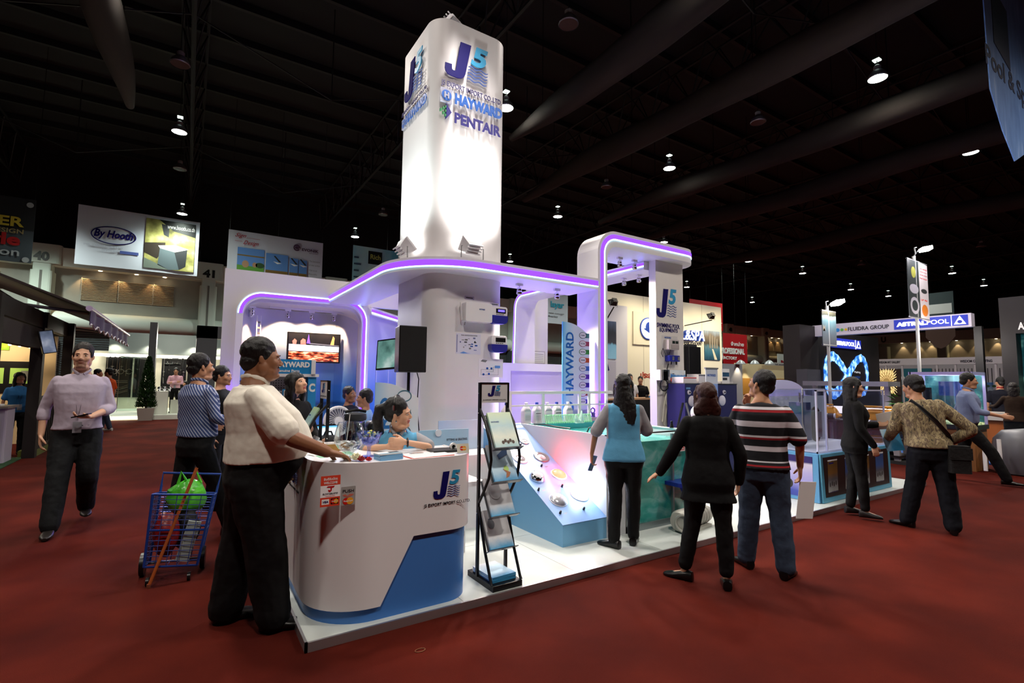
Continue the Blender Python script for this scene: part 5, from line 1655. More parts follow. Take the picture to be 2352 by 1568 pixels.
t = sheet('name_plate', 'small grey name plate above the upper controller', xa, xb, GYz(1136, 703, T_), GYz(1136, 695, T_), T_, mat('plate_grey'), 'sign'); plate('print_line', (xa + .02, xb - .02, GYz(1136, 700, T_), GYz(1136, 698, T_)), F5, INK, t, .001)
# ---- sloped lamp display
sd = thing('sloped_display', 'low blue wedge stand with tilted panel of pool lamps', 'display stand', (3.19, 4.4, .05), 0, None, True)
PR = [(-3.63, .05), (-5.13, .05), (-5.13, 1.02), (-3.63, .245)]
SX0, SX1 = 2.92, 3.458
MB().prism(PR, -(SX1 - SX0), 0, M=leftf(SX0)).build('wedge', gmat('wedge_blue', 2, 0, 1, [(0, '74aed6'), (.45, '5f9fd0'), (.7, '4a8cc4'), (1, '8fc0e2')], .35, noisy=.2, nscale=1.4), sd)
sl = Vector((0, 1.5, .775)).normalized()
MSL = frame((SX0, 3.63, .2455), (1, 0, 0), sl)       # local x across, y up the slope, z out of it
L_ = Vector((0, 1.5, .775)).length
MB().prism([(-.004, -.004), (SX1 - SX0, -.004), (SX1 - SX0, L_), (-.004, L_)], .0, .006, M=MSL).build('top_panel', gmat('panel_print', 1, 0, 1.5, [(0, '7fa8e0'), (.25, '98b8ea'), (.6, 'b0c8ee'), (1, 'ccd8f2')], .3, noisy=.2, nscale=1.5), sd)
GL_EM = mat('lamp_white_glow', 'ffffff', .3, emit='f4ffff', es=9)
GL_RED = mat('lamp_red_glow', 'ff7a5a', .3, emit='ff5a3a', es=3.0)
GLS = mat('lamp_glass_clear', 'e8ecf4', .08, .35)
lampdef = [((0.363, 1.304), .06, 'steel', 'small steel-rimmed pool lamp at the top of the sloped panel'),
           ((0.126, 0.995), .085, 'white', 'pool lamp with a white ring and mirrored dish on the sloped panel'),
           ((0.403, 0.992), .09, 'steelbig', 'large steel-rimmed pool lamp with mirrored dish on the sloped panel'),
           ((0.133, 0.662), .08, 'chrome', 'raised chrome-collared pool lamp on the sloped panel'),
           ((0.425, 0.675), .088, 'red', 'pool lamp glowing red on the sloped panel'),
           ((0.163, 0.309), .09, 'dome', 'mirror-domed pool lamp lowest on the left of the sloped panel'),
           ((0.445, 0.330), .09, 'lit', 'pool lamp glowing bright white on the sloped panel'),
           ((0.097, 1.314), .06, 'white', 'small white-ringed pool lamp half hidden by the brochure rack')]
KNOBS = [(0.268, 1.235), (0.017, 0.848), (0.303, 0.838), (0.333, 0.487), (0.035, 0.483), (0.354, 0.138), (0.066, 0.140)]
for (u, v), r, kind, lab in lampdef:
 Mw = MSL @ Matrix.Translation((u, v, .006))
 t = thing('pool_lamp', lab, 'lamp', Mw.translation, 0, 'pool lamps on the sloped panel')
 R3 = MSL.to_3x3().to_4x4()
 if kind in ('steel', 'steelbig'):
  MB().lathe([(0, 0), (r, 0), (r, .008), (r * .93, .014), (r * .6, .014), (r * .55, .006), (0, .004)], R3, 32).build('rim', STEEL, t)
  MB().lathe([(r * .55, .006), (r * .4, .016), (r * .2, .021), (0, .022)], R3, 24).build('lens', GLS, t)
 elif kind == 'white':
  MB().lathe([(0, 0), (r, 0), (r, .008), (r * .92, .014), (r * .66, .012), (r * .62, .004), (0, .003)], R3, 32).build('ring', WHITE, t)
  MB().lathe([(r * .62, .006), (r * .4, .014), (r * .2, .018), (0, .019)], R3, 24).build('lens', mat('mirror_dish', 'c4c4c8', .22, .7), t)
 elif kind == 'chrome':
  MB().lathe([(0, 0), (r, 0), (r * 1.02, .01), (r * .82, .045), (r * .74, .05)], R3, 32).build('collar', CHROME, t)
  MB().lathe([(r * .76, .048), (r * .5, .056), (0, .06)], R3, 24).build('lens', GLS, t)
 elif kind == 'dome':
  MB().lathe([(0, 0), (r, 0), (r * .98, .012), (r * .8, .032), (r * .45, .046), (0, .05)], R3, 32).build('dome', mat('mirror_dome', 'e4e8f0', .2, .55), t)
  MB().lathe([(r, .0), (r * 1.06, .0), (r * 1.05, .006), (r, .006)], R3, 32).build('ring', WHITE, t)
 else:
  MB().lathe([(0, 0), (r * 1.03, 0), (r * 1.02, .008), (r * .95, .013), (r * .9, .013)], R3, 32).build('ring', WHITE, t)
  MB().lathe([(r * .9, .012), (r * .75, .026), (r * .4, .038), (0, .042)], R3, 28).build('lens', GL_EM if kind == 'lit' else GL_RED, t)
  w = MSL @ Vector((u, v, .07))
  if kind == 'lit':
   light('POINT', w, 6, 'd8f0ff', None, .06)
  else:
   light('POINT', w, 8, 'ff2838', None, .06)
m = None
for u, v in KNOBS:
 R3 = MSL @ Matrix.Translation((u, v, .006))
 MB().lathe([(.012, 0), (.011, .012), (.009, .03), (0, .031)], R3, 14).build('knob', BLACK, sd)
 lb = MB()
 for k in range(2):
  lb.box(.04, .085 - .015 * k, -.008 - k * .011, -.003 - k * .011, 0, .0006, R3)
 lb.build('caption_line', GREY, sd)

# ---- glass-fronted water tank
wt = thing('water_tank', 'big glass-fronted display tank of cloudy turquoise water', 'tank', (4.1, 4.4, .05), 0, None, True)
TX0, TX1, TY0, TY1, TZ = 3.46, 4.72, 3.63, 5.13, 1.015
PANW = mat('tank_white', 'd5d8de', .35)
MB().box(TX0, TX0 + .02, TY0, TY1, .05, TZ).build('side_panel', PANW, wt)
MB().box(TX1 - .02, TX1, TY0, TY1, .05, TZ).build('side_panel', PANW, wt)
MB().box(TX0 + .02, TX1 - .02, TY1 - .02, TY1, .05, TZ).build('back_panel', mat('tank_teal', '2f8f9a', .3), wt)
MB().box(TX0 + .02, 3.72, TY0, TY0 + .02, .05, TZ).build('front_panel', PANW, wt)
MB().box(TX0 + .02, TX1 - .02, TY0 + .02, TY1 - .02, .05, .07).build('base_panel', PANW, wt)
fr_ = mat('tank_frame', '8f9a9c', .35, .7)
for a, b, c, d in ((3.72, 3.745, .05, TZ), (4.42, 4.445, .1, TZ - .02), (3.72, 4.7, .05, .115), (4.69, 4.72, .05, TZ)):
 MB().box(a, b, TY0 - .006, TY0 + .02, c, d).build('frame_bar', fr_ if c < .06 and d < .2 else (fr_ if a < 4.6 else PANW), wt)
MB().box(3.745, 4.69, TY0 + .004, TY0 + .012, .115, TZ - .02).build('glass_pane', PANE, wt)
WAT = mat('cloudy_water', '2a8f8c', .15)
n_, b_ = nt(WAT)
tx = node(n_, 'ShaderNodeTexNoise'); tx.inputs['Scale'].default_value = 3.5; tx.inputs['Detail'].default_value = 6; tx.inputs['Distortion'].default_value = 1.2
n_.links.new(coords(n_, (1, 1, 1.6)), tx.inputs['Vector'])
rr = ramp(n_, [(.3, '2a9a94'), (.5, '4ab4ac'), (.62, '7ac4c4'), (.75, 'a8d8d8')])
n_.links.new(tx.outputs[0], rr.inputs[0]); n_.links.new(rr.outputs[0], b_.inputs['Base Color'])
MB().box(TX0 + .022, TX1 - .022, TY0 + .03, TY1 - .022, .07, .93).build('water', WAT, wt)
MB().prism([(TX0, TY0 - .008), (TX1, TY0 - .008), (TX1, TY0 + .022), (TX0, TY0 + .022)], TZ, TZ + .012).build('top_trim', BLACK, wt)
MB().box(TX1 - .03, TX1 + .01, TY0 + .022, TY1, TZ, TZ + .012).build('top_trim', PANW, wt)
MB().box(TX0, TX0 + .03, TY0 + .022, TY1, TZ, TZ + .008).build('top_trim', PANW, wt)
sgx0, sgx1, sgz0, sgz1 = 4.477, 4.622, 0.800, 0.988
sg = plate('warning_sign', (sgx0, sgx1, sgz0, sgz1), front(3.624), mat('sign_white', 'eeeeee', .4), wt, .003)
scx, scz, sr = (sgx0 + sgx1) / 2, sgz1 - .055, .042
F_ = front(3.621)
MB().prism(ell(scx, scz, sr * .86, sr, 24), 0, .001, M=F_, hole=ell(scx, scz, sr * .7, sr * .82, 24)).build('ban_ring', RED, sg)
MB().prism([(scx - .03, scz + .022), (scx - .024, scz + .03), (scx + .03, scz - .022), (scx + .024, scz - .03)], 0, .0015, M=F_).build('ban_bar', RED, sg)
MB().prism([(scx + .02, scz + .02), (scx + .0, scz + .022), (scx - .02, scz - .004), (scx - .005, scz - .012), (scx + .012, scz - .018), (scx + .008, scz)], 0, .0012, M=F_).build('hand_mark', mat('mark_brown', '5a2420', .5), sg)
bd = plate('sign_band', (sgx0 + .006, sgx1 - .006, sgz0 + .008, sgz0 + .045), front(3.621), RED, sg, .001)
text('ห้ามจับ', (sgx0 + .015, sgx1 - .015, sgz0 + .022, sgz0 + .042), front(3.62), PAPER, sg, .0006, .02)
text('DO NOT TOUCH', (sgx0 + .01, sgx1 - .01, sgz0 + .011, sgz0 + .018), front(3.62), PAPER, sg, .0006, .01)
# ---- shelf and rail behind the tank
dk = thing('shelf_deck', 'white shelf behind the tank carrying bottles and a rail', 'shelf', (4.4, 5.2, .05), 0, None, True)
MB().box(3.3, 5.6, 5.14, 5.38, .985, 1.005).build('shelf_top', WHITE, dk)
MB().box(3.3, 4.85, 5.34, 5.375, .05, .985).build('shelf_back', OFFW, dk)
MB().box(4.74, 5.6, 5.14, 5.16, .05, .985).build('shelf_front', OFFW, dk)
rl = thing('rail', 'white square-tube rail standing on the shelf in front of the bottles', 'railing', (4.4, 5.16, 1.005), 0, None, True)
YR = 5.17
zt, zm = 1.405, 1.238
MB().box(3.3, 5.309, YR - .014, YR + .014, zt - .026, zt + .01).build('top_bar', WHITE, rl)
MB().box(3.3, 5.118, YR - .01, YR + .01, zm - .012, zm + .006).build('middle_bar', WHITE, rl)
for px in (3.327, 3.830, 4.440, 4.611, 5.299):
 MB().box(px - .019, px + .019, YR - .012, YR + .012, 1.005, zt).build('post', WHITE, rl)
PLAS = mat('bottle_plastic', 'd9d3d6', .4)
CAPB = mat('cap_blue', '24409a', .4)
def bottle(x, y, cap, label, s=1.0):
 t = thing('bottle', label, 'bottle', (x, y, 1.005), 0, 'bottles on the tank shelf')
 m = MB(); R = []
 for z, w, d, q in ((0, .056, .042, .02), (.012, .06, .045, .02), (.15, .06, .045, .02), (.17, .056, .042, .02), (.225, .026, .024, .012), (.238, .018, .018, .009)):
  P = rrect(-w, w, -d, d, q, 4)
  R.append([Vector((a, b, z)) for a, b in P])
 m.loft(R); m.build('bottle_body', PLAS, t)
 MB().lathe([(.02, .238), (.022, .242), (.022, .262), (.019, .266), (0, .266)], n=16).build('cap', CAPB if cap else WHITE, t)
 lb = MB().box(-.046, .046, -.0465, -.045, .03, .13).build('label_patch', mat('label_pale', 'c9c3cc', .5), t)
 for k in range(5):
  MB().box(-.04, .03 + .01 * (k % 2), -.047, -.0465, .045 + k * .013, .049 + k * .013).build('print_line', GREY, lb)
 if cap: MB().box(-.046, .046, -.0475, -.0465, .122, .13).build('dark_band', INK, lb)
 MB().tube([(.045, 0, .175), (.05, 0, .2), (.03, 0, .225)], .007, 6).build('handle', PLAS, t)
 return t
labs = ['blue-capped white bottle half behind the rack at the left end of the shelf', 'white-capped bottle right of the first rail post', 'blue-capped white bottle just left of the second rail post', 'white-capped bottle just right of the second rail post', 'blue-capped white bottle left of the round banner emblem', 'white-capped bottle standing before the round banner emblem']
for i, (x, c) in enumerate(((3.334, 1), (3.632, 0), (3.799, 1), (3.968, 0), (4.122, 1), (4.315, 0))):
 bottle(x, 5.26, c, labs[i])
# pale green pool grating and clear plastic piece
t = thing('pool_grating', 'strip of pale green slatted pool grating on the tank edge', 'grating', (3.95, 4.98, 1.02), -.05)
gx0, gx1 = 3.731 - 3.95, 4.441 - 3.95
MINT = mat('grating_mint', 'a8e4b4', .4)
ns = 27
for k in range(ns):
 x = gx0 + (gx1 - gx0) * k / (ns - 1)
 MB().box(x - .0055, x + .0055, -.006, .006, 0, .115, Matrix.Translation((0, -.03 + .006 * math.sin(k * .35), .0)) @ Matrix.Rotation(-.3, 4, 'X')).build('slat', MINT, t)
for y in (-.06, 0):
 P = [(gx0 + (gx1 - gx0) * k / 13, -.03 + .006 * math.sin(k * .7) + (y + .07) * .45, .016 + (y + .06) * 1.4) for k in range(14)]
 MB().tube(P, .005, 6).build('spine', MINT, t)
t = thing('crystal_ornament', 'clear jagged plastic ornament standing on the pool grating', 'ornament', (4.202, 4.9, 1.02))
m = MB()
for k in range(9):
 a = rnd.random() * 6.28; h = (.16, .12, .1, .09, .07, .06, .1, .05, .06)[k]
 m.lathe([(.03 - .002 * k, 0), (.026, h * .5), (.01, h * .9), (0, h)], Matrix.Translation((.03 * math.cos(a), .02 * math.sin(a), 0)) @ Matrix.Rotation(.2 * math.cos(a), 4, 'Y'), 6, False)
m.build('crystal', mat('ice_plastic', 'dcfaf0', .12, trans=.25), t)
MB().rbox(-.06, .06, -.035, .035, -.0, .015, .01).build('base', mat('ice_plastic'), t)
t = thing('hose_fitting', 'curved dark hose hooked over the front tank edge', 'hose', (3.85, 4.2, 1.0))
MB().tube([(-.06, .1, -.05), (-.05, .06, .03), (-.02, 0, .045), (.02, -.03, .02), (.03, -.05, -.1)], .009, 8).build('hose', DARKG, t)
t = thing('black_edge_strip', 'black flexible strip lying along the left tank edge', 'strip', (3.5, 4.6, 1.03))
MB().tube([(-.0, .3, .0), (.01, .1, .012), (.0, -.1, .006), (.02, -.35, .004)], .008, 6).build('strip', BLACK, t)
t = thing('pump_sample', 'small clear pump ornament on a grey block by the light strip', 'pump', (4.72, 5.24, 1.005))
MB().box(-.09, .12, -.05, .05, 0, .05).build('block', mat('block_lilac', 'a89ab4', .5), t)
MB().tube([(.02 + .035 * math.cos(a), 0, .14 + .035 * math.sin(a)) for a in [2 * PI * k / 18 for k in range(18)]], .01, 6, closed=True).build('ring', mat('pump_indigo', '4a3a8a', .2), t)
MB().lathe([(.03, .05), (.025, .08), (.03, .1), (.015, .12)], n=12, x=.03).build('pump_foot', mat('pump_indigo'), t)
# ---- tall printed standees
def standee(X0, X1, z0, z1, Y, label, full):
 t = thing('printed_standee', label, 'standee', ((X0 + X1) / 2, Y, z0), 0, 'tall printed standees', True)
 w = X1 - X0
 P = [(X0, z0), (X1, z0), (X1, z1 - w * .35)]
 for k in range(10):
  a = k / 9
  P.append((X1 - w * a, z1 - w * .35 * (1 - math.sin(a * PI * .5)) ** 1.3))
 MB().prism(P, -.015, 0, M=front(Y)).build('board', gmat('standee_print_%d' % full, 0, -w / 2, w / 2, [(0, '62aef6'), (.16, 'a8d0fa'), (.4, 'cdd6fa'), (1, 'ccd0f8')] if full else [(0, '9fc8e8'), (.3, 'd5e2ec'), (1, 'e6eaee')], .35), t)
 F = front(Y)
 h = z1 - z0
 if full:
  text('HAYWARD', (X0 + w * .12, X0 + w * .4, z0 + h * .56, z1 - h * .06), F, SBLUE, t, .002, .02, rot=90)
  MB().prism(ell(X0 + w * .24, z0 + h * .487, w * .17, h * .037, 24), .001, .003, M=F).build('emblem_disc', SBLUE, t)
  text('H', (X0 + w * .14, X0 + w * .34, z0 + h * .467, z0 + h * .507), F, mat('standee_pale', 'b4c4f0', .4), t, .001, .06, rot=90, lift=.004)
  cols = ['1f5a6a', '7a1c4a', '2f7a3a', 'b0401c', '2f5ab8', '4a1c9a', '2a0f8a', '7a1a2a', '2a24a0']
  words = ['PUMPS', 'FILTERS', 'HEATING', 'CLEANERS', 'CONTROLS', 'AUTOMATION', 'LIGHTING', 'VALVES', 'WHITE GOODS']
  rim = ['2a3f5a', '8a2a5a', '2f6a3a', 'b0402a', '6a70b8', '5a2aa0', '5a2a8a', '9a2a4a', '4a3aa0']
  for k in range(9):
   z = z1 - h * (.075 + k * .0505)
   plate('tab', (X0 + w * .78, X1 - .004, z - h * .014, z + h * .014), F, mat('tab_%d' % k, cols[k], .4), t, .002)
   MB().prism(ell(X0 + w * .74, z, w * .135, h * .0195, 22), .002, .003, M=F).build('oval_rim', mat('rim_%d' % k, rim[k], .4), t)
   MB().prism(ell(X0 + w * .74, z, w * .118, h * .0168, 22), .003, .004, M=F).build('oval', mat('oval_pale', 'd6d0ee', .4), t)
   text(words[k], (X0 + w * .655, X0 + w * .825, z - h * .0045, z + h * .0045), F, INKV, t, .001, .01, lift=.004)
 else:
  text('HAYWARD', (X0 + w * .1, X0 + w * .34, z0 + h * .1, z1 - h * .1), F, mat('standee_letter', '2a6cb0', .4), t, .002, .02, rot=90)
  for k in range(7):
   z = z1 - h * (.09 + k * .12)
   MB().prism(ell(X0 + w * .66, z, w * .17, h * .04, 22), .001, .003, M=F, hole=ell(X0 + w * .66, z, w * .15, h * .033, 22)).build('oval_rim', mat('rim_teal', '3a6a7a', .4), t)
 return t
standee(4.331, 4.825, .05, 2.372, 5.4, 'tall blue standee with vertical lettering and coloured ovals right of the tower', 1)
standee(1.520, 1.964, .05, 1.515, 4.75, 'pale standee with vertical blue lettering behind the seated woman', 0)
# low cabinet and fittings board before the tower
t = thing('fittings_cabinet', 'low white cabinet with a blue banded front before the tower', 'cabinet', (2.45, 4.9, .05), 0, None, True)
MB().box(2.2, 2.86, 4.58, 5.2, .05, .78).build('carcass', WHITE, t)
bx = plate('fascia_board', (1.9, 2.437, .82, 1.055), front(4.57), gmat('fitting_print', 2, -.2, .2, [(0, '4a8cc4'), (.5, '6aa4d4'), (1, 'a4cce4')], .35, noisy=.3), t, .012)
text('FITTING & GRATING', (2.191, 2.420, 0.942, 0.964), front(4.557), INK, t, .001, .01)
MB().prism(ell(2.097, 1.026, .034, .034, 20), 0, .01, M=front(4.555)).build('fitting_disc', mat('disc_pale', 'd8e4ee', .3), t)
plate('back_board', (2.3, 2.86, .78, 1.104), front(5.0), gmat('board_print', 0, -.3, .3, [(0, '9ab8dc'), (1, 'c4d6ea')], .3), t, .01)
MB().box(2.86, 2.915, 4.57, 4.6, .05, .3).build('blue_kick', LBLUE, t)
t = thing('bar_stool', 'chrome stool leg standing behind the brochure rack', 'stool', (2.1, 3.98, .05))
MB().tube([(0, 0, 0), (0, 0, .62)], .012, 10).build('leg', CHROME, t); MB().tube([(-.3, .1, 0), (-.3, .1, .62)], .012, 10).build('leg', CHROME, t)
MB().tube([(-.3, -.2, 0), (-.3, -.2, .62)], .012, 10).build('leg', CHROME, t); MB().tube([(0, -.25, 0), (0, -.25, .62)], .012, 10).build('leg', CHROME, t)
MB().rbox(-.34, .04, -.28, .14, .62, .66, .04).build('seat', OFFW, t)
# genuine-parts stand
t = thing('parts_stand', 'white pegboard stand with a blue parts sign on top', 'display stand', (.9, 5.55, .05), 0, None, True)
gx0, gx1 = 0.607, 1.072
gz0, gz1 = 1.591, 1.737
sgn = plate('top_sign', (gx0, gx1, gz0, gz1), front(5.5), mat('parts_blue', '1f86c8', .4), t, .02)
MB().box(gx1, gx1 + .04, 5.46, 5.52, gz0, gz1).build('sign_edge', WHITE, t)
text('HAYWARD', (0.722, gx1 - .015, 1.657, 1.714), front(5.479), PAPER, sgn, .002, .05)
text('Genuine Parts', (0.740, 0.960, 1.608, 1.635), front(5.479), PAPER, sgn, .002, .02)
ex = 0.690
MB().prism(ell(ex, 1.679, .028, .028, 22), 0, .002, M=front(5.479), hole=ell(ex, 1.679, .019, .019, 22)).build('emblem_ring', PAPER, sgn)
MB().box(gx0, gx1 + .08, 5.48, 5.9, gz0 - .03, gz0).build('top_ledge', WHITE, t)
pegm = mat('pegboard', 'a4a4ac', .5)
n_, b_ = nt(pegm)
MB().box(gx0, gx1 - .02, 5.6, 5.62, .06, gz0 - .03).build('pegboard', pegm, t)
hm = MB()
for i in range(16):
 for j in range(24):
  hm.lathe([(0, 0), (.006, 0)], frame((gx0 + .03 + i * .025, 5.5985, gz0 - .07 - j * .025), (1, 0, 0), (0, 0, 1)), 6, False)
hm.build('peg_hole', DARKG, t)['kind'] = 'stuff'
MB().box(gx1 - .02, gx1 + .06, 5.5, 5.88, .06, gz0 - .03).build('side_panel', mat('side_blue', '2f8fcf', .4), t)
text('C', (gx1 - .012, gx1 + .05, 1.406, 1.495), front(5.5), PAPER, t, .001, .05)
pk = thing('tube_pack', 'blue and white tube pack hanging on the pegboard', 'pack', (0.842, 5.58, 1.293))
MB().box(-.02, .02, -.01, .0, 0, .14).build('card', mat('parts_blue'), pk); MB().tube([(0, -.016, .02), (0, -.016, .13)], .01, 10).build('tube', PAPER, pk)
# rear furniture
t = thing('rear_desk', 'white desk at the back of the booth with laptop and bags', 'desk', (1.75, 6.6, .05), 0, None, True)
MB().box(1.0, 2.3, 5.95, 6.55, .72, .76).build('desk_top', WHITE, t)
MB().box(1.0, 2.3, 5.97, 6.0, .05, .72).build('front_panel', WHITE, t); MB().box(1.0, 1.04, 6.0, 6.53, .05, .72).build('side_panel', WHITE, t); MB().box(2.26, 2.3, 6.0, 6.53, .05, .72).build('side_panel', WHITE, t)
lx, lz = 1.488, 1.067
t = thing('laptop', 'open laptop with a bright screen facing us on the rear desk', 'laptop', (lx, 6.3, .76), .12)
sc_ = lz
LP = Matrix.Translation((0, 0, max(.0, lz - .76 + .02)))
MB().box(-.15, .17, -.16, .08, .0, .02).build('keyboard_base', mat('laptop_violet', '4a3f6a', .4), t)
Ml = Matrix.Translation((0, .08, .02)) @ Matrix.Rotation(-.12, 4, 'X') @ Matrix.Rotation(.0, 4, 'Z')
MB().box(-.15, .15, 0, .012, 0, .21, Ml).build('screen_lid', BLACK, t)
MB().box(-.135, .135, -.001, .0, .018, .19, Ml).build('display', gmat('laptop_display', 2, .02, .2, [(0, '7fb8d8'), (.12, 'cfe2ea'), (.85, 'd8e8ec'), (1, '4aa0d0')], .3, emit=.9), t)
t = thing('backpack', 'black backpack standing on the rear desk beside the laptop', 'bag', (1.320, 5.7, .55))
m = MB()
R = []
for z, w, d in ((0, .17, .1), (.1, .19, .12), (.25, .18, .12), (.34, .14, .09), (.38, .07, .05)):
 R.append([Vector((a, b, z)) for a, b in rrect(-w, w, -d, d, .05, 5)])
m.loft(R); m.build('bag_body', add_bump(mat('bag_black', '0c0c0e', .8), .5, 40), t)
MB().rbox(-.12, .12, -.15, -.1, .05, .2, .02).build('front_pocket', mat('bag_black'), t); MB().tube([(-.05, 0, .37), (-.03, 0, .42), (.03, 0, .42), (.05, 0, .37)], .01, 6).build('handle', BLACK, t)
MB().box(.02, .07, -.152, -.15, .16, .175).build('badge', PAPER, t)
t = thing('bag_stand', 'white plinth under the backpack at the back of the counter', 'plinth', (1.320, 5.7, .05)); MB().rbox(-.22, .22, -.17, .17, 0, .5, .02).build('plinth_body', WHITE, t)
pe = thing('pump_pedestal', 'blue-topped pedestal carrying a clear black pump', 'plinth', (1.442, 4.9, .05))
MB().rbox(-.2, .22, -.15, .15, 0, .74, .02).build('plinth_body', OFFW, pe); MB().rbox(-.21, .23, -.16, .16, .74, .8, .02).build('plinth_top', mat('plinth_blue', '3f8cc4', .4), pe)
t = thing('pool_pump', 'black and clear pool pump on the blue-topped pedestal', 'pump', (1.442, 4.9, .85))
CLRD = clear('smoked_clear', '8a9098', .5, .1)
MB().lathe([(.085, 0), (.09, .02), (.09, .28), (.085, .3)], n=24, x=-.06).build('strainer_pot', CLRD, t)
MB().lathe([(.1, .3), (.105, .32), (.1, .36), (.05, .375), (0, .375)], n=24, x=-.06).build('lid', DARKG, t)
MB().tube([(-.16, 0, .38), (-.06, 0, .4), (.04, 0, .38)], .014, 8).build('lid_handle', BLACK, t)
for z, r in ((.23, .065), (.07, .06)):
 MB().lathe([(0, -.08), (r * .7, -.08), (r, -.05), (r, .06), (r * .6, .08), (0, .08)], Matrix.Translation((.1, -.02, z)) @ Matrix.Rotation(PI / 2, 4, 'X'), 20).build('motor_housing', BLACK, t)
 MB().lathe([(0, .082), (r * .5, .082), (r * .5, .086), (0, .086)], Matrix.Translation((.1, -.02, z)) @ Matrix.Rotation(PI / 2, 4, 'X'), 16).build('inlet', DARKG, t)
MB().box(.05, .16, -.1, -.098, .13, .17).build('rating_plate', mat('label_pale'), t)
t = thing('desk_fan', 'round white desk fan behind the seated man', 'fan', (1.601, 6.45, .76))
Mf = Matrix.Translation((0, 0, .26)) @ Matrix.Rotation(PI / 2, 4, 'X') @ Matrix.Rotation(.2, 4, 'Y')
MB().tube([Mf @ Vector((.17 * math.cos(a), .17 * math.sin(a), 0)) for a in [2 * PI * k / 32 for k in range(32)]], .02, 8, closed=True).build('outer_ring', WHITE, t)
for k in range(26):
 a = 2 * PI * k / 26
 MB().tube([Mf @ Vector((.055 * math.cos(a), .055 * math.sin(a), .02)), Mf @ Vector((.165 * math.cos(a + .25), .165 * math.sin(a + .25), .02))], .0035, 5).build('grille_bar', WHITE, t)
MB().lathe([(0, 0), (.055, 0), (.055, .03), (0, .035)], Mf, 20).build('hub', WHITE, t)
MB().lathe([(.155, -.012), (.0, -.012)], Mf, 24).build('shade_disc', mat('fan_shadow', '8a8a98', .5), t)  # grey disc stands in for the shade behind the grille
MB().tube([(0, 0, 0), (0, .02, .1)], .02, 8).build('stem', WHITE, t); MB().lathe([(.09, 0), (.085, .015), (.03, .03)]).build('fan_base', WHITE, t)
# ---- equipment on the logo column
C5 = 5.5
def cx(px, y=820): pass
bp = sheet('backing_panel', 'clear backing panel behind the dosing equipment on the logo column', GYx(1520, 800, C5), GYx(1556, 800, C5), GYz(1535, 838, C5), GYz(1535, 771, C5), C5, mat('panel_clear', 'd4d2d2', .2), 'panel')
text('HAYWARD', (GYx(1526, 774, C5), GYx(1541, 775, C5), GYz(1530, 777, C5), GYz(1530, 773, C5)), front(C5 - .003), SBLUE, bp, .001, .03)
t = thing('control_box', 'grey control box with two dark displays on the logo column', 'device', (GYx(1547, 790, C5), C5, GYz(1547, 803, C5)), 0, None, True)
xa, xb, za, zb = GYx(1536, 790, C5 - .1), GYx(1560, 790, C5 - .1), GYz(1548, 803, C5 - .1), GYz(1548, 780, C5 - .1)
MB().prism(rrect(xa, xb, za, zb, .01, 3), 0, .1, M=front(C5)).build('casing', mat('casing_grey', 'bdb6b6', .4), t, .005)
for k in (0, 1): plate('display', (xa + .09 + k * .08, xa + .155 + k * .08, za + .1, zb - .02), front(C5 - .1), mat('display_green', '24302e', .2), t, .003)
plate('lower_flap', (xa + .06, xb - .01, za + .015, za + .08), front(C5 - .1), mat('flap_grey', 'a89f9f', .4), t, .006)
MB().tube([(xa + .1, C5 - .05, za), (xa + .08, C5 - .04, za - .08), (xa + .02, C5 - .03, za - .1), (xa - .06, C5 - .03, za + .02), (xa - .1, C5 - .03, za - .06), (xa - .06, C5 - .03, za - .12)], .006, 6).build('cable', DARKG, t)
t = thing('dosing_pump', 'blue twin dosing pump under the grey control box', 'pump', (GYx(1548, 822, C5), C5, GYz(1548, 830, C5)), 0, None, True)
xa, xb, za, zb = GYx(1536, 822, C5 - .08), GYx(1561, 822, C5 - .08), GYz(1548, 830, C5 - .08), GYz(1548, 816, C5 - .08)
for k in (0, 1):
 a = xa + (xb - xa) * .5 * k
 MB().prism(rrect(a + .002, a + (xb - xa) * .5 - .004, za, zb, .012, 3), 0, .09, M=front(C5)).build('pump_case', mat('pump_blue', '20298c', .35), t, .004)
 plate('pump_window', (a + .075, a + (xb - xa) * .5 - .012, za + .02, zb - .02), front(C5 - .09), GREY, t, .003)
 MB().lathe([(.02, -.05), (.022, 0), (.012, .01)], Matrix.Translation((a + .08, C5 - .05, za)), 10).build('nozzle', CHROME, t)
MB().tube([(xa + .03, C5 - .05, za - .04), (xa + .0, C5 - .04, za - .12), (xa + .06, C5 - .04, za - .2), (xa + .16, C5 - .05, za - .2)], .008, 6).build('tube', BLACK, t)
t = thing('salt_cell', 'clear cylindrical cell on white brackets hung with a black cable loop', 'device', (GYx(1526, 862, C5), C5, GYz(1526, 874, C5)), 0, None, True)
xm, za, zb = GYx(1526, 862, C5 - .08), GYz(1526, 873, C5 - .08), GYz(1526, 849, C5 - .08)
MB().lathe([(.075, za), (.075, zb)], Matrix.Translation((xm, C5 - .09, 0)), 20).build('cylinder', CLRD, t)
for k, q in enumerate((-1, 1)): MB().box(xm + q * .1 - .02, xm + q * .1 + .02, C5 - .1, C5, za, zb).build('bracket', WHITE, t)
MB().tube([(xm, C5 - .09, za + .02), (xm, C5 - .09, zb - .03)], .03, 10).build('core', DARKG, t)
MB().tube([(xm + .09 * math.cos(a), C5 - .07, za - .08 + .09 * math.sin(a)) for a in [2 * PI * k / 22 for k in range(22)]], .011, 6, closed=True).build('cable_loop', BLACK, t)
xa, xb, za, zb = GYx(1540, 862, C5 - .05), GYx(1574, 862, C5 - .05), GYz(1556, 876, C5 - .05), GYz(1556, 850, C5 - .05)
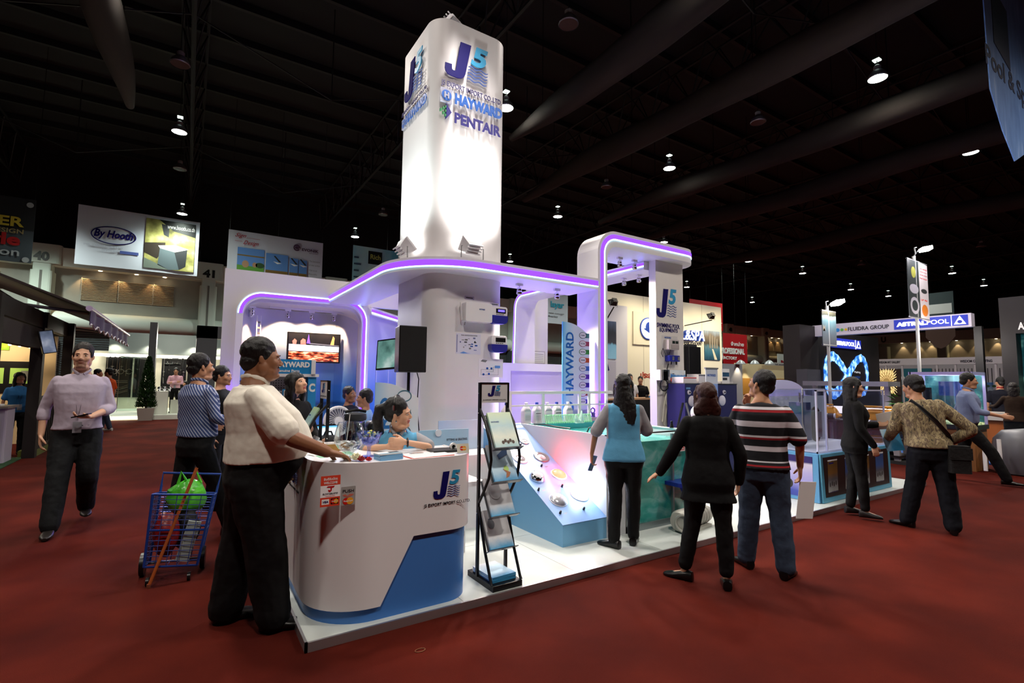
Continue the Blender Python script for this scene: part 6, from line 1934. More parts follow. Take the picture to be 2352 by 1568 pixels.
t = sheet('wave_poster', 'blue wave poster with an orange tag on the logo column', xa, xb, za, zb, C5 - .05, gmat('poster_wave', 2, 0, .25, [(0, '1f62b0'), (.35, '3a86cc'), (.5, 'e4ecf2'), (.8, 'cfdce8'), (1, '4a78b8')], .3, noisy=.8, nscale=4))
plate('orange_tag', (xa - .0, xa + .14, za + .0, za + .06), front(C5 - .053), REDB, t, .004)
for k in range(4): MB().prism(ell(xb - .06, za + .03 + k * .04, .012, .012, 10), 0, .001, M=front(C5 - .053)).build('icon', PAPER, t)
t = thing('filter_cartridge', 'white cartridge lying sideways on the logo column', 'cartridge', (GYx(1548, 897, C5), C5, GYz(1548, 897, C5)), 0, None, True)
xm, zm_ = GYx(1548, 897, C5), GYz(1548, 897, C5)
Mx = Matrix.Translation((xm, C5 - .08, zm_)) @ Matrix.Rotation(PI / 2, 4, 'Y')
MB().lathe([(.04, -.15), (.05, -.1), (.07, -.08), (.075, .12), (.05, .14), (0, .14)], Mx, 20).build('cartridge_body', WHITE, t)
MB().lathe([(0, -.165), (.03, -.165), (.045, -.15), (.045, -.12)], Mx, 16).build('socket', GREY, t)
plate('label_patch', (xm + .01, xm + .11, zm_ + .08, zm_ + .14), front(C5 - .06), mat('side_blue'), t, .002)
t = thing('white_hose', 'coil of white hose hanging low on the logo column', 'hose', (GYx(1533, 925, C5), C5, GYz(1533, 925, C5)), 0, None, True)
xm, zm_ = GYx(1534, 917, C5), GYz(1534, 917, C5)
MB().tube([(xm + .075 * math.cos(a), C5 - .05 - .03 * math.cos(a), zm_ + .12 * math.sin(a)) for a in [2 * PI * k / 26 for k in range(26)]], .018, 8, closed=True).build('coil', mat('hose_cream', 'dcd8c8', .4), t)
MB().tube([(xm - .06, C5 - .02, zm_ + .08), (xm - .12, C5 - .02, zm_ - .1), (xm - .16, C5 - .02, zm_ - .35), (xm - .12, C5 - .02, zm_ - .42), (xm - .07, C5 - .02, zm_ - .2), (xm - .03, C5 - .02, zm_ - .05)], .012, 6).build('loose_loop', mat('hose_cream'), t)
t = thing('bottle_cap_stand', 'small black nozzle standing on the tank edge before the logo column', 'nozzle', (4.7, 3.86, 1.027))
MB().lathe([(.025, 0), (.02, .03), (.012, .05), (.014, .075), (0, .08)], n=12).build('nozzle_body', BLACK, t)

# ---- blue filter board and goods right of the column
bb = thing('fittings_board', 'dark blue board of round white fittings right of the logo column', 'display board', (7.2, 5.1, .05), 0, None, True)
YBD = 5.1
bx0, bx1, bzt = 6.532, 7.894, 1.521
MB().box(bx0, bx1, YBD, YBD + .35, .05, bzt).build('board_body', mat('board_indigo', '12124a', .5), bb)
MB().box(bx0, bx1, YBD - .01, YBD + .36, bzt, bzt + .012).build('board_top', DARKG, bb)
text('HAYWARD', (bx0 + .03, bx0 + .13, bzt - .08, bzt - .05), front(YBD), LBLUE, bb, .002, .03)
WDISC = mat('disc_white', 'd0ccd8', .4)
for j, (py, r, xs) in enumerate(((1.390, .036, (1581, 1599, 1617, 1640, 1660)), (1.253, .085, (1587, 1609, 1632, 1655)), (0.879, .085, (1590, 1612)))):
 for i, x in enumerate(xs):
  X_ = bx0 + (x - 1573) / 119 * (bx1 - bx0)
  Mf = frame((X_, YBD, py), (1, 0, 0), (0, 0, 1))
  MB().lathe([(r, 0), (r, .012), (r * .9, .02), (r * .5, .022), (r * .3, .03 if j else .01), (0, .03 if j else .01)], Mf, 24).build('round_fitting', WDISC, bb)
  if j == 0: MB().lathe([(0, .024), (r * .45, .024)], Mf, 14).build('fitting_hole', DARKG, bb)
fp = thing('sand_filter_pump', 'white pump body with two grey ports on a red base', 'pump', (6.229, 4.6, 0.987), .35)
fz = 0.987
Mx = Matrix.Translation((0, 0, .12)) @ Matrix.Rotation(PI / 2, 4, 'Y')
MB().lathe([(0, -.17), (.05, -.165), (.1, -.13), (.125, -.06), (.13, .05), (.12, .12), (0, .14)], Mx, 28).build('pump_body', WHITE, fp)
for z in (.17, .05):
 MB().lathe([(.045, -.04), (.05, .0), (.045, .02), (.03, .02)], Matrix.Translation((-.1, -.1, z)) @ Matrix.Rotation(1.3, 4, 'X') @ Matrix.Rotation(-.3, 4, 'Y'), 18).build('port', DARKG, fp)
 MB().lathe([(0, .005), (.035, .005)], Matrix.Translation((-.1, -.1, z)) @ Matrix.Rotation(1.3, 4, 'X') @ Matrix.Rotation(-.3, 4, 'Y') , 14).build('port_mouth', BLACK, fp)
MB().box(-.18, .16, -.1, .12, -.035, .0).build('base', RED, fp); MB().box(-.04, .03, -.128, -.12, .17, .21).build('orange_label', REDB, fp)
t = thing('pump_stand', 'dark stand holding the white pump before the blue board', 'stand', (6.229, 4.6, .05)); MB().rbox(-.2, .2, -.13, .15, 0, fz - .087, .02).build('stand_body', DARKG, t)
t = thing('roll_up_banner', 'narrow light blue roll-up banner standing before the blue board', 'standee', (6.915, 4.9, .05), 0, None, True)
xa, xb, zt_ = 6.783, 7.082, 1.764
MB().box(xa, xb, 4.9, 4.91, .1, zt_).build('sheet', gmat('rollup_print', 2, .1, 1.7, [(0, '6f8fd0'), (.72, '7f9fdc'), (.86, '86a4de'), (.862, 'cfd6e4'), (1, 'c4cbd8')], .4), t)
MB().box(xa - .01, xb + .01, 4.89, 4.92, zt_, zt_ + .02).build('top_bar', GREY, t); MB().box(xa - .02, xb + .02, 4.86, 4.95, .05, .1).build('cassette', GREY, t)
text('HAYWARD', (xa + .03, xb - .05, zt_ - .12, zt_ - .08), front(4.9), SBLUE, t, .001, .02)
text('Totally', (xa + .05, xb - .1, zt_ - .34, zt_ - .3), front(4.9), PAPER, t, .001); text('Hayward', (xa + .07, xb - .05, zt_ - .4, zt_ - .36), front(4.9), PAPER, t, .001)
zb_ = bzt + .012
for i, (p0, p1, h, l) in enumerate(((1576, 1604, .1, 'white carton with a red stripe on top of the blue board'), (1609, 1650, .15, 'larger white carton on top of the blue board behind the roll-up banner'), (1660, 1690, .04, 'flat pale carton at the right end of the blue board top'))):
 xa = bx0 + (p0 - 1573) / 119 * (bx1 - bx0); xb = bx0 + (p1 - 1573) / 119 * (bx1 - bx0)
 t = thing('carton', l, 'box', ((xa + xb) / 2, 5.25, zb_), 0, None, True)
 MB().box(xa, xb, 5.15, 5.38, zb_, zb_ + h).build('box_body', mat('carton_white', 'd8d4d6', .6), t, .004)
 MB().box(xa, xb, 5.148, 5.15, zb_ + h * .8, zb_ + h * .95).build('printed_band', RED if i == 0 else GREY, t)
xa = bx0 + (1660 - 1573) / 119 * (bx1 - bx0)
t = thing('leaflet_stand', 'white leaflet stand with a dark photo on top of the blue board', 'leaflet', (xa + .1, 5.13, zb_), 0, None, True)
MB().box(xa, xa + .2, 5.12, 5.126, zb_, zb_ + .25).build('leaflet', PAPER, t); MB().box(xa + .01, xa + .19, 5.117, 5.12, zb_ + .12, zb_ + .19).build('photo_print', mat('print_pool', '1f4a6a', .3), t); MB().box(xa + .01, xa + .13, 5.117, 5.12, zb_ + .06, zb_ + .1).build('photo_print', INK, t)
t = thing('folding_stool', 'blue folding stool over a grey pump behind the woman in black', 'stool', (4.425 + .1, 3.471 + .12, .05))
for q in (-.1, .1):
 MB().tube([(-.15, q, 0), (.15, q, .42)], .016, 8).build('leg', mat('stool_blue', '1a2a8a', .35), t); MB().tube([(.15, q, 0), (-.15, q, .42)], .016, 8).build('leg', mat('stool_blue'), t)
MB().rbox(-.19, .19, -.14, .14, .41, .45, .04).build('seat', mat('stool_blue'), t)
t = thing('pump_motor', 'grey ribbed pump motor lying on the platform', 'motor', (4.369 + .0, 3.297 + .1, .05), .15)
Mx = Matrix.Translation((0, 0, .11)) @ Matrix.Rotation(PI / 2, 4, 'Y')
GC = mat('motor_grey', 'a8a8a0', .45, .2)
MB().lathe([(0, -.2), (.09, -.19), (.11, -.15), (.11, .0), (.085, .03), (.085, .35), (.07, .4), (0, .41)], Mx, 24).build('motor_body', GC, t)
for k in range(5): MB().lathe([(.088, .06 + k * .055), (.094, .065 + k * .055), (.094, .08 + k * .055), (.088, .085 + k * .055)], Mx, 24).build('rib', GC, t)
MB().tube([(-.2, -.06 + .08 * math.cos(a), .11 + .08 * math.sin(a)) for a in [2 * PI * k / 20 for k in range(20)]], .014, 6, closed=True).build('flange', GC, t)
MB().box(-.12, .3, -.1, .1, 0, .03).build('base', GC, t)
t = thing('easel_frame', 'silver easel leg leaning beside the logo column', 'easel', (6.566, 5.0, .05), 0, None, True)
MB().tube([(6.419, 5.000, 1.235), (6.453, 4.9, 0.846), (6.397, 4.8, .05)], .018, 6).build('leg', STEEL, t)
MB().tube([(6.419, 5.05, 1.235), (6.419 - .05, 5.35, .05)], .018, 6).build('leg', BLACK, t)

# ---- acrylic demonstration tank on its poster plinth
dp = thing('tank_plinth', 'blue plinth with dark poster front under the clear tank', 'plinth', (7.7, 3.6, .0), 0, None, True)
PX0, PX1, PYF, PYB, PZ = 6.72, 8.72, 3.22, 4.1, .66
SKYB = mat('plinth_sky', '5fa0d4', .4)
MB().box(PX0, PX1, PYF + .03, PYB, .055, PZ).build('plinth_body', SKYB, dp)
pf_ = MB().prism([(PX0 + .04, .055), (PX1 + .05, .055), (PX1, PZ), (PX0, PZ)], -.02, .0, M=front(PYF)).build('front_board', mat('front_sky', '4f98b8', .4), dp)
MB().prism([(PX0 + .1, .12), (PX1 - .04, .12), (PX1 - .07, PZ - .04), (PX0 + .05, PZ - .04)], 0, .004, M=front(PYF)).build('dark_field', mat('field_brown', '1c0c0c', .5), dp)
for k in range(4):
 xa = PX0 + .16 + k * .455; xb = xa + .25
 ps = plate('poster', (xa, xb, .17, PZ - .08), front(PYF - .004), gmat('poster_%d' % (k % 2), 2, .0, .66, [(0, '24244a'), (.27, '2a2a50'), (.28, '9aa0a0'), (.5, '4a4f58'), (.62, '6a4a20' if k % 2 == 0 else '2a4f8a'), (.85, '4a3a1a' if k % 2 == 0 else '24406f'), (.86, 'cfd4da'), (1, 'd8dce2')], .4, noisy=.06, nscale=9), dp, .002)
 for q in range(4): MB().prism(ell(xa + .05 + q * .05, .27 + .012 * (q % 2), .014, .03, 10), .002, .003, M=front(PYF - .004)).build('pump_print', DARKG, ps)
 plate('title_print', (xa + .03, xa + .15, PZ - .13, PZ - .115), front(PYF - .006), NAVY, ps, .001)
ML_ = leftf(PX0)
plate('side_poster', (-PYB + .1, -PYF - .1, .1, PZ - .04), ML_, gmat('side_print', 2, 0, .66, [(0, '2f3f9a'), (.25, '3f4fb0'), (.4, '9a9ae0'), (.62, 'b8b4ea'), (.78, 'd8d4ee'), (.82, '2a1f6a'), (1, '2a1f6a')], .4), dp, .003)
for q in range(2): MB().prism(ell(-3.42 - q * .2, .2 + .05 * q, .05, .06, 14), .003, .005, M=ML_).build('pump_print', DARKG, dp)
tk = thing('acrylic_tank', 'clear acrylic tank of water on the poster plinth', 'tank', (7.8, 3.7, PZ), 0, None, True)
AX0, AX1, AY0, AY1, AZ = 6.78, 8.76, 3.28, 4.1, 1.47
CLA = clear('acrylic_pale', 'f2f4fc', .22, .04)
EDGE = mat('acrylic_edge', 'ced2ee', .15)
for nm, b in (('front_pane', (AX0, AX1, AY0, AY0 + .012)), ('back_pane', (AX0, AX1, AY1 - .012, AY1)), ('side_pane', (AX0, AX0 + .012, AY0, AY1)), ('side_pane', (AX1 - .012, AX1, AY0, AY1))):
 MB().box(*b, PZ, AZ).build(nm, CLA, tk)
for x, y in ((AX0, AY0), (AX1, AY0), (AX0, AY1), (AX1, AY1), (7.02, AY0)):
 MB().box(x - .01, x + .01, y - .01, y + .01, PZ, AZ).build('edge_strip', EDGE, tk)
for y in (AY0, AY1): MB().box(AX0 - .01, AX1 + .01, y - .01, y + .01, AZ - .018, AZ).build('edge_strip', EDGE, tk)
MB().box(AX0 - .01, AX1 + .01, AY0 - .012, AY0 + .01, PZ, PZ + .025).build('edge_strip', EDGE, tk)
MB().box(AX0 + .014, AX1 - .014, AY0 + .014, AY1 - .014, PZ + .004, PZ + .012).build('floor_pane', mat('tank_floor', 'b8c0cc', .4), tk)
MB().box(AX0 + .02, AX1 - .02, AY1 - .03, AY1 - .014, PZ + .02, 1.36).build('back_sheet', mat('tank_back', '9aa4b4', .3), tk)
for i, (x, w, l) in enumerate(((7.2, .12, 'dark blue filter block in the left of the clear tank'), (7.62, .1, 'black oval cleaner frame in the middle of the clear tank'))):
 t = thing('pool_cleaner', l, 'pool cleaner', (x, 3.7, PZ + .012))
 if i == 0:
  MB().rbox(-w, w, -.1, .1, .1, .62, .03).build('filter_body', mat('cleaner_navy', '24345a', .4), t)
  for k in range(6): MB().box(w, w + .03, -.06, .06, .12 + k * .07, .16 + k * .07).build('rib', mat('cleaner_navy'), t)
  MB().tube([(0, 0, .62), (0, 0, .75)], .015, 8).build('rod', STEEL, t)
 else:
  MB().tube([(.09 * math.cos(a), 0, .3 + .22 * math.sin(a)) for a in [2 * PI * k / 24 for k in range(24)]], .035, 8, closed=True).build('frame_ring', BLACK, t)
  MB().box(-.05, .05, -.06, .06, .12, .48).build('filter_body', mat('cleaner_grey', '6a707c', .4), t)
t = thing('air_hose', 'thin grey hose looping over the left corner of the clear tank', 'hose', (6.8, 3.5, 1.45))
MB().tube([(.5, .2, -.1), (.3, .1, .02), (.08, 0, .03), (-.04, -.06, -.05), (-.03, -.05, -.4), (.0, -.06, -.55)], .008, 6).build('hose', GREY, t)
t = thing('lilac_cover', 'pale lilac dome cover standing behind the clear tank', 'cover', (8.4, 5.3, .05), 0, None, True)
dx0, dx1, dz0, dz1 = 8.914, 10.541, 1.048, 1.617
P = [(dx0, .1), (dx1, .1), (dx1, dz1 - .3)] + [((dx0 + dx1) / 2 + (dx1 - dx0) / 2 * math.cos(PI * k / 16), dz1 - .3 + .3 * math.sin(PI * k / 16)) for k in range(1, 16)] + [(dx0, dz1 - .3)]
MB().prism(P, -.06, 0, M=front(5.3)).build('shell', mat('lilac_plastic', 'b4acd8', .35), t)
MB().box(dx0 - .02, dx1 + .02, 5.2, 5.3, dz1 - .36, dz1 - .3).build('lip', mat('lilac_dark', '8f84c4', .4), t)
MB().box(dx0 + .1, dx1 - .1, 5.3, 5.6, .05, .1).build('foot', GREY, t)
# ================================================================ neighbouring booths
# ---- awning booth on the left
DWOOD = mat('dark_timber', '17110e', .55)
pg = thing('pergola', 'dark timber pergola frame of the awning booth on the left', 'pergola', (-3.2, 13, 0), 0, None, True)
for x, y in ((-2.42, 12.9), (-2.35, 15.3), (-2.42, 10.2), (-5.2, 15.3), (-5.2, 12.9)):
 MB().box(x - .09, x + .09, y - .09, y + .09, 0, 2.75).build('post', DWOOD, pg)
for y in (12.9, 15.3): MB().box(-5.2, -2.3, y - .06, y + .06, 2.45, 2.75).build('beam', DWOOD, pg)
MB().box(-2.5, -2.36, 10.1, 15.4, 2.45, 2.75).build('beam', DWOOD, pg)
MB().box(-2.5, -2.36, 10.1, 12.9, 2.05, 2.42).build('curtain_board', mat('dark_cloth', '2c2624', .8), pg)
aw2 = thing('awning', 'dark retractable awning with a pale scalloped front edge', 'awning', (-2.4, 15, 2.7), 0, None, True)
AWC = mat('awning_cloth', '2b2020', .8)
PA = [(-1.55, 2.74), (-1.6, 2.79), (-4.4, 3.95), (-4.4, 3.89)]
MB().prism([(-a, b) for a, b in PA], 0, .0, M=None) if False else None
V = [(x, y, z) for y in (11.7, 18.6) for x, z in PA]
MB().add(V, [(0, 1, 2, 3), (7, 6, 5, 4), (0, 4, 5, 1), (1, 5, 6, 2), (2, 6, 7, 3), (3, 7, 4, 0)]).build('roof_cloth', AWC, aw2)
MB().tube([(-4.42, 11.3, 3.98), (-4.42, 18.8, 3.98)], .13, 14).build('roller', mat('roller_pale', '9c98a4', .4), aw2)
MB().tube([(-1.55, 11.65, 2.76), (-1.55, 18.65, 2.76)], .05, 12).build('front_bar', mat('bar_lilac', 'b9a9c8', .4), aw2)
nW = 40; V, F = [], []
for i in range(nW + 1):
 y = 11.7 + 6.9 * i / nW
 zb = 2.46 + .035 * math.sin(i * PI * .5)
 V += [(-1.53 + .02 * math.sin(i * .9), y, 2.74), (-1.53 + .03 * math.sin(i * .9), y, zb)]
k = len(V)
V += [(v[0] - .01, v[1], v[2]) for v in V]
for i in range(nW):
 a = 2 * i; F += [(a, a + 1, a + 3, a + 2), (k + a, k + a + 2, k + a + 3, k + a + 1), (a + 1, k + a + 1, k + a + 3, a + 3)]
MB().add(V, F, True).build('valance', mat('valance_violet', '6e6488', .8), aw2)
P = [(-1.52, 11.7 + 6.9 * i / 120, 2.455 + .035 * math.sin(i / 3 * PI * .5) + .012 * math.sin(i * 2)) for i in range(121)]
MB().tube(P, .014, 6).build('valance_trim', mat('trim_pale', 'c9c4d0', .6), aw2)
MB().tube([(-1.6, 12, 2.7), (-3.0, 12.2, 2.85), (-4.3, 12, 3.8)], .03, 8).build('folding_arm', GREY, aw2); MB().tube([(-1.6, 17.8, 2.7), (-3.0, 17.6, 2.85), (-4.3, 17.8, 3.8)], .03, 8).build('folding_arm', GREY, aw2)
lb = thing('left_booth_wall', 'cream rear wall of the awning booth with green and black panels', 'wall panel', (-4.2, 15.6, 0), 0, None, True)
MB().box(-7.5, -2.6, 15.6, 15.7, 0, 2.45).build('wall_sheet', mat('cream_wall', 'c9b48e', .7), lb)
BD = front(15.6)
plate('black_board', (-4.6, -2.95, 1.15, 1.85), BD, BLACK, lb, .03)
for i, x in enumerate((-4.55, -3.95, -3.35)):
 pb = plate('product_print', (x, x + .5, 1.35, 1.7), BD, mat('green_print', '9cc860', .6), lb, .035)
 plate('product_shape', (x + .18, x + .32, 1.42, 1.64), BD, mat('grey_shape', '7a7a72', .6), pb, .037)
plate('green_strip', (-5.2, -3.4, 2.1, 2.4), BD, nmat('foliage_strip', [(.35, '2f6a10'), (.6, '8ac020'), (.75, 'c8e060')], 3, 4, .7), lb, .02)
plate('orange_strip', (-5.0, -3.6, .86, 1.05), BD, mat('orange_strip', 'd0541c', .6), lb, .02)
wp = plate('word_plate', (-3.2, -2.65, .75, 1.05), BD, PAPER, lb, .02)
text('rüf', (-3.05, -2.72, .8, .97), front(15.57), INK, wp, .004, .02)
light('SPOT', (-3.6, 14.6, 2.6), 90, 'ffe4b8', (-3.6, 15.6, 1.2), .08, 120, .6)
light('POINT', (-4.6, 14.2, 2.3), 40, 'ffe8c8', None, .15)
tr2 = thing('lamp_row', 'row of small spot lamps under the pergola beam', 'spotlight', (-3, 15.1, 2.4), 0, None, True)
for k in range(5):
 MB().lathe([(.03, -.08), (.05, -.02), (.05, .06), (.02, .08)], Matrix.Translation((-3.4 + k * .16, 14.9, 2.3 - .02 * k)) @ Matrix.Rotation(.5, 4, 'X'), 12).build('lamp_body', CHROME, tr2)
 MB().ball((-3.4 + k * .16, 14.86, 2.22 - .02 * k), .03, None, 8, 6).build('lamp_lens', WARM, tr2)
ts = thing('portrait_screen', 'tilted portrait screen hanging in the awning booth', 'television', (-2.175, 12.2, 2.151))
MT = Matrix.Rotation(.35, 4, 'Z') @ Matrix.Rotation(-.22, 4, 'Y') @ frame((0, 0, 0), (1, 0, 0), (0, 0, 1))
plate('housing', (-.1, .1, -.21, .21), MT, BLACK, ts, .07, .01); plate('picture', (-.085, .085, -.195, .195), MT, nmat('screen_pale', [(.35, '3a4658'), (.55, '6f7c94'), (.7, 'a8b0bc')], 3, 3, .3, emit=.45), ts, .072)
MB().tube([(-.05, .05, 0), (-.25, .5, .25)], .02, 8).build('arm', BLACKM, ts)
fe = thing('booth_fence', 'black slatted fence panel of the awning booth', 'fence', (-2.38, 14.1, 0), 0, None, True)
for z0, z1 in ((1.08, 1.14), (.12, .2)): MB().box(-2.42, -2.36, 13.0, 15.2, z0, z1).build('rail', DWOOD, fe)
for k in range(13): MB().box(-2.41, -2.37, 13.05 + k * .17, 13.1 + k * .17, .2, 1.08).build('baluster', DWOOD, fe)
MB().box(-2.6, -2.35, 13.0, 15.2, .0, .12).build('plinth', mat('moss_green', '55591a', .8), fe)
cu = thing('white_counter', 'white counter at the left edge in front of the awning booth', 'counter', (-3.0, 12.5, 0), 0, None, True)
MB().rbox(-3.6, -2.62, 12.2, 12.75, 0, .96, .05).build('cabinet_body', mat('counter_pale', 'b9b2c0', .5), cu); MB().rbox(-3.65, -2.58, 12.15, 12.8, .96, 1.0, .05).build('worktop', mat('counter_top', '8a8078', .4), cu)
plate('drawer_front', (-3.4, -2.75, .62, .86), front(12.2), mat('counter_pale'), cu, .012); plate('door_front', (-3.4, -2.75, .1, .58), front(12.2), mat('counter_pale'), cu, .012)
for k in range(3): tag(MB().box(-3.3 + k * .2, -3.12 + k * .2, 12.3, 12.5, 1.0, 1.01 + .01 * k).build('leaflet', PAPER), ['white leaflet on the left of the pale counter', 'white leaflet in the middle of the pale counter', 'white leaflet at the right end of the pale counter'][k], 'leaflet', 'leaflets on the pale counter')
tf_ = thing('turf_patch', 'green turf patch before the awning booth', 'turf', (-3.2, 11, 0), 0, None, True)
MB().box(-4.5, -2.5, 9.3, 13, .001, .012).build('turf', nmat('turf_green', [(.4, '0f2a12'), (.6, '1f4a20')], 30, 3, .9), tf_)

# ---- bathroom-fittings booth at the far left
sb = thing('shower_booth_floor', 'white lit-edged platform of the bathroom fittings booth', 'platform', (-.8, 24, 0), 0, None, True)
MB().box(-4.2, 3.4, 22.1, 28, 0, .16).build('deck', mat('deck_white', 'dfe4d8', .4), sb)
MB().box(-4.2, -1.25, 22.07, 22.1, .04, .14).build('edge_light', mat('edge_glow', 'fff6d8', .4, emit='fff2cc', es=3), sb)
FR = mat('frame_grey_dark', '4a4d52', .6)
pt = thing('shower_portal', 'dark grey pillars and fascia of the bathroom fittings booth', 'portal', (-.5, 25, .16), 0, None, True)
for (a, b) in ((-1.298, -1.068), (0.226, 0.940)):
 MB().box(a, b, 23.5, 24.2, .16, 3.62 if a < 0 else 3.6).build('pillar', FR, pt)
MB().box(-2.801, 4, 26.5, 26.7, 2.509, 3.387).build('fascia', mat('fascia_slate', '565f60', .6), pt)
MB().box(0.226, 2.2, 23.5, 24.2, 3.1, 3.6).build('lintel', FR, pt)
MB().box(-4.2, 4, 26.45, 26.5, 2.435 - .08, 2.472).build('light_line', mat('line_glow', 'fffbe8', .4, emit='fff8e0', es=4), pt)
sw = thing('fittings_wall', 'white wall with black panels of chrome shower fittings', 'wall panel', (-.5, 27, .16), 0, None, True)
MB().box(-4.2, 4, 27, 27.1, .16, 2.6).build('wall_sheet', mat('cream_pale', 'cfcab8', .6), sw)
FW = front(27)
for a, b in ((243, 304), (308, 334), (371, 428), (431, 447)):
 plate('black_panel', (GYx(a, 850, 27), GYx(b, 850, 27), 0.641, 2.454), FW, mat('panel_black', '0b0b0d', .3), sw, .05)
FWP = front(26.94)
rnd = random.Random(11)
def rail_fit(x, z0, z1):
 m = MB(); m.tube([(x, 26.9, z0), (x, 26.9, z1)], .018, 6); m.tube([(x - .1, 26.88, z1 - .1), (x + .1, 26.88, z1 - .1)], .022, 6); m.tube([(x - .06, 26.88, z0 + .2), (x + .06, 26.88, z0 + .2)], .02, 6)
 m.build('shower_fitting', CHROME, sw)
for px in (247, 258, 269, 279, 290, 316, 377, 388, 415, 422): rail_fit(GYx(px, 850, 27), 1.75 - .1 * (px % 3), 2.45)
for px in (384, 396, 408): MB().lathe([(0, .02), (.12, 0), (.03, .06), (.03, .1)], Matrix.Translation((GYx(px, 835, 27), 26.85, GYz(px, 836, 27))), 12).build('shower_rose', CHROME, sw)
for px in (262, 278, 297): MB().tube([(GYx(px, 853, 27) + .1 * math.cos(a), 26.88, GYz(px, 853, 27) + .1 * math.sin(a)) for a in [2 * PI * k / 16 for k in range(16)]], .018, 6, closed=True).build('towel_ring', CHROME, sw)
for k, py in enumerate((874, 878, 889, 893, 899, 902)):
 MB().tube([(GYx(256, py, 27), 26.88, GYz(256, py, 27)), (GYx(276 if k % 2 else 280, py, 27), 26.88, GYz(276, py, 27)), (GYx(294, py - 5, 27), 26.88, GYz(294, py - 5 if k > 1 else py, 27))], .02, 6).build('towel_bar', CHROME, sw)
for k, px in enumerate((376, 386, 393, 402, 412, 420)): MB().tube([(GYx(px, 866 + 6 * (k % 2), 27), 26.88, GYz(px, 866, 27)), (GYx(px, 880, 27), 26.88, GYz(px, 880, 27))], .022, 6).build('tap', CHROME, sw)
for x in (-2.6, -1.4, .2, 1.2): light('SPOT', (x, 26.2, 2.9), 60, 'fff2d8', (x, 26.9, 1.6), .06, 110, .6)
light('POINT', (-.6, 24.6, 3.0), 160, 'fff8e4', None, .3)
gs = thing('glass_shower', 'frameless glass shower screen on the white platform', 'shower screen', (-2.2, 24.5, .16), 0, None, True)
MB().box(-2.212, -1.602, 24.49, 24.51, .2, 2.3).build('glass_pane', clear('shower_glass', 'e0ece8', .5, .06), gs); MB().box(-2.212 - .02, -2.212, 24.48, 24.52, .16, 2.3).build('edge_profile', CHROME, gs)
MB().tube([(-2.212, 24.5, 2.3), (-1.395, 24.5, 2.25)], .02, 6).build('support_bar', CHROME, gs)
cw = thing('white_cube_counter', 'white block counter beside the potted cypress', 'counter', (-.5, 22.7, .16), 0, None, True)
MB().box(-1.036, -0.576, 22.5, 23.3, .16, 1.006).build('block', mat('block_white', 'e4e8dc', .4), cw)
for k in range(4): tag(MB().lathe([(.05, 0), (.03, .05), (.07, .08), (.05, .16), (0, .17)], n=10).build('tap_sample', CHROME), ['chrome tap sample, leftmost on the white block counter', 'chrome tap sample, second from left on the white block counter', 'chrome tap sample, third from left on the white block counter', 'chrome tap sample, rightmost on the white block counter'][k], 'tap', 'tap samples on the block counter').location = (-1.015 + .16 * k, 22.8, 1.006)
cw2 = thing('white_seat_block', 'small white seat block beyond the standing salesman', 'seat', (.1, 23, .16)); MB().rbox(-.2, .2, -.2, .2, 0, .5, .04).build('block', mat('block_white'), cw2); cw2.location = (-0.297, 23.2, .16)
cw3 = thing('white_end_counter', 'white counter half hidden by the man in the striped shirt', 'counter', (.35, 23.1, .16)); MB().box(-.1, .6, -.3, .3, 0, .85).build('block', mat('block_white'), cw3); cw3.location = (-0.155, 23, .16)
# potted cypress
cp = thing('potted_cypress', 'clipped cone cypress in a square pale pot', 'plant', (-1.170, 21.95, 0))
MB().loft([[Vector((a, b, z)) for a, b in rrect(-w, w, -w, w, .02, 2)] for z, w in ((0, .2), (.42, .25))]).build('pot', mat('pot_pale', '9a9088', .7), cp)
MB().tube([(0, 0, .4), (0, 0, .7)], .03, 8).build('trunk', mat('bark', '3a2a1c', .8), cp)
LF = [mat('leaf_dark', '12260f', .9, spec=.1), mat('leaf_green', '24421a', .9, spec=.1)]
m = MB()
for k in range(2600):
 z = rnd.random() ** 1.25; a = rnd.random() * 6.283
 r = (.28 * (1 - z) ** .7 + .03) * (.75 + .3 * rnd.random())
 p = Vector((r * math.cos(a), r * math.sin(a), .46 + z * 1.75)); d = Vector((math.cos(a) * .5, math.sin(a) * .5, .7 + rnd.random() * .4)).normalized()
 s_ = d.cross(Vector((0, 0, 1))).normalized() * .022
 m.cur = k % 2
 m.add([p - s_, p + s_, p + d * .085], [(0, 1, 2)])
m.build('foliage', LF, cp)['kind'] = 'stuff'

# ---- cream pool-and-spa booth behind the logo column
YC = 12.2
sp = thing('cream_booth_wall', 'cream rear wall of the spa booth with glowing letters', 'wall panel', (14, YC, 0), 0, None, True)
CREAM = mat('cream_board', 'ddd6c2', .6)
wx0, wx1 = GYx(1380, 700, YC), GYx(1657, 760, YC)
wz = GYz(1440, 675, YC)
MB().box(wx0, wx1, YC, YC + .15, 0, wz).build('wall_sheet', CREAM, sp)
for px in (1478, 1557, 1612):
 x = GYx(px, 750, YC); MB().box(x - .01, x + .01, YC - .004, YC, 0, wz).build('panel_joint', mat('joint_cream', 'b4ad9c', .7), sp)
MB().box(GYx(1395, 760, YC - .6), GYx(1441, 760, YC - .6), YC - .6, YC, .05, GYz(1420, 701, YC - .6)).build('side_block', mat('block_pale', 'd0cfd6', .6), sp)
F1 = front(YC)
lp = plate('logo_panel', (GYx(1452, 750, YC), GYx(1512, 750, YC), GYz(1480, 792, YC), GYz(1480, 718, YC)), F1, mat('logo_panel', 'd6cfba', .6), sp, .06)
GLW = mat('letter_glow', 'ffffff', .4, emit='f4f0ff', es=2.2); GLB = mat('letter_blue', '1f3f98', .4)
lx_, lz_ = GYx(1484, 755, YC), GYz(1484, 755, YC); R0 = GYz(1484, 730, YC) - lz_
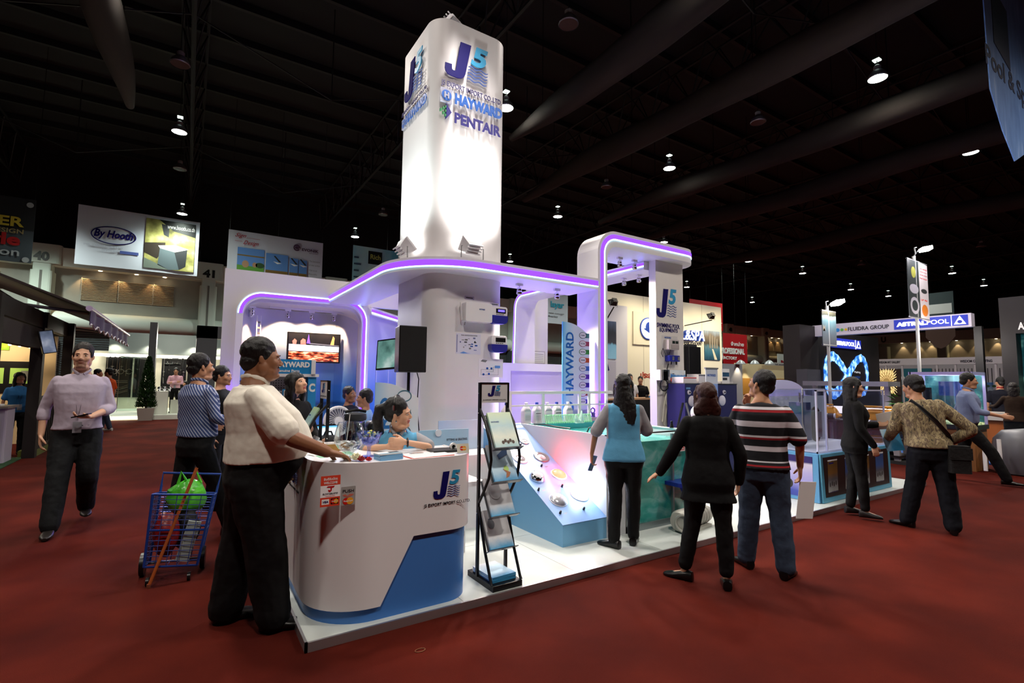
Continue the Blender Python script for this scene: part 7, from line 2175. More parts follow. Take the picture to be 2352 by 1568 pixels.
MB().prism(ell(lx_, lz_, R0, R0, 32), .06, .1, M=F1).build('logo_disc', GLB, lp)
MB().prism(ell(lx_, lz_, R0 * .9, R0 * .9, 32), .1, .13, M=F1, hole=ell(lx_ + R0 * .08, lz_ + R0 * .12, R0 * .52, R0 * .5, 28)).build('logo_swirl', GLW, lp)
MB().prism([(lx_ - R0 * .75, lz_ - R0 * .05), (lx_ - R0 * .2, lz_ + R0 * .05), (lx_ + R0 * .1, lz_ - R0 * .3), (lx_ + R0 * .7, lz_ - R0 * .1), (lx_ + R0 * .3, lz_ - R0 * .55), (lx_ - R0 * .1, lz_ - R0 * .35)], .13, .15, M=F1).build('logo_wave', GLB, lp)
tp = text('POOL&SPA', (GYx(1513, 780, YC), GYx(1612, 775, YC), GYz(1590, 783, YC), GYz(1590, 759, YC)), F1, GLB, sp, .1, .05, .1)
text('POOL&SPA', (GYx(1513, 780, YC) + .02, GYx(1612, 775, YC) + .02, GYz(1590, 783, YC) + .02, GYz(1590, 759, YC) + .0), F1, GLW, sp, .02, .0, .1, lift=.1)
text('www.poolspa.co.th', (GYx(1510, 790, YC), GYx(1610, 790, YC), GYz(1590, 794, YC), GYz(1590, 784, YC)), F1, INK, sp, .01, .02)
text('ประสบ', (GYx(1471, 860, YC), GYx(1503, 860, YC), GYz(1485, 868, YC), GYz(1485, 854, YC)), F1, mat('thai_red', 'a03018', .5), sp, .01, .03)
for (a, b, c, d, nm, l) in ((1395, 1414, 824, 738, 0, 'tall blue snow-and-trees photo on the spa booth block'), (1617, 1652, 827, 758, 1, 'pool terrace photo at the right end of the cream wall')):
 Yp = YC - .6 if nm == 0 else YC
 t = thing('wall_photo', l, 'picture', (GYx((1395 if nm == 0 else 1617), 780, 11.6), Yp, 2), 0, None, True)
 A, B, C1, D1 = (11.116, 11.478, 2.264, 3.464) if nm == 0 else (16.812, 17.781, 2.425, 3.581)
 plate('print', (A, B, C1, D1), front(Yp), gmat('photo_print_%d' % nm, 2, C1 - 2, D1 - 2, [(0, '8fc4e0'), (.35, '7ab0d0'), (.42, '3a3a44'), (.75, '2a2e3a'), (1, '4a5a78')] if nm == 0 else [(0, '1f3f54'), (.3, '3a6a80'), (.45, '5a7a84'), (.55, '4a4438'), (.8, '7a6f60'), (1, '9aa8b4')], .4, noisy=.3, nscale=4, sc3=(2, 1, .6)), t, .03)
 if nm == 1:
  w_, h_ = B - A, D1 - C1
  MB().prism([(A + w_ * a, C1 + h_ * b) for a, b in ((.62, .02), (.8, .02), (.55, .38), (.46, .38))], .03, .034, M=front(Yp)).build('deck_print', mat('print_pale2', 'd8cdb4', .6), t)
  for k in range(4): MB().prism([(A + w_ * (.3 + .15 * k), C1 + h_ * .42), (A + w_ * (.38 + .15 * k), C1 + h_ * .4), (A + w_ * (.4 + .15 * k), C1 + h_ * (.9 - .05 * k)), (A + w_ * (.3 + .15 * k), C1 + h_ * (.88 - .05 * k))], .03, .034, M=front(Yp)).build('facade_print', mat('print_beige', '8f8474', .6), t)
t = thing('wall_photo', 'lilac umbrella-and-chair poster under the snow photo', 'picture', (11.288, 11.59, 1.2), 0, None, True)
plate('print', (11.082, 11.459, 1.147, 2.194), front(11.59), mat('poster_lilac', 'b4b2c0', .5), t, .02)
MB().prism([(11.016, 1.856), (11.073, 2.116), (11.146, 1.899)], .02, .03, M=front(11.57)).build('umbrella_print', NAVY, t)
for k, (px, py, on, l) in enumerate(((1410, 692, 1, 'black floodlight on an arm above the cream booth block'), (1635, 724, 0, 'black floodlight on an arm before the red banner'))):
 Yf = 11.0
 t = flood((GYx(px, py, Yf), Yf, GYz(px, py, Yf) - .17), PI - .5, -.5, l, False)
 for c in t.children:
  if c.name.startswith('housing') or c.name.startswith('fin'): c.data.materials[0] = BLACK
 MB().tube([(0, 0, 0), (0, .8 if k == 0 else 1.17, -.9 if k == 0 else -.1)], .02, 8, ).build('wall_arm', BLACK, t); t.rotation_euler = (0, 0, 0)
for x in (13.0, 14.6, 16.4, 17.8): light('SPOT', (x, 10.4, 4.6), 150, 'fff0cc', (x, YC, 2.2), .1, 110, .7)
sc_ = thing('dark_counter', 'dark counter with a timber top in the spa booth', 'counter', (10.6, 10.2, 0), 0, None, True)
MB().box(9.557, 11.710, 10, 10.5, 0, 1.040).build('counter_body', BLACK, sc_); MB().box(9.557 - .03, 11.748, 9.96, 10.55, 1.040, 1.088).build('timber_top', mat('oak_top', 'a8835c', .5), sc_)
t = thing('name_tent', 'small black and white name tent on the dark counter', 'sign', (11.272, 10.1, 1.088)); MB().prism([(-.05, 0), (.05, 0), (0, .09)], -.05, .0, M=front(0)).build('tent', BLACK, t); MB().box(.06, .2, -.02, .02, 0, .05).build('card_box', mat('side_blue'), t)
t = thing('notebook', 'pale notebook lying on the dark counter', 'notebook', (9.818, 10.15, 1.088)); MB().box(-.15, .2, -.1, .1, 0, .02).build('pages', PAPER, t); MB().box(-.15, .2, -.1, .1, .02, .026).build('cover', GREY, t)
t = thing('loudspeaker', 'tall black loudspeaker on a stand before the cream wall', 'speaker', (12.788, 9.8, 0)); z0, z1 = 1.414, 2.618; w_ = 13.098 - 12.788
MB().rbox(-w_, w_, -.2, .2, z0, z1, .05).build('cabinet', BLACK, t); MB().tube([(0, 0, 0), (0, 0, z0)], .03, 8).build('pole', BLACKM, t); MB().lathe([(.3, 0), (.28, .03), (.04, .06)]).build('foot', BLACKM, t); MB().rbox(-w_ * .7, w_ * .6, -.15, .15, z1, z1 + .07, .03).build('top_handle', DARKG, t)

# ---- cream booth with shaded lamps, farther right
YD = 17
ab = thing('lamp_booth', 'cream booth with cone lamps and a grey fascia beyond the striped man', 'booth', (24, YD, 0), 0, None, True)
ax0, ax1 = GYx(1690, 850, YD), GYx(1838, 850, YD)
MB().box(ax0, ax1, YD, YD + .1, 0, GYz(1750, 836, YD)).build('wall_sheet', mat('cream_warm', 'd8c49c', .6), ab)
MB().box(ax0 - 3.0, ax0, YD - .4, YD + .1, 0, GYz(1690, 837, YD)).build('side_wall', mat('wall_grey', '9c9aa4', .6), ab)
MB().box(GYx(1760, 840, YD - .3), ax1, YD - .3, YD - .2, GYz(1800, 840, YD - .3), GYz(1800, 833, YD - .3)).build('fascia', mat('fascia_grey', 'a8a4a4', .6), ab)
text('THE ARCHITECT CO.,LTD.', (GYx(1780, 838, YD - .3), GYx(1825, 838, YD - .3), GYz(1800, 839, YD - .3), GYz(1800, 836, YD - .3)), front(YD - .3), INK, ab, .01)
MB().box(ax0, ax1, YD - .05, YD, .9, GYz(1800, 870, YD)).build('timber_band', mat('band_timber', 'b07a34', .6), ab)
for px in (1701, 1733, 1767):
 x, z = GYx(px, 833, YD - .6), GYz(px, 833, YD - .6)
 MB().lathe([(.28, -.08), (.2, .05), (.05, .16), (.0, .17)], n=16, x=x, y=YD - .6, z=z).build('lamp_shade', GREY, ab); MB().lathe([(0, 0), (.2, 0)], n=14, x=x, y=YD - .6, z=z - .04).build('lamp_lens', WARM, ab)
 light('SPOT', (x, YD - .6, z - .1), 60, 'fff0c8', (x, YD - .1, .5), .05, 80, .5)
plate('poster', (GYx(1817, 850, YD - .1), GYx(1834, 850, YD - .1), GYz(1825, 858, YD - .1), GYz(1825, 840, YD - .1)), front(YD - .1), gmat('poster_violet', 2, 1.9, 2.4, [(0, '8f84c8'), (.35, '9a90d0'), (.36, 'eeeef4'), (1, 'f4f4f8')], .5), ab, .01)
t = thing('sign_board', 'grey board with dark red letters above the lamp booth', 'sign', (26, 19, 2), 0, None, True)
Yw = 19
plate('board', (GYx(1785, 825, Yw), GYx(1838, 825, Yw), GYz(1810, 838, Yw), GYz(1810, 814, Yw)), front(Yw), mat('board_grey', 'a4a6a4', .6), t, .05)
text('MEEK', (GYx(1792, 833, Yw), GYx(1833, 833, Yw), GYz(1810, 838, Yw), GYz(1810, 828, Yw)), front(Yw - .05), mat('deep_red_ink', '7a1a20', .5), t, .02, .05)
MB().box(GYx(1785, 825, Yw), GYx(1838, 825, Yw), Yw, Yw + .1, 0, GYz(1810, 838, Yw)).build('support_wall', mat('wall_grey'), t)
# ---- dark pool-equipment booth on the right with the water-loop wall
DK = mat('booth_black', '131213', .45)
bw = thing('black_booth_wall', 'black booth wall with a glowing blue water loop', 'wall panel', (18, 8, 0), 0, None, True)
YW = 8.0
bx0, bx1, bz = GYx(1856, 800, YW), GYx(2018, 800, YW), GYz(1940, 766, YW)
MB().box(bx0, bx1 + .0, YW, YW + .2, 0, bz).build('wall_sheet', nmat('black_print', [(.4, '0f0d0d'), (.7, '1c1614')], 1.2, 3, .4), bw)
MB().box(GYx(1838, 800, YW - .3), bx0, YW - .3, YW + .2, 0, bz + .05).build('end_pillar', mat('pillar_dark', '1c1718', .5), bw)
MB().box(GYx(1846, 870, YW - .5), GYx(1877, 870, YW - .5), YW - .6, YW - .3, 0, GYz(1860, 848, YW - .5)).build('grey_cabinet', mat('cabinet_slate', '3c3c44', .5), bw)
F8 = front(YW)
WLOOP = nmat('water_loop', [(.3, '0a2a6a'), (.45, '2f7ad8'), (.58, 'a8dcff'), (.7, 'ffffff')], 5, 6, .3, emit=.75)
lc, lw = [], []
lx0, lx1, lzc = GYx(1898, 865, YW), GYx(1992, 865, YW), GYz(1945, 862, YW)
mid_ = (lx0 + lx1) / 2
for k in range(73):
 a = 2 * PI * k / 72
 x = mid_ + (lx1 - lx0) / 2 * math.sin(a)
 z = lzc + .62 * math.sin(2 * a) * 1.0
 lc.append((x, z)); lw.append(.07 + .1 * abs(math.cos(a * .5 + .6)) + .02 * math.sin(k * 2.3))
m = MB()
V, F = [], []
for k, (x, z) in enumerate(lc):
 a = lc[(k - 1) % 72]; b = lc[(k + 1) % 72]; d = Vector((b[0] - a[0], b[1] - a[1])).normalized(); n_ = Vector((-d.y, d.x)) * lw[k]
 V += [(x + n_.x, YW - .012, z + n_.y), (x - n_.x, YW - .012, z - n_.y)]
for k in range(72): F.append((2 * k, 2 * k + 2, 2 * k + 3, 2 * k + 1))
V2 = [(v[0], v[1] + .01, v[2]) for v in V]; q = len(V)
m.add(V + V2, F + [tuple(q + i for i in reversed(f)) for f in F]).build('water_loop', WLOOP, bw)
for i, s in enumerate(('Making', 'water', 'come')):
 text(s, (GYx(1962, 855 + 11 * i, YW), GYx(1976, 855 + 11 * i, YW), GYz(1968, 858 + 11 * i, YW), GYz(1968, 852 + 11 * i, YW)), F8, PAPER if i == 0 else HBLUE, bw, .005)
ls = plate('logo_sign', (GYx(1908, 785, YW), GYx(1973, 790, YW), GYz(1940, 800, YW), GYz(1940, 779, YW)), F8, mat('sign_royal', '23309a', .4, emit='23309a', es=.5), bw, .06)
lxa, lxb, lza, lzb = GYx(1908, 785, YW), GYx(1973, 790, YW), GYz(1940, 800, YW), GYz(1940, 779, YW)
F8b = front(YW - .06)
def astral(M, a, b, z0, z1, par):
 w = b - a; h = z1 - z0
 text('ASTRAL', (a + w * .04, a + w * .46, z0 + h * .28, z0 + h * .72), M, GLW, par, .01, .06, lift=.002)
 text('POOL', (a + w * .47, a + w * .76, z0 + h * .28, z0 + h * .72), M, GLW, par, .01, .0, lift=.002)
 plate('divider', (a + w * .79, a + w * .797, z0, z1), M, GLW, par, .01)
 cx, cz = a + w * .9, z0 + h * .45
 MB().prism([(cx - w * .075, z0 + h * .12), (cx + w * .075, z0 + h * .12), (cx, z0 + h * .93)], .002, .012, M=M).build('triangle_mark', GLW, par)
 MB().prism(ell(cx, z0 + h * .36, w * .032, h * .17, 20), .012, .016, M=M).build('disc_mark', mat('sign_royal'), par)
astral(F8b, lxa, lxb, lza, lzb, ls)
XF = 16.0
fs = thing('fascia_sign', 'long white overhead fascia sign with a royal blue logo field', 'sign', (XF, 5.8, 3.0), 0, None, True)
LFX = leftf(XF)
fy0, fy1 = 7.286, 4.065
fz0, fz1 = 2.985, 3.32
MB().box(XF, XF + .25, fy1, 8.4, fz0, fz1).build('beam', mat('fascia_lilac', 'c9c4d6', .5), fs)
text('FLUIDRA GROUP', (-6.783, -5.775, 3.08, 3.19), LFX, INK, fs, .01, .01)
for px, c, r in ((1924, '2a86d0', .055), (1934, '5aa84a', .042), (1943, 'd8b020', .035)):
 MB().prism(ell(-GXy(px, 756, 16), 3.13, r, r, 16), 0, .01, M=LFX).build('dot_mark', mat('dot_' + c, c, .4), fs)
pa, pb = -5.655, -4.123
pl_ = plate('logo_field', (pa, pb, 3.03, 3.285), LFX, mat('sign_royal'), fs, .015)
astral(leftf(XF - .015), pa, pb, 3.03, 3.285, pl_)
for y in (3.9, 8.3): MB().box(XF + .05, XF + .2, y, y + .15, 0, fz0).build('support_post', DK, fs)
pr = thing('dark_portal', 'dark portal pillar with a screen at the right edge', 'portal', (15.2, 2.7, 0), 0, None, True)
py0, py1 = 3.539, 2.852
MB().box(15.9, 16.4, 3.283, py0, 0, 3.6).build('pillar', mat('pillar_dark'), pr)
MB().box(15.9, 16.4, 3.283 - 2.5, 3.283, 2.75, 3.6).build('lintel', mat('pillar_dark'), pr)
MB().box(16.3, 16.4, 3.283 - 2.5, 3.283, 0, 2.75).build('back_sheet', nmat('mosaic_screen', [(.3, '0a1a20'), (.5, '1f5a60'), (.65, '7ac0b0'), (.75, 'd05a4a')], 3, 2, .4, emit=.3), pr)
text('ASTRAL', (-3.239, -3.239 + .5, 2.83, 3.0), leftf(15.9), PAPER, pr, .01, .04)
# lit banner poles
for i, (px, py0_, py1_, Yp, l) in enumerate(((1905, 712, 796, 7.2, 'pole banner with a pool photo and a lamp on top, left of two'), (2112, 600, 735, 5.2, 'tall pole banner with dark product photos and a lamp on top, right of two'))):
 pass
def pole_banner(xa, xb, xp, zb0, zb1, zl, Y, label, right):
 t = thing('pole_banner', label, 'banner', (xp, Y, 0), 0, 'lit pole banners', True)
 MB().tube([(xp, Y + .03, 0), (xp, Y + .03, zb1 + .1)], .035, 10).build('pole', mat('pole_white', 'a8a8a8', .4), t)
 MB().lathe([(.25, 0), (.24, .02), (.04, .05)], x=xp, y=Y + .03).build('pole_foot', GREY, t)
 if not right:
  MB().prism([(xa, zb0), (xb, zb0), (xb, zb1), (xa, zb1)], -.015, 0, M=front(Y)).build('banner_sheet', gmat('pool_photo', 2, zb0, zb1, [(0, '3a3c48'), (.4, '4a5a64'), (.7, '5a7a80'), (.82, '8fa49a'), (.86, '3a3a2a'), (1, '6a6450')], .5, noisy=.25, nscale=3), t)
  MB().prism([(xa + .02, zb0 + .35), (xa + .12, zb0 + .5), (xa + .13, zb1 - .5), (xa + .02, zb1 - .35)], 0, .003, M=front(Y)).build('print_curve', mat('print_beige'), t)
 else:
  xm = xa + (xb - xa) * .55
  MB().prism([(xa, zb0 + .05), (xm, zb0 + .03), (xm, zb1), (xa, zb1)], -.015, 0, M=front(Y)).build('banner_sheet', mat('banner_slate', '2c3234', .5), t)
  MB().prism([(xm, zb0 + .02), (xb, zb0 - .03), (xb, zb1 - .05), (xm, zb1)], -.014, .001, M=front(Y)).build('banner_sheet', mat('banner_pale', 'c4bcc0', .5), t)
  h = zb1 - zb0
  for zz, hh, c in ((.78, .12, 'print_gold'), (.5, .1, 'print_pale3'), (.22, .18, 'print_pale3')):
   MB().prism(ell((xa + xm) / 2, zb0 + h * zz, (xm - xa) * (.2 if hh == .12 else .4), h * hh * .8, 16), 0, .003, M=front(Y)).build('product_print', mat(c, '8a8a3a' if c == 'print_gold' else 'a8a4b0', .5), t)
  MB().prism(ell((xa + xm) / 2, zb0 + h * .22, (xm - xa) * .25, h * .09, 14), .003, .005, M=front(Y)).build('product_hole', mat('banner_slate'), t)
  for k in range(4): text(('Swim with the', 'comfort every', 'family needs', 'Pool Cleaner')[k], (xm + .05, xb - .04, zb1 - h * (.13 + .055 * k), zb1 - h * (.105 + .055 * k)), front(Y), RED, t, .002)
  MB().prism(ell((xm + xb) / 2, zb0 + h * .17, (xb - xm) * .34, h * .1, 14), .001, .004, M=front(Y)).build('product_print', mat('print_orange', 'c8701c', .5), t)
  MB().prism(ell((xm + xb) / 2, zb0 + h * .5, (xb - xm) * .34, h * .04, 10), .001, .004, M=front(Y)).build('product_print', DARKG, t)
  text('LP 96', (xm + .06, xb - .1, zb0 + h * .33, zb0 + h * .36), front(Y), REDB, t, .002, .02)
 for zz in (zb0 + .03, zb1 - .02): MB().tube([(xa, Y + .01, zz), (xb, Y + .01, zz)], .018, 6).build('cross_bar', GREY, t)
 MB().box(xp - .16, xp + .16, Y - .3, Y - .12, zl - .04, zl + .04, Matrix.Translation((xp, Y, zl)) @ Matrix.Rotation(-.35, 4, 'Y') @ Matrix.Translation((-xp, -Y, -zl))).build('lamp_lens', COOL, t)
 MB().tube([(xp, Y + .03, zb1 + .1), (xp - .15, Y - .1, zl - .05), (xp - .05, Y - .2, zl - .05)], .014, 6).build('lamp_arm', GREY, t)
 MB().tube([(xp - .3, Y - .1, zl - .15), (xp - .34, Y - .1, zl), (xp - .22, Y - .1, zl + .03)], .012, 6).build('cable', GREY, t)
 light('POINT', (xp, Y - .4, zl - .05), 40, 'fff4ff', None, .1)
pole_banner(12.410, 13.079, 12.722, 2.436, 3.293, 3.452, 5.8, 'pole banner with a pool photo, left of the two lit ones', False)
pole_banner(13.899, 15.091, 14.393, 3.092, 4.506, 4.732, 4.6, 'tall pole banner with dark product photos, right of the two lit ones', True)
# aquarium with wooden base, robots and plant
aq = thing('aquarium', 'lit glass aquarium on a timber base at the right', 'aquarium', (12.4, 3.6, 0), 0, None, True)
XA_ = 12.0
ya, yb = 4.02, 3.1
MB().box(XA_, XA_ + .7, yb, ya, 0, .74).build('timber_base', mat('base_timber', '8a5a2c', .6), aq); MB().box(XA_ - .03, XA_ + .73, yb - .03, ya + .03, .74, .82).build('black_rim', BLACK, aq)
EDG = mat('edge_violet', 'b0a4e0', .2)
for x in (XA_, XA_ + .7):
 for y in (yb, ya): MB().box(x - .02, x + .02, y - .02, y + .02, .82, 1.8).build('edge_strip', EDG, aq)
for a in ((XA_ - .02, XA_ + .02, yb, ya, 1.74, 1.8), (XA_, XA_ + .7, yb - .02, yb + .02, 1.74, 1.8), (XA_, XA_ + .7, ya - .02, ya + .02, 1.74, 1.8), (XA_ + .68, XA_ + .72, yb, ya, 1.74, 1.8)): MB().box(*a).build('edge_strip', EDG, aq)
MB().box(XA_ - .005, XA_ + .005, yb, ya, .82, 1.74).build('glass_pane', CLA, aq)
MB().box(XA_ + .69, XA_ + .7, yb, ya, .82, 1.74).build('back_sheet', nmat('aqua_back', [(.35, '0f2a34'), (.6, '2f6a74'), (.72, '9ad0c0')], 3, 4, .4, emit=.25), aq)
MB().box(XA_ + .02, XA_ + .68, yb + .02, ya - .02, .82, .86).build('gravel', nmat('aqua_gravel', [(.4, '8aa06a'), (.65, 'e4f0b8')], 14, 4, .6, emit=.5), aq)
MB().tube([(XA_ + .3, 3.85, .86), (XA_ + .3, 3.85, 1.5)], .07, 12).build('filter_column', BLACK, aq); MB().rbox(XA_ + .2, XA_ + .5, 3.3, 3.65, 1.35, 1.62, .04).build('blue_unit', mat('unit_blue', '2a4f9a', .3), aq)
MB().ball((XA_ + .2, 3.95, 1.0), .05, None, 10, 8).build('lamp_ball', COOL, aq); MB().ball((XA_ + .25, 3.15, 1.6), .05, None, 10, 8).build('lamp_ball', COOL, aq)
light('POINT', (XA_ + .3, 3.6, 1.68), 14, 'e0fff0', None, .08)
def robot(loc, rz, s, label):
 t = thing('pool_robot', label, 'pool robot', loc, rz)
 Y_ = mat('robot_yellow', 'd8920c', .35)
 m = MB(); m.loft([[Vector((a * s, b * s, z * s)) for a, b in rrect(-w, w, -d, d, .04, 4)] for z, w, d in ((.1, .27, .17), (.16, .28, .18), (.25, .24, .14), (.3, .2, .1))]); m.build('shell', Y_, t)
 MB().rbox(-.15 * s, .15 * s, -.1 * s, .1 * s, .295 * s, .315 * s, .03 * s).build('top_cover', mat('robot_cover', 'e0a010', .3), t)
 MB().tube([(-.2 * s, -.1 * s, .28 * s), (-.22 * s, -.16 * s, .36 * s), (.22 * s, -.16 * s, .36 * s), (.2 * s, -.1 * s, .28 * s)], .02 * s, 8).build('handle', Y_, t)
 for y in (-.19, .19):
  MB().tube([(-.27 * s, y * s, .075 * s), (.27 * s, y * s, .075 * s)], .07 * s, 14).build('roller', mat('roller_dark', '232326', .5), t)
  for x in (-.27, -.1, .07, .24): MB().lathe([(.074 * s, 0), (.074 * s, .03 * s)], Matrix.Translation((x * s, y * s, .075 * s)) @ Matrix.Rotation(PI / 2, 4, 'Y'), 14).build('roller_band', PAPER, t)
 MB().tube([(.285 * s, -.17 * s, .08 * s), (.285 * s, .17 * s, .08 * s)], .05 * s, 10).build('side_guard', Y_, t); MB().tube([(-.285 * s, -.17 * s, .08 * s), (-.285 * s, .17 * s, .08 * s)], .05 * s, 10).build('side_guard', Y_, t)
 return t
rx, ry = 12.0, 4.55
rs_ = thing('robot_stand', 'two-tier stand with white legs carrying the yellow robots', 'stand', (rx, ry, 0), 0, None, True)
RB = frame((0, 0, 0), (0, -1, 0), (0, 0, 1))
for y in (ry - .33, ry + .33):
 for x in (rx - .2, rx + .25): MB().rbox(x - .04, x + .04, y - .05, y + .05, 0, .62, .01).build('leg', mat('leg_white', 'a09ca4', .4), rs_)
MB().box(rx - .28, rx + .35, ry - .45, ry + .45, .58, .63).build('upper_shelf', BLACK, rs_); MB().box(rx - .28, rx + .35, ry - .4, ry + .4, .12, .16).build('lower_shelf', BLACK, rs_); MB().box(rx - .3, rx + .6, ry - .5, ry + .6, 0, .06).build('base_board', DARKG, rs_)
robot((rx - .0, ry, .64), -PI / 2, 1.25, 'yellow pool robot on the upper tier of the stand beside the aquarium')
robot((rx + .05, ry + .05, .17), -PI / 2 + .3, .9, 'yellow pool robot on the lower tier of the stand')
robot((rx + .5, ry + 1.3, .75), -PI / 2 + .2, .9, 'yellow pool robot half hidden behind the leafy plant')
t = thing('robot_table', 'dark table holding the half hidden yellow robot', 'table', (rx + .5, ry + 1.3, 0)); MB().box(-.35, .35, -.4, .4, .7, .745).build('table_top', BLACK, t)
for x, y in ((-.3, -.35), (.3, -.35), (-.3, .35), (.3, .35)): MB().box(x - .03, x + .03, y - .03, y + .03, 0, .7).build('leg', BLACK, t)
pl = thing('leafy_plant', 'broad-leaved green plant beside the aquarium', 'plant', (12.85, 4.35, .9))
MB().lathe([(.12, -.9), (.16, -.5), (.15, -.5), (.1, -.52)], n=16).build('pot', DARKG, pl)
GL = [mat('leaf_plant_a', '2a5a1c', .5), mat('leaf_plant_b', '4a7a24', .5)]
for k in range(70):
 a = rnd.random() * 6.28; h = rnd.uniform(-.25, .42); r = .34 * (1 - abs(h) * .9) * rnd.random() ** .5
 p = Vector((r * math.cos(a), r * math.sin(a), h)); d = Vector((math.cos(a), math.sin(a), rnd.uniform(-.5, .5))).normalized(); s_ = d.cross(Vector((0, 0, 1))).normalized()
 L_ = rnd.uniform(.14, .22); up = s_.cross(d) * .02
 MB().add([p, p + d * L_ * .35 + s_ * L_ * .26 + up, p + d * L_, p + d * L_ * .35 - s_ * L_ * .26 + up, p + d * L_ * .4 - up * .5], [(0, 4, 1), (1, 4, 2), (2, 4, 3), (3, 4, 0)], True).build('leaf', GL[k % 2], pl)
MB().tube([(0, 0, -.55), (0, 0, .2)], .02, 6).build('stem', mat('bark'), pl)
# gallery stalls against the far right
gy_ = thing('gallery_stall', 'white stall fascia and teal wall beyond the aquarium', 'booth', (24, 8.5, 0), 0, None, True)
XG = 26.0
LG = leftf(XG)
ga, gb = -9.846, -5.666
MB().box(XG - .1, XG, -gb, -ga, 2.391, 2.670).build('fascia', mat('fascia_stall', 'b4b0b4', .6), gy_)
text('WISDOM ART GALLERY', (-9.811, -8.996, 2.483, 2.579), leftf(XG - .1), INK, gy_, .01, .02)
text('WISDOM CONSULTING', (-6.998, -6.042, 2.456, 2.558), leftf(XG - .1), INK, gy_, .01, .02)
for k in range(7): MB().box(XG - .08, XG - .03, -ga - (k + .5) * (gb - ga) / 7 * 1.0 - .03, -ga - (k + .5) * (gb - ga) / 7 + .03, 0, 2.391).build('stall_post', mat('fascia_stall'), gy_)
MB().box(XG + 2, XG + 2.1, -gb - 1, -ga + 1, 0, 2.391 + .1).build('back_wall', mat('stall_white', '9a969c', .6), gy_)
ty0, ty1 = 9.482, 8.265
MB().box(27, 27.05, ty1, ty0, 0, 2.269).build('teal_wall', mat('teal_wall', '0f5a6a', .6), gy_)
text('WISDOM', (-9.407, -8.486, 1.728, 1.923), leftf(27), PAPER, gy_, .01, .04)
m = MB()
for k in range(26):
 y = 8.265 - k * .12
 m.box(26.98, 27.0, y - .025, y, 1.3, 2.249)
m.build('slat_wall', DARKG, gy_)['kind'] = 'stuff'
MB().box(27, 27.05, 5.908, 8.265, 0, 2.249).build('white_wall', mat('stall_white'), gy_)
t = thing('sunburst_panel', 'gold sunburst art panel in a dark frame beside the black wall', 'artwork', (25.5, 12, 1), 0, None, True)
ya_, yb_, za_, zb_ = -9.447, -8.926, 1.175, 2.155
plate('frame', (ya_ - .1, yb_ + .25, za_ - .05, zb_ + .05), leftf(25), mat('frame_brown', '2a1a14', .5), t, .05)
MB().box(25.0, 25.1, -yb_ - .2, -ya_ + .1, 0, za_).build('support', mat('frame_brown'), t)
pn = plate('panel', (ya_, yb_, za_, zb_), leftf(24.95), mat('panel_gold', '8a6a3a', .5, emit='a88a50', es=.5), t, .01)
m = MB(); rcx, rcz = (ya_ + yb_) / 2, (za_ + zb_) / 2
for k in range(60):
 a = 2 * PI * k / 60; r0, r1 = .12 + .1 * (k % 3), .4 + .12 * (k % 2)
 ex_ = lambda r, da: (rcx + max(-.36, min(.36, r * math.cos(a + da))), rcz + max(-.55, min(.55, r * math.sin(a + da) * 1.3)))
 m.prism([ex_(r0, -.02), ex_(r1, -.012), ex_(r1, .012), ex_(r0, .02)], .01, .02, M=leftf(24.95))
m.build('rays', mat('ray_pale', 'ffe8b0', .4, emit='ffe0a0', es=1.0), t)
t = thing('display_bench', 'long pale display bench of yellow goods beyond the clear tank', 'bench', (15, 5.9, 0), 0, None, True)
MB().box(14.2, 14.9, 5.2, 7.4, 0, .8).build('bench_body', DK, t); MB().box(14.15, 14.95, 5.15, 7.45, .8, .95).build('lit_top', mat('bench_glow', 'fff4e8', .4, emit='fff0e0', es=1.2), t)
MB().box(14.2, 14.9, 5.2, 7.2, 1.5, 1.62).build('canopy_bar', GREY, t); MB().box(14.5, 14.6, 5.3, 5.4, .95, 1.5).build('post', GREY, t); MB().box(14.5, 14.6, 7.0, 7.1, .95, 1.5).build('post', GREY, t)
t = thing('product_poster', 'grey product information panel beyond the man in blue', 'poster', (17, 4, 0), 0, None, True)
ya_, yb_, za_, zb_ = -4.201, -3.878, 1.089, 1.628
plate('board', (ya_, yb_, za_, zb_), leftf(16.6), gmat('info_print', 2, .6, 1.6, [(0, '7a90a4'), (.2, '2f4f7a'), (.3, '7f8c98'), (.85, '8f9aa4'), (1, '3a6aa4')], .5), t, .03)
for k in range(6): MB().prism(ell(ya_ + .1 + .12 * (k % 3), za_ + .2 + .25 * (k // 3), .04, .03, 10), .03, .035, M=leftf(16.6)).build('product_print', mat('print_darkgreen'), t)
MB().box(16.6, 16.8, -yb_, -ya_, 0, za_).build('support', mat('base_timber'), t)
t = thing('pale_desk', 'white-topped orange desk where two visitors stand at the right', 'desk', (15.5, 3.5, 0), 0, None, True)
MB().box(15.2, 15.8, 2.4, 3.9, 0, .78).build('desk_body', mat('desk_orange', 'a85a24', .6), t); MB().box(15.15, 15.85, 2.35, 3.95, .78, .95).build('desk_top', mat('desk_pale', 'c4bcb4', .5), t)
t = thing('blue_floor_mat', 'blue carpet of the dark booth at the right', 'carpet', (14, 4, 0), 0, None, True)
MB().box(13.3, 22, 1.2, 8, .001, .03).build('carpet', mat('blue_carpet', '1f4a8a', .95), t)
t = thing('leaning_rollers', 'grey round float with white tubes behind the patterned-shirt man', 'float', (12.2, 2.75, 0), 0, None, True)
MB().lathe([(0, 0), (.4, .02), (.46, .3), (.42, .6), (.3, .75), (0, .8)], x=12.5, y=2.55, z=0, n=24).build('float_body', mat('float_grey', '6a6a70', .4), t)
for y in (2.95, 2.75): MB().tube([(11.9, y, .05), (11.95, y + .02, .62)], .03, 8).build('white_tube', PAPER, t)
light('SPOT', (18.5, 6.5, 4.5), 200, 'eef4ff', (18.5, 8, 2.2), .1, 110, .6)
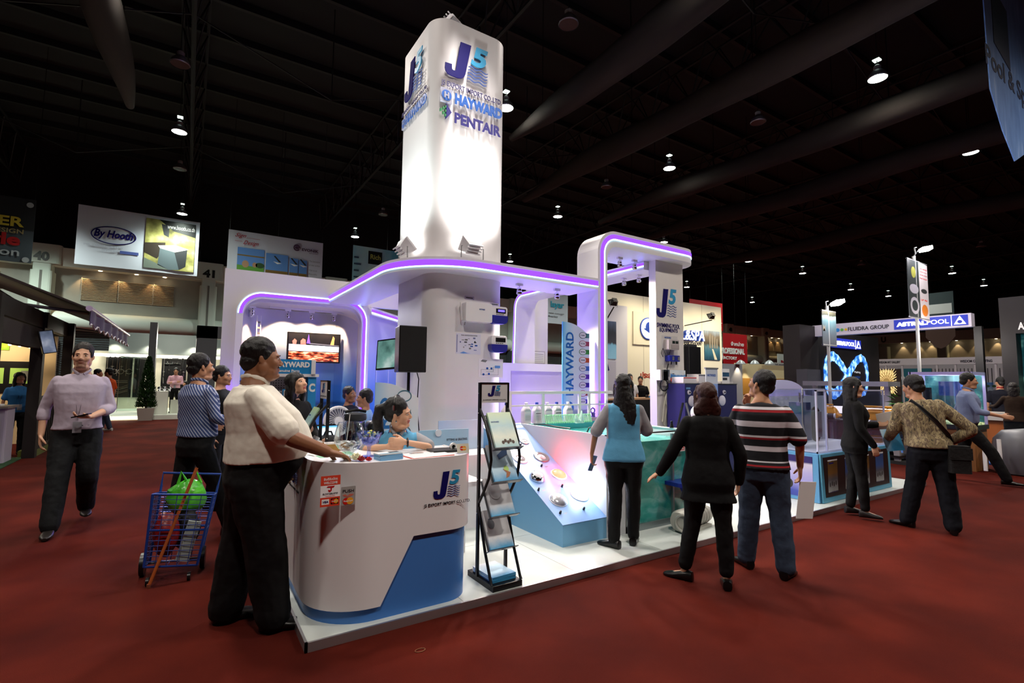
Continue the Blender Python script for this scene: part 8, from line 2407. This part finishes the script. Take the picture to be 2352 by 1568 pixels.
light('POINT', (14.5, 4.2, 2.6), 50, 'fff4e8', None, .2)
# ---- shopping cart with bag and cane
sc = thing('wire_cart', 'blue wire shopping trolley on two wheels standing on the carpet', 'trolley', (-.03, 4.78, 0), 0)
CB = mat('cart_blue', '1a3a8a', .35, .2)
Mt = Matrix.Rotation(-.16, 4, 'X') @ Matrix.Rotation(.1, 4, 'Y')
w0, w1, d0, d1, zb_, zt_ = .17, .2, .13, .19, .1, .62
def cpt(q, r, f): w = w0 + (w1 - w0) * f; d = d0 + (d1 - d0) * f; return Mt @ Vector((q * w, r * d, zb_ + (zt_ - zb_) * f))
for q, r in ((-1, -1), (1, -1), (1, 1), (-1, 1)): MB().tube([cpt(q, r, 0), cpt(q, r, 1.12 if r > 0 else 1)], .009, 8).build('upright', CB, sc)
for f in (0, .5, 1): MB().tube([cpt(q, r, f) for q, r in ((-1, -1), (1, -1), (1, 1), (-1, 1))], .008, 6, closed=True).build('hoop', CB, sc)
m = MB()
for k in range(1, 15):
 if k in (7, 14): continue
 m.tube([cpt(q, r, k / 14) for q, r in ((-1, -1), (1, -1), (1, 1), (-1, 1))], .003, 5, closed=True)
for k in range(1, 5):
 q = -1 + 2 * k / 5
 m.tube([cpt(q, -1, 0), cpt(q, -1, 1)], .003, 5); m.tube([cpt(q, 1, 0), cpt(q, 1, 1)], .003, 5); m.tube([cpt(-1, q, 0), cpt(-1, q, 1)], .003, 5); m.tube([cpt(1, q, 0), cpt(1, q, 1)], .003, 5); m.tube([cpt(q, -1, 0), cpt(q, 1, 0)], .003, 5)
m.build('wire_mesh', mat('cart_wire', '4a5aa0', .3, .5), sc)
MB().tube([cpt(-1, 1, 1), cpt(-1, 1, 1.3), cpt(1, 1, 1.3), cpt(1, 1, 1)], .01, 8).build('push_handle', CB, sc)
for q in (-1, 1):
 MB().lathe([(.035, -.012), (.085, -.016), (.085, .016), (.035, .012)], Matrix.Translation((q * .2, .13, .086)) @ Matrix.Rotation(PI / 2, 4, 'Y'), 24).build('wheel', BLACK, sc)
 MB().lathe([(0, -.012), (.036, -.012), (.036, .012), (0, .012)], Matrix.Translation((q * .2, .13, .086)) @ Matrix.Rotation(PI / 2, 4, 'Y'), 16).build('hub', GREY, sc)
MB().tube([(-.2, .13, .086), (.2, .13, .086)], .008, 8).build('axle', GREY, sc)
for q in (-1, 1): MB().lathe([(.0, -.01), (.03, -.01), (.03, .01), (0, .01)], Matrix.Translation((q * .13, -.12, .03)) @ Matrix.Rotation(PI / 2, 4, 'Y'), 14).build('front_foot', BLACK, sc)
sc.rotation_euler = (0, 0, -.1)
def bag_blob(name, label, loc, dims, m, seed):
 r_ = random.Random(seed); V = []
 mb = MB(); mb.ball((0, 0, 0), 1, None, 16, 12)
 for i, v in enumerate(mb.v):
  f = 1 + .22 * noise.noise(v * 1.8 + Vector((seed, 0, 0))) + .1 * noise.noise(v * 5)
  mb.v[i] = Vector((v.x * dims[0] * f, v.y * dims[1] * f, v.z * dims[2] * f))
 t = thing(name, label, 'bag', loc); mb.build('bag_body', m, t); return t
t = bag_blob('plastic_bag', 'crumpled bright green plastic bag on top of the blue trolley', (.04, 4.9, .58), (.15, .12, .13), nmat('green_plastic', [(.35, '2f8a20'), (.65, '5cc83a')], 6, 4, .25, bump=.8, bscale=14), 3)
MB().tube([(-.06, 0, .1), (-.04, 0, .2), (.0, .0, .12)], .012, 6).build('handle', mat('green_plastic'), t); MB().tube([(.03, .02, .1), (.06, .02, .2), (.1, .0, .1)], .012, 6).build('handle', mat('green_plastic'), t)
bag_blob('cloth_bag', 'dark red bag inside the blue trolley', (-.07, 4.8, .33), (.09, .1, .16), nmat('red_plastic', [(.35, '5a0a0c'), (.65, '8a1418')], 6, 4, .4, bump=.6, bscale=14), 5)
bag_blob('dark_bag', 'black bag inside the blue trolley behind the red one', (.06, 4.84, .34), (.09, .09, .17), mat('bag_dark', '15171a', .6), 8)
t = tag(MB().box(-.04, .05, -.012, .012, 0, .3, Matrix.Rotation(.25, 4, 'Y')).build('rolled_paper', mat('paper_grey', '9aa4a0', .6)), 'pale folded paper standing inside the blue trolley', 'paper'); t.location = (.03, 4.72, .13)
t = thing('walking_stick', 'long orange-brown wooden stick leaning on the blue trolley', 'stick', (-.16, 4.62, 0))
MB().tube([(.0, .0, .01), (.13, .06, .42), (.26, .12, .83)], .0115, 10).build('shaft', mat('stick_wood', '9a4a1c', .5), t); MB().lathe([(.013, 0), (.0135, .025), (.012, .03)], Matrix.Translation((0, 0, 0)), 10).build('rubber_tip', mat('tip_rubber', '6a3018', .7), t)
t = tag(MB().tube([(.03 * math.cos(a), .018 * math.sin(a), .004) for a in [2 * PI * k / 20 for k in range(20)]], .0022, 6, closed=True).build('rubber_ring', mat('ring_tan', '8a5a3a', .5)), 'small brown ring lying on the red carpet in front of the booth', 'ring'); t.location = (1.199, 2.783, 0.000)
# ================================================================ people
TR_BLACK = cloth('trouser_black', '0b0b0d', .7, .3, 50)
TR_JEAN = cloth('trouser_jeans', '343f52', .8, .4, 60)
TR_DARKJ = cloth('trouser_dark_jeans', '17191b', .8, .4, 60)
SH_BLACK = mat('shoe_black', '0a0a0b', .3)
SH_BROWN = mat('shoe_dark_brown', '1a1512', .4)
SH_WHITE = mat('shoe_pale', 'a9a9a6', .5)
SH_SKIN = SK_FAIR
C_CREAM = cloth('shirt_cream', 'e2dccf', .75, .25, 40)
C_LILAC = cloth('shirt_lilac', 'b9aebf', .75, .3, 40)
C_VEST = cloth('vest_blue', '5fa4cc', .8, .3, 120)
C_SLEEVE = cloth('sleeve_grey', '9a9aa0', .8, .3, 120)
C_CUFF = cloth('cuff_white', 'dcdce4', .8, .2, 120)
C_BLACK = cloth('jacket_black', '08080a', .8, .3, 40)
C_NAVY = cloth('tee_navy', '12131f', .8, .3, 40)
C_BLUEP = cloth('polo_blue', '2f6aa0', .8, .3, 60)
C_ORANGE = cloth('tee_orange', 'd0501a', .8, .3, 40)
C_PINK = cloth('shirt_pink', 'd8a8b4', .8, .3, 40)
C_PALEB = cloth('shirt_pale_blue', '7a86a8', .8, .3, 40)
C_WHITE = cloth('shirt_white', 'd0d0d0', .8, .3, 40)
C_BROWN = cloth('top_brown', '2f2118', .9, .3, 40)
def stripes(name, scale, stops, axis='X', rot=0):
 if name in _M: return _M[name]
 m = mat(name, 'ffffff', .8, spec=.25)
 n, b = nt(m)
 v = coords(n, (scale, scale, scale))
 w = node(n, 'ShaderNodeTexWave'); w.wave_type = 'BANDS'; w.bands_direction = axis
 w.inputs['Scale'].default_value = 1; w.inputs['Distortion'].default_value = .6; w.inputs['Detail'].default_value = 1
 n.links.new(v, w.inputs['Vector'])
 r = ramp(n, stops, 'CONSTANT'); n.links.new(w.outputs[0], r.inputs[0]); n.links.new(r.outputs[0], b.inputs['Base Color'])
 return m
C_STRIPE = stripes('shirt_fine_stripe', 17, [(0, '3a4a78'), (.62, '3a4a78'), (.7, 'a8b0c8')], 'DIAGONAL')
def zstripe(name, z0, z1, bands, base):
 """horizontal knitted stripes at real heights"""
 st = []
 for a, b, c in sorted(bands):
  st += [((a - z0) / (z1 - z0), c), ((b - z0) / (z1 - z0), base)]
 return gmat(name, 2, z0, z1, [(0, base)] + st, .85, interp='CONSTANT')
C_POLO = zstripe('polo_striped', .8, 1.5, [(1.332, 1.353, 'd8d8de'), (1.31, 1.328, '9a1420'), (1.19, 1.237, 'cfc8d0'), (1.106, 1.12, 'd8d8de'), (1.088, 1.104, '8a1420'), (.995, 1.033, 'cfc8d0'), (.907, .92, 'd8d8de'), (.872, .886, '9a1420')], '0d0e16')
C_PATT = nmat('shirt_patterned', [(.3, '2a2622'), (.42, '8a7a58'), (.5, '5a4a40'), (.58, 'b0a078'), (.68, '4a3f3a'), (.8, '9a8a64')], 16, 4, .85, (1.8, 1.8, .7), dist=.6)
n_, b_ = nt(C_VEST)
tc_ = node(n_, 'ShaderNodeTexCoord'); sp_ = node(n_, 'ShaderNodeSeparateXYZ'); n_.links.new(tc_.outputs['Object'], sp_.inputs[0])
ab_ = node(n_, 'ShaderNodeMath', operation='ABSOLUTE'); n_.links.new(sp_.outputs[0], ab_.inputs[0])
g1 = node(n_, 'ShaderNodeMath', operation='GREATER_THAN'); n_.links.new(ab_.outputs[0], g1.inputs[0]); g1.inputs[1].default_value = .142
g2 = node(n_, 'ShaderNodeMath', operation='GREATER_THAN'); n_.links.new(sp_.outputs[2], g2.inputs[0]); g2.inputs[1].default_value = .97
g3 = node(n_, 'ShaderNodeMath', operation='MULTIPLY'); n_.links.new(g1.outputs[0], g3.inputs[0]); n_.links.new(g2.outputs[0], g3.inputs[1])
mx_ = ramp(n_, [(0, '5fa4cc'), (.5, '9a9aa0')], 'CONSTANT'); n_.links.new(g3.outputs[0], mx_.inputs[0]); n_.links.new(mx_.outputs[0], b_.inputs['Base Color'])
def R(*a): return [math.radians(x) for x in a]
def lanyard(root, UP, m, fat=0, drop=.28, badge=True, k=1, y0=.13, fem=False):
 P = [(-.065, -.05, 1.47), (-.075, .03, 1.45), (-.06, .085 + fat * .05, 1.38), (-.03, y0 + fat * .1, 1.28), (0, y0 + .01 + fat * .12, 1.42 - drop)]
 pts = [UP @ Vector(p) for p in P] + [UP @ Vector((-p[0], p[1], p[2])) for p in P[::-1][1:]]
 MB().tube(pts + [UP @ Vector((0, -.085, 1.49))], .007, 6, closed=True, flat=.4).build('lanyard', m, root)
 if badge:
  c = UP @ Vector((0, y0 + .015 + fat * .12, 1.42 - drop - .06))
  MB().box(c.x - .035, c.x + .035, c.y - .003, c.y + .003, c.z - .06, c.z + .05).build('badge', mat('badge_grey', '8a8a92', .3), root)
LAN_BLUE = mat('lanyard_blue', '1a2f9a', .5); LAN_DARK = mat('lanyard_dark', '1a1a22', .5)

# 1 heavy man leaning on the counter
p, HM, UP, S = person((.40, 3.62, 0), math.radians(-92), 1.80, 'person in a cream short-sleeved shirt and black trousers, one hand on the counter', 'm', 1.0, SK_BROWN,
 shirt=dict(mat=C_CREAM, sleeve='short', hem=1.0, loose=.022, blouse=.02, collar=C_CREAM, slen=.85, fold=.014), trousers=dict(mat=TR_BLACK, top=1.03, loose=.03, flare=.8),
 hair=dict(style='short', thick=.012), head=R(-2, 2, 0), lean=R(-3, 0),
 arms=(((.34, .14, 1.16), (.29, .365, 1.055), (-.1, .9, -.25), (.1, -.3, -1), (.35, .3, .35, .4), 1, .3), ((-.31, .02, 1.12), (-.29, .16, .92), (.1, .4, -1), (1, 0, 0), .5)),
 legs=(((.12, .06, .5), (.13, .12, .085), -.15), ((-.12, -.05, .5), (-.13, -.12, .085), .15)), shoes=dict(mat=SH_BLACK), voxel=.006, heads=1.05, headoff=(0, .03, -.005))
lanyard(p, UP, LAN_BLUE, 1.0, .42, False)
ms = MB(); ms.tube([HM @ Vector((q * .03 * 1.05, .094, -.052)) for q in (-1, -.5, 0, .5, 1)], [.003, .0065, .0065, .0065, .003], 8, flat=.7); ms.build('moustache', HAIR, p)

# 2 seated hostess with headphones
p, HM, UP, S = person((1.42, 3.86, -.17), math.radians(163), 1.6, 'person in a light blue vest over a grey polo, seated behind the counter with headphones', 'f', .1, SK_FAIR,
 shirt=dict(mat=C_VEST, sleeve='short', hem=.93, loose=.014, collar=C_SLEEVE, slen=.85), trousers=dict(mat=TR_BLACK, top=.98),
 hair=dict(style='short', thick=.014, pony=[(0, -.09, .05), (0, -.15, .03), (0, -.165, -.06), (0, -.15, -.17), (0, -.135, -.26)]), head=R(72, -2, 0), lean=R(14, 0),
 arms=(((.27, .2, 1.315), (.09, .4, 1.35), (-.9, .25, .1), (-.2, -.9, -.1), (.9, .9, .9, .9)), ((-.26, .27, 1.32), (-.04, .42, 1.385), (.75, .1, .06), (.1, -.9, -.3), (.8, .8, .85, .9))),
 legs=(((.1, .4, .9), (.1, .36, .45), 0), ((-.1, .4, .9), (-.1, .36, .45), 0)), shoes=dict(mat=SH_BLACK), voxel=.006, headoff=(0, .02, 0))
lanyard(p, UP, LAN_BLUE, .05, .3, False, y0=.14)
hb = MB(); T = HM; k_ = 1.6 / 1.75
hb.tube([T @ Vector((.084 * math.cos(a) * k_, -.02 * k_, (.045 + .094 * math.sin(a)) * k_)) for a in [PI * i / 16 for i in range(17)]], .008, 8, flat=2.2, up=(0, 1, 0)); hb.build('headband', BLACK, p)
for q in (-1, 1): MB().tube([T @ Vector((q * (.083 + .004 * i) * k_, -.02 * k_, (.09 - .02 * i) * k_)) for i in range(3)], .009, 8).build('headphone_slider', CHROME, p)
MB().ball(T @ Vector((-.085 * k_, .002, -.045 * k_)), .008, None, 8, 6).build('earring', CHROME, p); MB().ball(T @ Vector((.085 * k_, .002, -.045 * k_)), .008, None, 8, 6).build('earring', CHROME, p)
w_ = S @ Vector((-.075, .41, 1.38)); MB().tube([w_ + Vector((.012, .03 * math.cos(a), .03 * math.sin(a))) for a in [2 * PI * i / 16 for i in range(16)]], .006, 6, closed=True).build('watch_strap', BLACK, p)

# 3 woman reading a leaflet behind the left rack
p, HM, UP, S = person((0.811, 5.0, .05), math.radians(-150), 1.56, 'person with long black hair in a black jacket reading a leaflet behind the counter', 'f', 0, SK_FAIR,
 shirt=dict(mat=C_BLACK, sleeve='long', hem=.86, loose=.02), trousers=dict(mat=TR_BLACK), hair=dict(style='long', length=.4, mat=HAIR, width=.1), head=R(10, -24, 0), lean=R(6, 0),
 arms=(((.24, .08, 1.12), (.12, .3, 1.14), (-.3, .8, .2), (-.5, 0, .8), .6), ((-.24, .08, 1.12), (-.1, .33, 1.02), (.3, .8, .1), (.2, 0, 1), .6)), shoes=dict(mat=SH_BLACK))

# 4 man in the striped shirt
p, HM, UP, S = person((.1, 5.72, 0), math.radians(-62), 1.77, 'person in a blue finely striped shirt seen from behind beside the trolley', 'm', .12, SK_TAN,
 shirt=dict(mat=C_STRIPE, sleeve='rolled', hem=.97, loose=.022, blouse=.01, collar=C_STRIPE), trousers=dict(mat=TR_BLACK, top=1.02, loose=.012), hair=dict(style='short', thick=.014), head=R(-12, -3, 0),
 arms=(((.25, .03, 1.15), (.2, .26, 1.08), (-.3, .9, 0), (-1, 0, -.3), .6), ((-.25, .0, 1.14), (-.22, .22, 1.02), (.2, .9, 0), (1, 0, 0), .6)),
 legs=(((.11, .16, .5), (.12, .3, .085), -.3), ((-.1, -.06, .5), (-.1, -.2, .085), .1)), shoes=dict(mat=SH_BLACK), voxel=.007)
# 5 dark-clothed visitor behind him
p, HM, UP, S = person((0.352, 7.0, 0), math.radians(-120), 1.68, 'person in black with short dark hair, mostly hidden behind the striped shirt', 'm', 0, SK_TAN,
 shirt=dict(mat=C_BLACK, sleeve='long', hem=.9), trousers=dict(mat=TR_BLACK), hair=dict(style='short', thick=.014), shoes=dict(mat=SH_BLACK), voxel=.011)

# 6 visitor walking towards the camera
p, HM, UP, S = person((-.93, 6.85, 0), math.radians(186), 1.88, 'person walking towards us in a pale lilac shirt and dark jeans, holding a phone', 'm', .12, SK_FAIR,
 shirt=dict(mat=C_LILAC, sleeve='rolled', hem=.93, loose=.014, hemw=.012, collar=C_LILAC, fold=.014), trousers=dict(mat=TR_DARKJ, top=.98, loose=.022, flare=.9), hair=dict(style='short', mat=HAIR_BR, thick=.006, top=.01), head=R(-6, -4, 0),
 shoulder=.178, arms=(((.25, -.06, 1.13), (.255, .0, .89), (.0, .15, -1), (-1, 0, 0), .5), ((-.245, .0, 1.12), (-.1, .26, 1.06), (.85, .4, .0), (.1, .2, 1), (.5, .6, .6, .6))),
 legs=(((.11, .14, .5), (.13, .25, .085), -.1), ((-.1, .08, .5), (-.1, -.3, .13), .05)), shoes=dict(mat=SH_BROWN), voxel=.007, beard=True)
lanyard(p, UP, LAN_DARK, .1, .4, True)
ph = UP @ Vector((-.03, .33, 1.075))
t = tag(MB().box(-.04, .04, -.07, .07, -.006, .006, Matrix.Rotation(.25, 4, 'X')).build('phone', BLACK), 'black phone in the hand of the man walking towards us', 'phone')
t.location = p.matrix_basis @ ph; t.rotation_euler = (0, 0, math.radians(186 + 70))

# 7, 8 far visitors on the left carpet
p, HM, UP, S = person((-1.87, 18.1, 0), math.radians(60), 1.76, 'person in an orange shirt and jeans walking away on the far carpet', 'm', .1, SK_TAN,
 shirt=dict(mat=C_ORANGE, sleeve='short', hem=.92), trousers=dict(mat=TR_JEAN, loose=.01), hair=dict(style='short', thick=.012), shoes=dict(mat=SH_WHITE), voxel=.014, face=False,
 legs=(((.1, .1, .5), (.1, .18, .085), 0), ((-.1, -.05, .5), (-.1, -.2, .1), 0)))
p, HM, UP, S = person((-2.186, 18.8, 0), math.radians(-100), 1.74, 'person in a white shirt half hidden behind the man walking towards us', 'm', 0, SK_TAN,
 shirt=dict(mat=C_WHITE, sleeve='short', hem=.92), trousers=dict(mat=TR_JEAN), hair=dict(style='short', thick=.012), shoes=dict(mat=SH_BLACK), voxel=.014, face=False)
# 9 attendant in the awning booth
p, HM, UP, S = person((-2.743, 13.4, 0), math.radians(-155), 1.6, 'person in a blue polo shirt with long dark hair behind the pale counter', 'f', .1, SK_MID,
 shirt=dict(mat=C_BLUEP, sleeve='short', hem=.9), trousers=dict(mat=TR_BLACK), hair=dict(style='long', length=.36), shoes=dict(mat=SH_BLACK), voxel=.012, head=R(10, -8, 0))
lanyard(p, UP, LAN_DARK, .1, .34, True)
# 10, 11 staff in the fittings booth
p, HM, UP, S = person((-0.381, 23.4, .16), math.radians(175), 1.72, 'person in a pink shirt with folded arms in the fittings booth', 'm', .05, SK_TAN,
 shirt=dict(mat=C_PINK, sleeve='long', hem=.96), trousers=dict(mat=TR_BLACK), hair=dict(style='short', thick=.012), shoes=dict(mat=SH_BROWN), voxel=.014,
 arms=(((.24, .06, 1.15), (-.05, .2, 1.2), (-.9, 0, .1), (0, -1, 0), .4), ((-.24, .06, 1.15), (.06, .22, 1.16), (.9, 0, .1), (0, -1, 0), .4)))
lanyard(p, UP, LAN_DARK, .05, .34, True)
p, HM, UP, S = person((-0.060, 24.2, -.28), math.radians(150), 1.66, 'person in dark clothes sitting beyond the folded-arms salesman', 'f', 0, SK_TAN,
 shirt=dict(mat=C_NAVY, sleeve='long', hem=.9), trousers=dict(mat=TR_BLACK), hair=dict(style='long', length=.3), shoes=dict(mat=SH_BLACK), voxel=.014, face=False,
 legs=(((.1, .4, .9), (.1, .36, .5), 0), ((-.1, .4, .9), (-.1, .36, .5), 0)))
# 12, 13 seated at the back
p, HM, UP, S = person((2.067, 7.7, -.27), math.radians(-140), 1.7, 'person in a dark T-shirt seated at the rear desk near the round fan', 'm', .05, SK_BROWN,
 shirt=dict(mat=C_NAVY, sleeve='short', hem=.9), trousers=dict(mat=TR_JEAN), hair=dict(style='short', thick=.012), shoes=dict(mat=SH_BLACK), voxel=.009, head=R(-6, -4, 0),
 legs=(((.1, .42, .88), (.1, .4, .42), 0), ((-.1, .42, .88), (-.1, .4, .42), 0)))
for i, s in enumerate(('TURN', 'ON')):
 text(s, (-.06, .06 if i == 0 else .03, 1.2 - i * .05, 1.23 - i * .05), frame((0, .135, 0), (-1, 0, 0), (0, 0, 1)), PAPER, p, .002, .02, lift=.012)
p, HM, UP, S = person((2.098, 7.0, -.3), math.radians(70), 1.7, 'person in a pale blue shirt seated with back turned beside the light strip', 'm', .05, SK_MID,
 shirt=dict(mat=cloth('shirt_sky', '8fb8e0', .8), sleeve='short', hem=.9), trousers=dict(mat=TR_JEAN), hair=dict(style='short', thick=.016), shoes=dict(mat=SH_BLACK), voxel=.01,
 legs=(((.1, .42, .88), (.1, .4, .42), 0), ((-.1, .42, .88), (-.1, .4, .42), 0)))
# 14 hostess standing at the tank
p, HM, UP, S = person((3.43, 3.37, .05), math.radians(-40), 1.57, 'person in a light blue vest with grey sleeves standing before the tank, seen from behind', 'f', .38, SK_MID,
 shirt=dict(mat=C_VEST, sleeve='short', hem=.86, loose=.02, slen=.95, hemw=.01), trousers=dict(mat=TR_BLACK, loose=.0), hair=dict(style='long', length=.38, width=.118, dir=(.1, -.1, -1)), head=R(-14, -6, 0),
 arms=(((.25, .08, 1.15), (.2, .3, 1.2), (-.4, .8, .2), (-.8, 0, .3), .6), ((-.285, -.02, 1.14), (-.325, .03, .91), (-.02, .2, -1), (1, .1, 0), (.6, .8, .9, .9))),
 legs=(((.1, .05, .49), (.1, .08, .085), -.2), ((-.09, -.02, .49), (-.11, -.06, .085), .9)), shoes=dict(mat=SH_BLACK), voxel=.007, hipw=.175)
t = tag(MB().rbox(-.036, .036, -.006, .006, -.075, .075, .004).build('phone', mat('phone_case', '1f5a8a', .3)), 'blue-cased phone in the lowered hand of the woman at the tank', 'phone')
t.location = p.matrix_basis @ (S @ Vector((-.315, .075, .81))); t.rotation_euler = (.3, .2, math.radians(20))
# 15 woman in black at the front
p, HM, UP, S = person((3.46, 2.5, 0), math.radians(-44), 1.55, 'person in a black jacket and black trousers with auburn-tinted hair, seen from behind', 'f', .42, SK_FAIR,
 shirt=dict(mat=C_BLACK, sleeve='long', hem=.72, loose=.03, hemw=.025), trousers=dict(mat=TR_BLACK, crop=.05), hair=dict(style='long', length=.2, width=.12, mat=HAIR_B, back=-.02), head=R(4, -10, 0),
 arms=(((.275, -.02, 1.12), (.27, .06, .88), (-.1, .2, -1), (-1, 0, 0), .5), ((-.3, .0, 1.12), (-.4, .07, .93), (-.8, .2, -.6), (.35, .1, -.9), (.15, .2, .2, .2), 1, .25)),
 legs=(((.12, -.03, .49), (.13, -.06, .085), -.15), ((-.13, .05, .49), (-.2, .06, .085), 1.05)), shoes=dict(mat=SH_BLACK, name='ballet_flat'), voxel=.007)
# 16 man in the striped polo
p, HM, UP, S = person((4.06, 2.4, 0), math.radians(-58), 1.66, 'person in a navy polo with white and red stripes and blue jeans, seen from behind', 'm', .3, SK_TAN,
 shirt=dict(mat=C_POLO, sleeve='short', hem=.9, loose=.02, hemw=.01, slen=.9), trousers=dict(mat=TR_JEAN, loose=.018), hair=dict(style='short', thick=.012), head=R(52, -14, 0),
 arms=(((.285, .0, 1.13), (.29, .1, .91), (.0, .25, -1), (-1, 0, 0), .5), ((-.25, .2, 1.17), (-.12, .26, 1.42), (.1, -.2, .9), (.6, -.7, 0), 1.0)),
 legs=(((.12, -.02, .49), (.15, -.06, .085), -.35), ((-.12, .03, .49), (-.15, .08, .085), .5)), shoes=dict(mat=SH_BLACK), voxel=.007)
t = tag(MB().prism([(-.07, -.2), (.08, -.22), (.09, .08), (-.06, .1)], -.002, .002, M=frame((0, 0, 0), (.9, .2, .1), (.1, 0, 1))).build('paper_bag', PAPER), 'white sheet of papers held low by the man in the striped polo', 'paper')
t.location = p.matrix_basis @ (S @ Vector((.33, .16, .68))); t.rotation_euler = (0, 0, math.radians(-40))
# 17 woman in black with white paper
p, HM, UP, S = person((6.66, 2.8, .0), math.radians(-140), 1.63, 'person in a black suit with very long black hair holding a white paper', 'f', .15, SK_FAIR,
 shirt=dict(mat=C_BLACK, sleeve='long', hem=.8, loose=.02, hemw=.01), trousers=dict(mat=TR_BLACK, crop=.03), hair=dict(style='long', length=.5, width=.1), head=R(-6, 4, 0),
 arms=(((.24, -.02, 1.13), (.24, .12, .92), (0, .25, -1), (-1, 0, 0), .5), ((-.24, .06, 1.12), (-.12, .28, 1.15), (.3, .8, .1), (.6, 0, .6), .6)),
 legs=(((.09, .03, .49), (.1, .05, .11), -.2), ((-.09, .0, .49), (-.1, -.05, .11), .2)), shoes=dict(mat=mat('sandal_black', '1a1618', .5), name='wedge_sandal', len=.9), voxel=.008)
t = tag(MB().prism([(-.13, -.1), (.13, -.12), (.14, .12), (-.12, .13)], -.001, .001, M=frame((0, 0, 0), (.8, .5, .3), (0, -.3, .95))).build('paper_sheet', PAPER), 'white paper held up by the long-haired woman in black', 'paper')
t.location = p.matrix_basis @ (S @ Vector((-.08, .42, 1.19))); t.rotation_euler = (0, 0, math.radians(-110))
# 18 man in the patterned shirt
p, HM, UP, S = person((6.74, 2.12, 0), math.radians(-52), 1.66, 'person in a brown patterned shirt with a black shoulder strap, leaning forward', 'm', .2, SK_TAN,
 shirt=dict(mat=C_PATT, sleeve='long', hem=.93, loose=.035, blouse=.01), trousers=dict(mat=cloth('trouser_navy', '0d1018', .8), loose=.025), hair=dict(style='short', thick=.02), head=R(35, -4, 0), lean=R(10, -7),
 arms=(((.4, -.02, 1.14), (.24, .1, 1.0), (-.8, .4, -.3), (-.3, -.4, -.8), .6), ((-.3, .08, 1.12), (-.28, .3, 1.0), (.2, .9, .1), (.9, 0, .2), .7)),
 legs=(((.13, -.03, .5), (.16, -.06, .085), -.3), ((-.13, .06, .5), (-.2, .12, .085), .7)), shoes=dict(mat=SH_BLACK), voxel=.008)
MB().tube([UP @ Vector(q) for q in ((-.1, -.1, 1.46), (-.04, -.16, 1.36), (.06, -.17, 1.2), (.14, -.15, 1.05), (.19, -.06, .97))], .022, 8, flat=.35).build('shoulder_strap', BLACK, p)
t = thing('shoulder_bag', 'black shoulder bag hanging at the hip of the patterned-shirt man', 'bag', p.matrix_basis @ (S @ Vector((.22, -.13, .72))), math.radians(-52))
MB().rbox(-.1, .09, -.05, .06, -.04, .24, .03).build('bag_body', mat('bag_black'), t); MB().box(-.1, .09, -.06, -.05, .1, .22).build('flap', mat('bag_black'), t)
t = tag(MB().prism([(-.08, -.12), (.1, -.12), (.08, .13), (-.1, .13)], -.004, .004, M=frame((0, 0, 0), (.6, -.6, .1), (0, .2, 1))).build('brochure', COVERS[1]), 'blue and white brochure in the hand of the patterned-shirt man', 'brochure')
t.location = p.matrix_basis @ (S @ Vector((-.24, .33, .96)))
# 19 man in blue shirt striding right
p, HM, UP, S = person((10.7, 2.85, 0), math.radians(-160), 1.75, 'person in a grey-blue shirt striding to the right past the aquarium', 'm', .1, SK_TAN,
 shirt=dict(mat=C_PALEB, sleeve='rolled', hem=.95, loose=.022, collar=C_PALEB), trousers=dict(mat=TR_BLACK, loose=.015), hair=dict(style='short', thick=.014), voxel=.009, lean=R(4, 0), shoes=dict(mat=SH_BLACK),
 arms=(((.26, .12, 1.14), (.2, .38, 1.08), (0, .9, -.15), (-1, 0, -.3), .4), ((-.26, -.1, 1.13), (-.28, .02, .92), (0, .3, -1), (1, 0, 0), .5)),
 legs=(((.1, .25, .52), (.1, .42, .1), 0), ((-.1, -.05, .5), (-.1, -.36, .16), 0)))
# 20, 21 visitors at the pale desk
p, HM, UP, S = person((15.963, 3.609, 0), math.radians(-70), 1.75, 'person in a dark shirt with a red collar at the pale desk', 'm', .1, SK_TAN,
 shirt=dict(mat=C_NAVY, sleeve='short', hem=.92, collar=mat('collar_red', 'a01420', .7)), trousers=dict(mat=TR_BLACK), hair=dict(style='short', thick=.012), head=R(25, 0, 0), shoes=dict(mat=mat('shoe_ochre', 'b8862c', .5)), voxel=.011)
p, HM, UP, S = person((14.559, 3.100, 0), math.radians(-80), 1.62, 'person in a brown top and dark skirt at the right edge', 'f', .3, SK_MID,
 shirt=dict(mat=C_BROWN, sleeve='long', hem=.85), trousers=dict(mat=TR_BLACK, skirt=.55, name='skirt'), hair=dict(style='long', length=.22, mat=HAIR_BR), shoes=dict(mat=SH_BROWN), voxel=.011,
 arms=(None, ((-.3, .1, 1.2), (-.4, .3, 1.18), (-.2, .9, 0), (0, 0, -1), .4)))
# 22, 23 staff at the dark counter
p, HM, UP, S = person((11.384, 10.9, 0), math.radians(160), 1.78, 'person with short black hair behind the dark counter, left of two', 'm', .05, SK_TAN,
 shirt=dict(mat=C_WHITE, sleeve='short', hem=.9), trousers=dict(mat=TR_BLACK), hair=dict(style='short', thick=.012), shoes=dict(mat=SH_BLACK), voxel=.013)
p, HM, UP, S = person((12.276, 11.3, 0), math.radians(130), 1.72, 'person with short black hair behind the dark counter, right of two', 'm', .05, SK_TAN,
 shirt=dict(mat=C_BLACK, sleeve='short', hem=.9), trousers=dict(mat=TR_BLACK), hair=dict(style='short', thick=.012), shoes=dict(mat=SH_BLACK), voxel=.013)
flush()
for o in bpy.data.objects:
 for k_ in ('world', 'k'):
  if k_ in o: del o[k_]
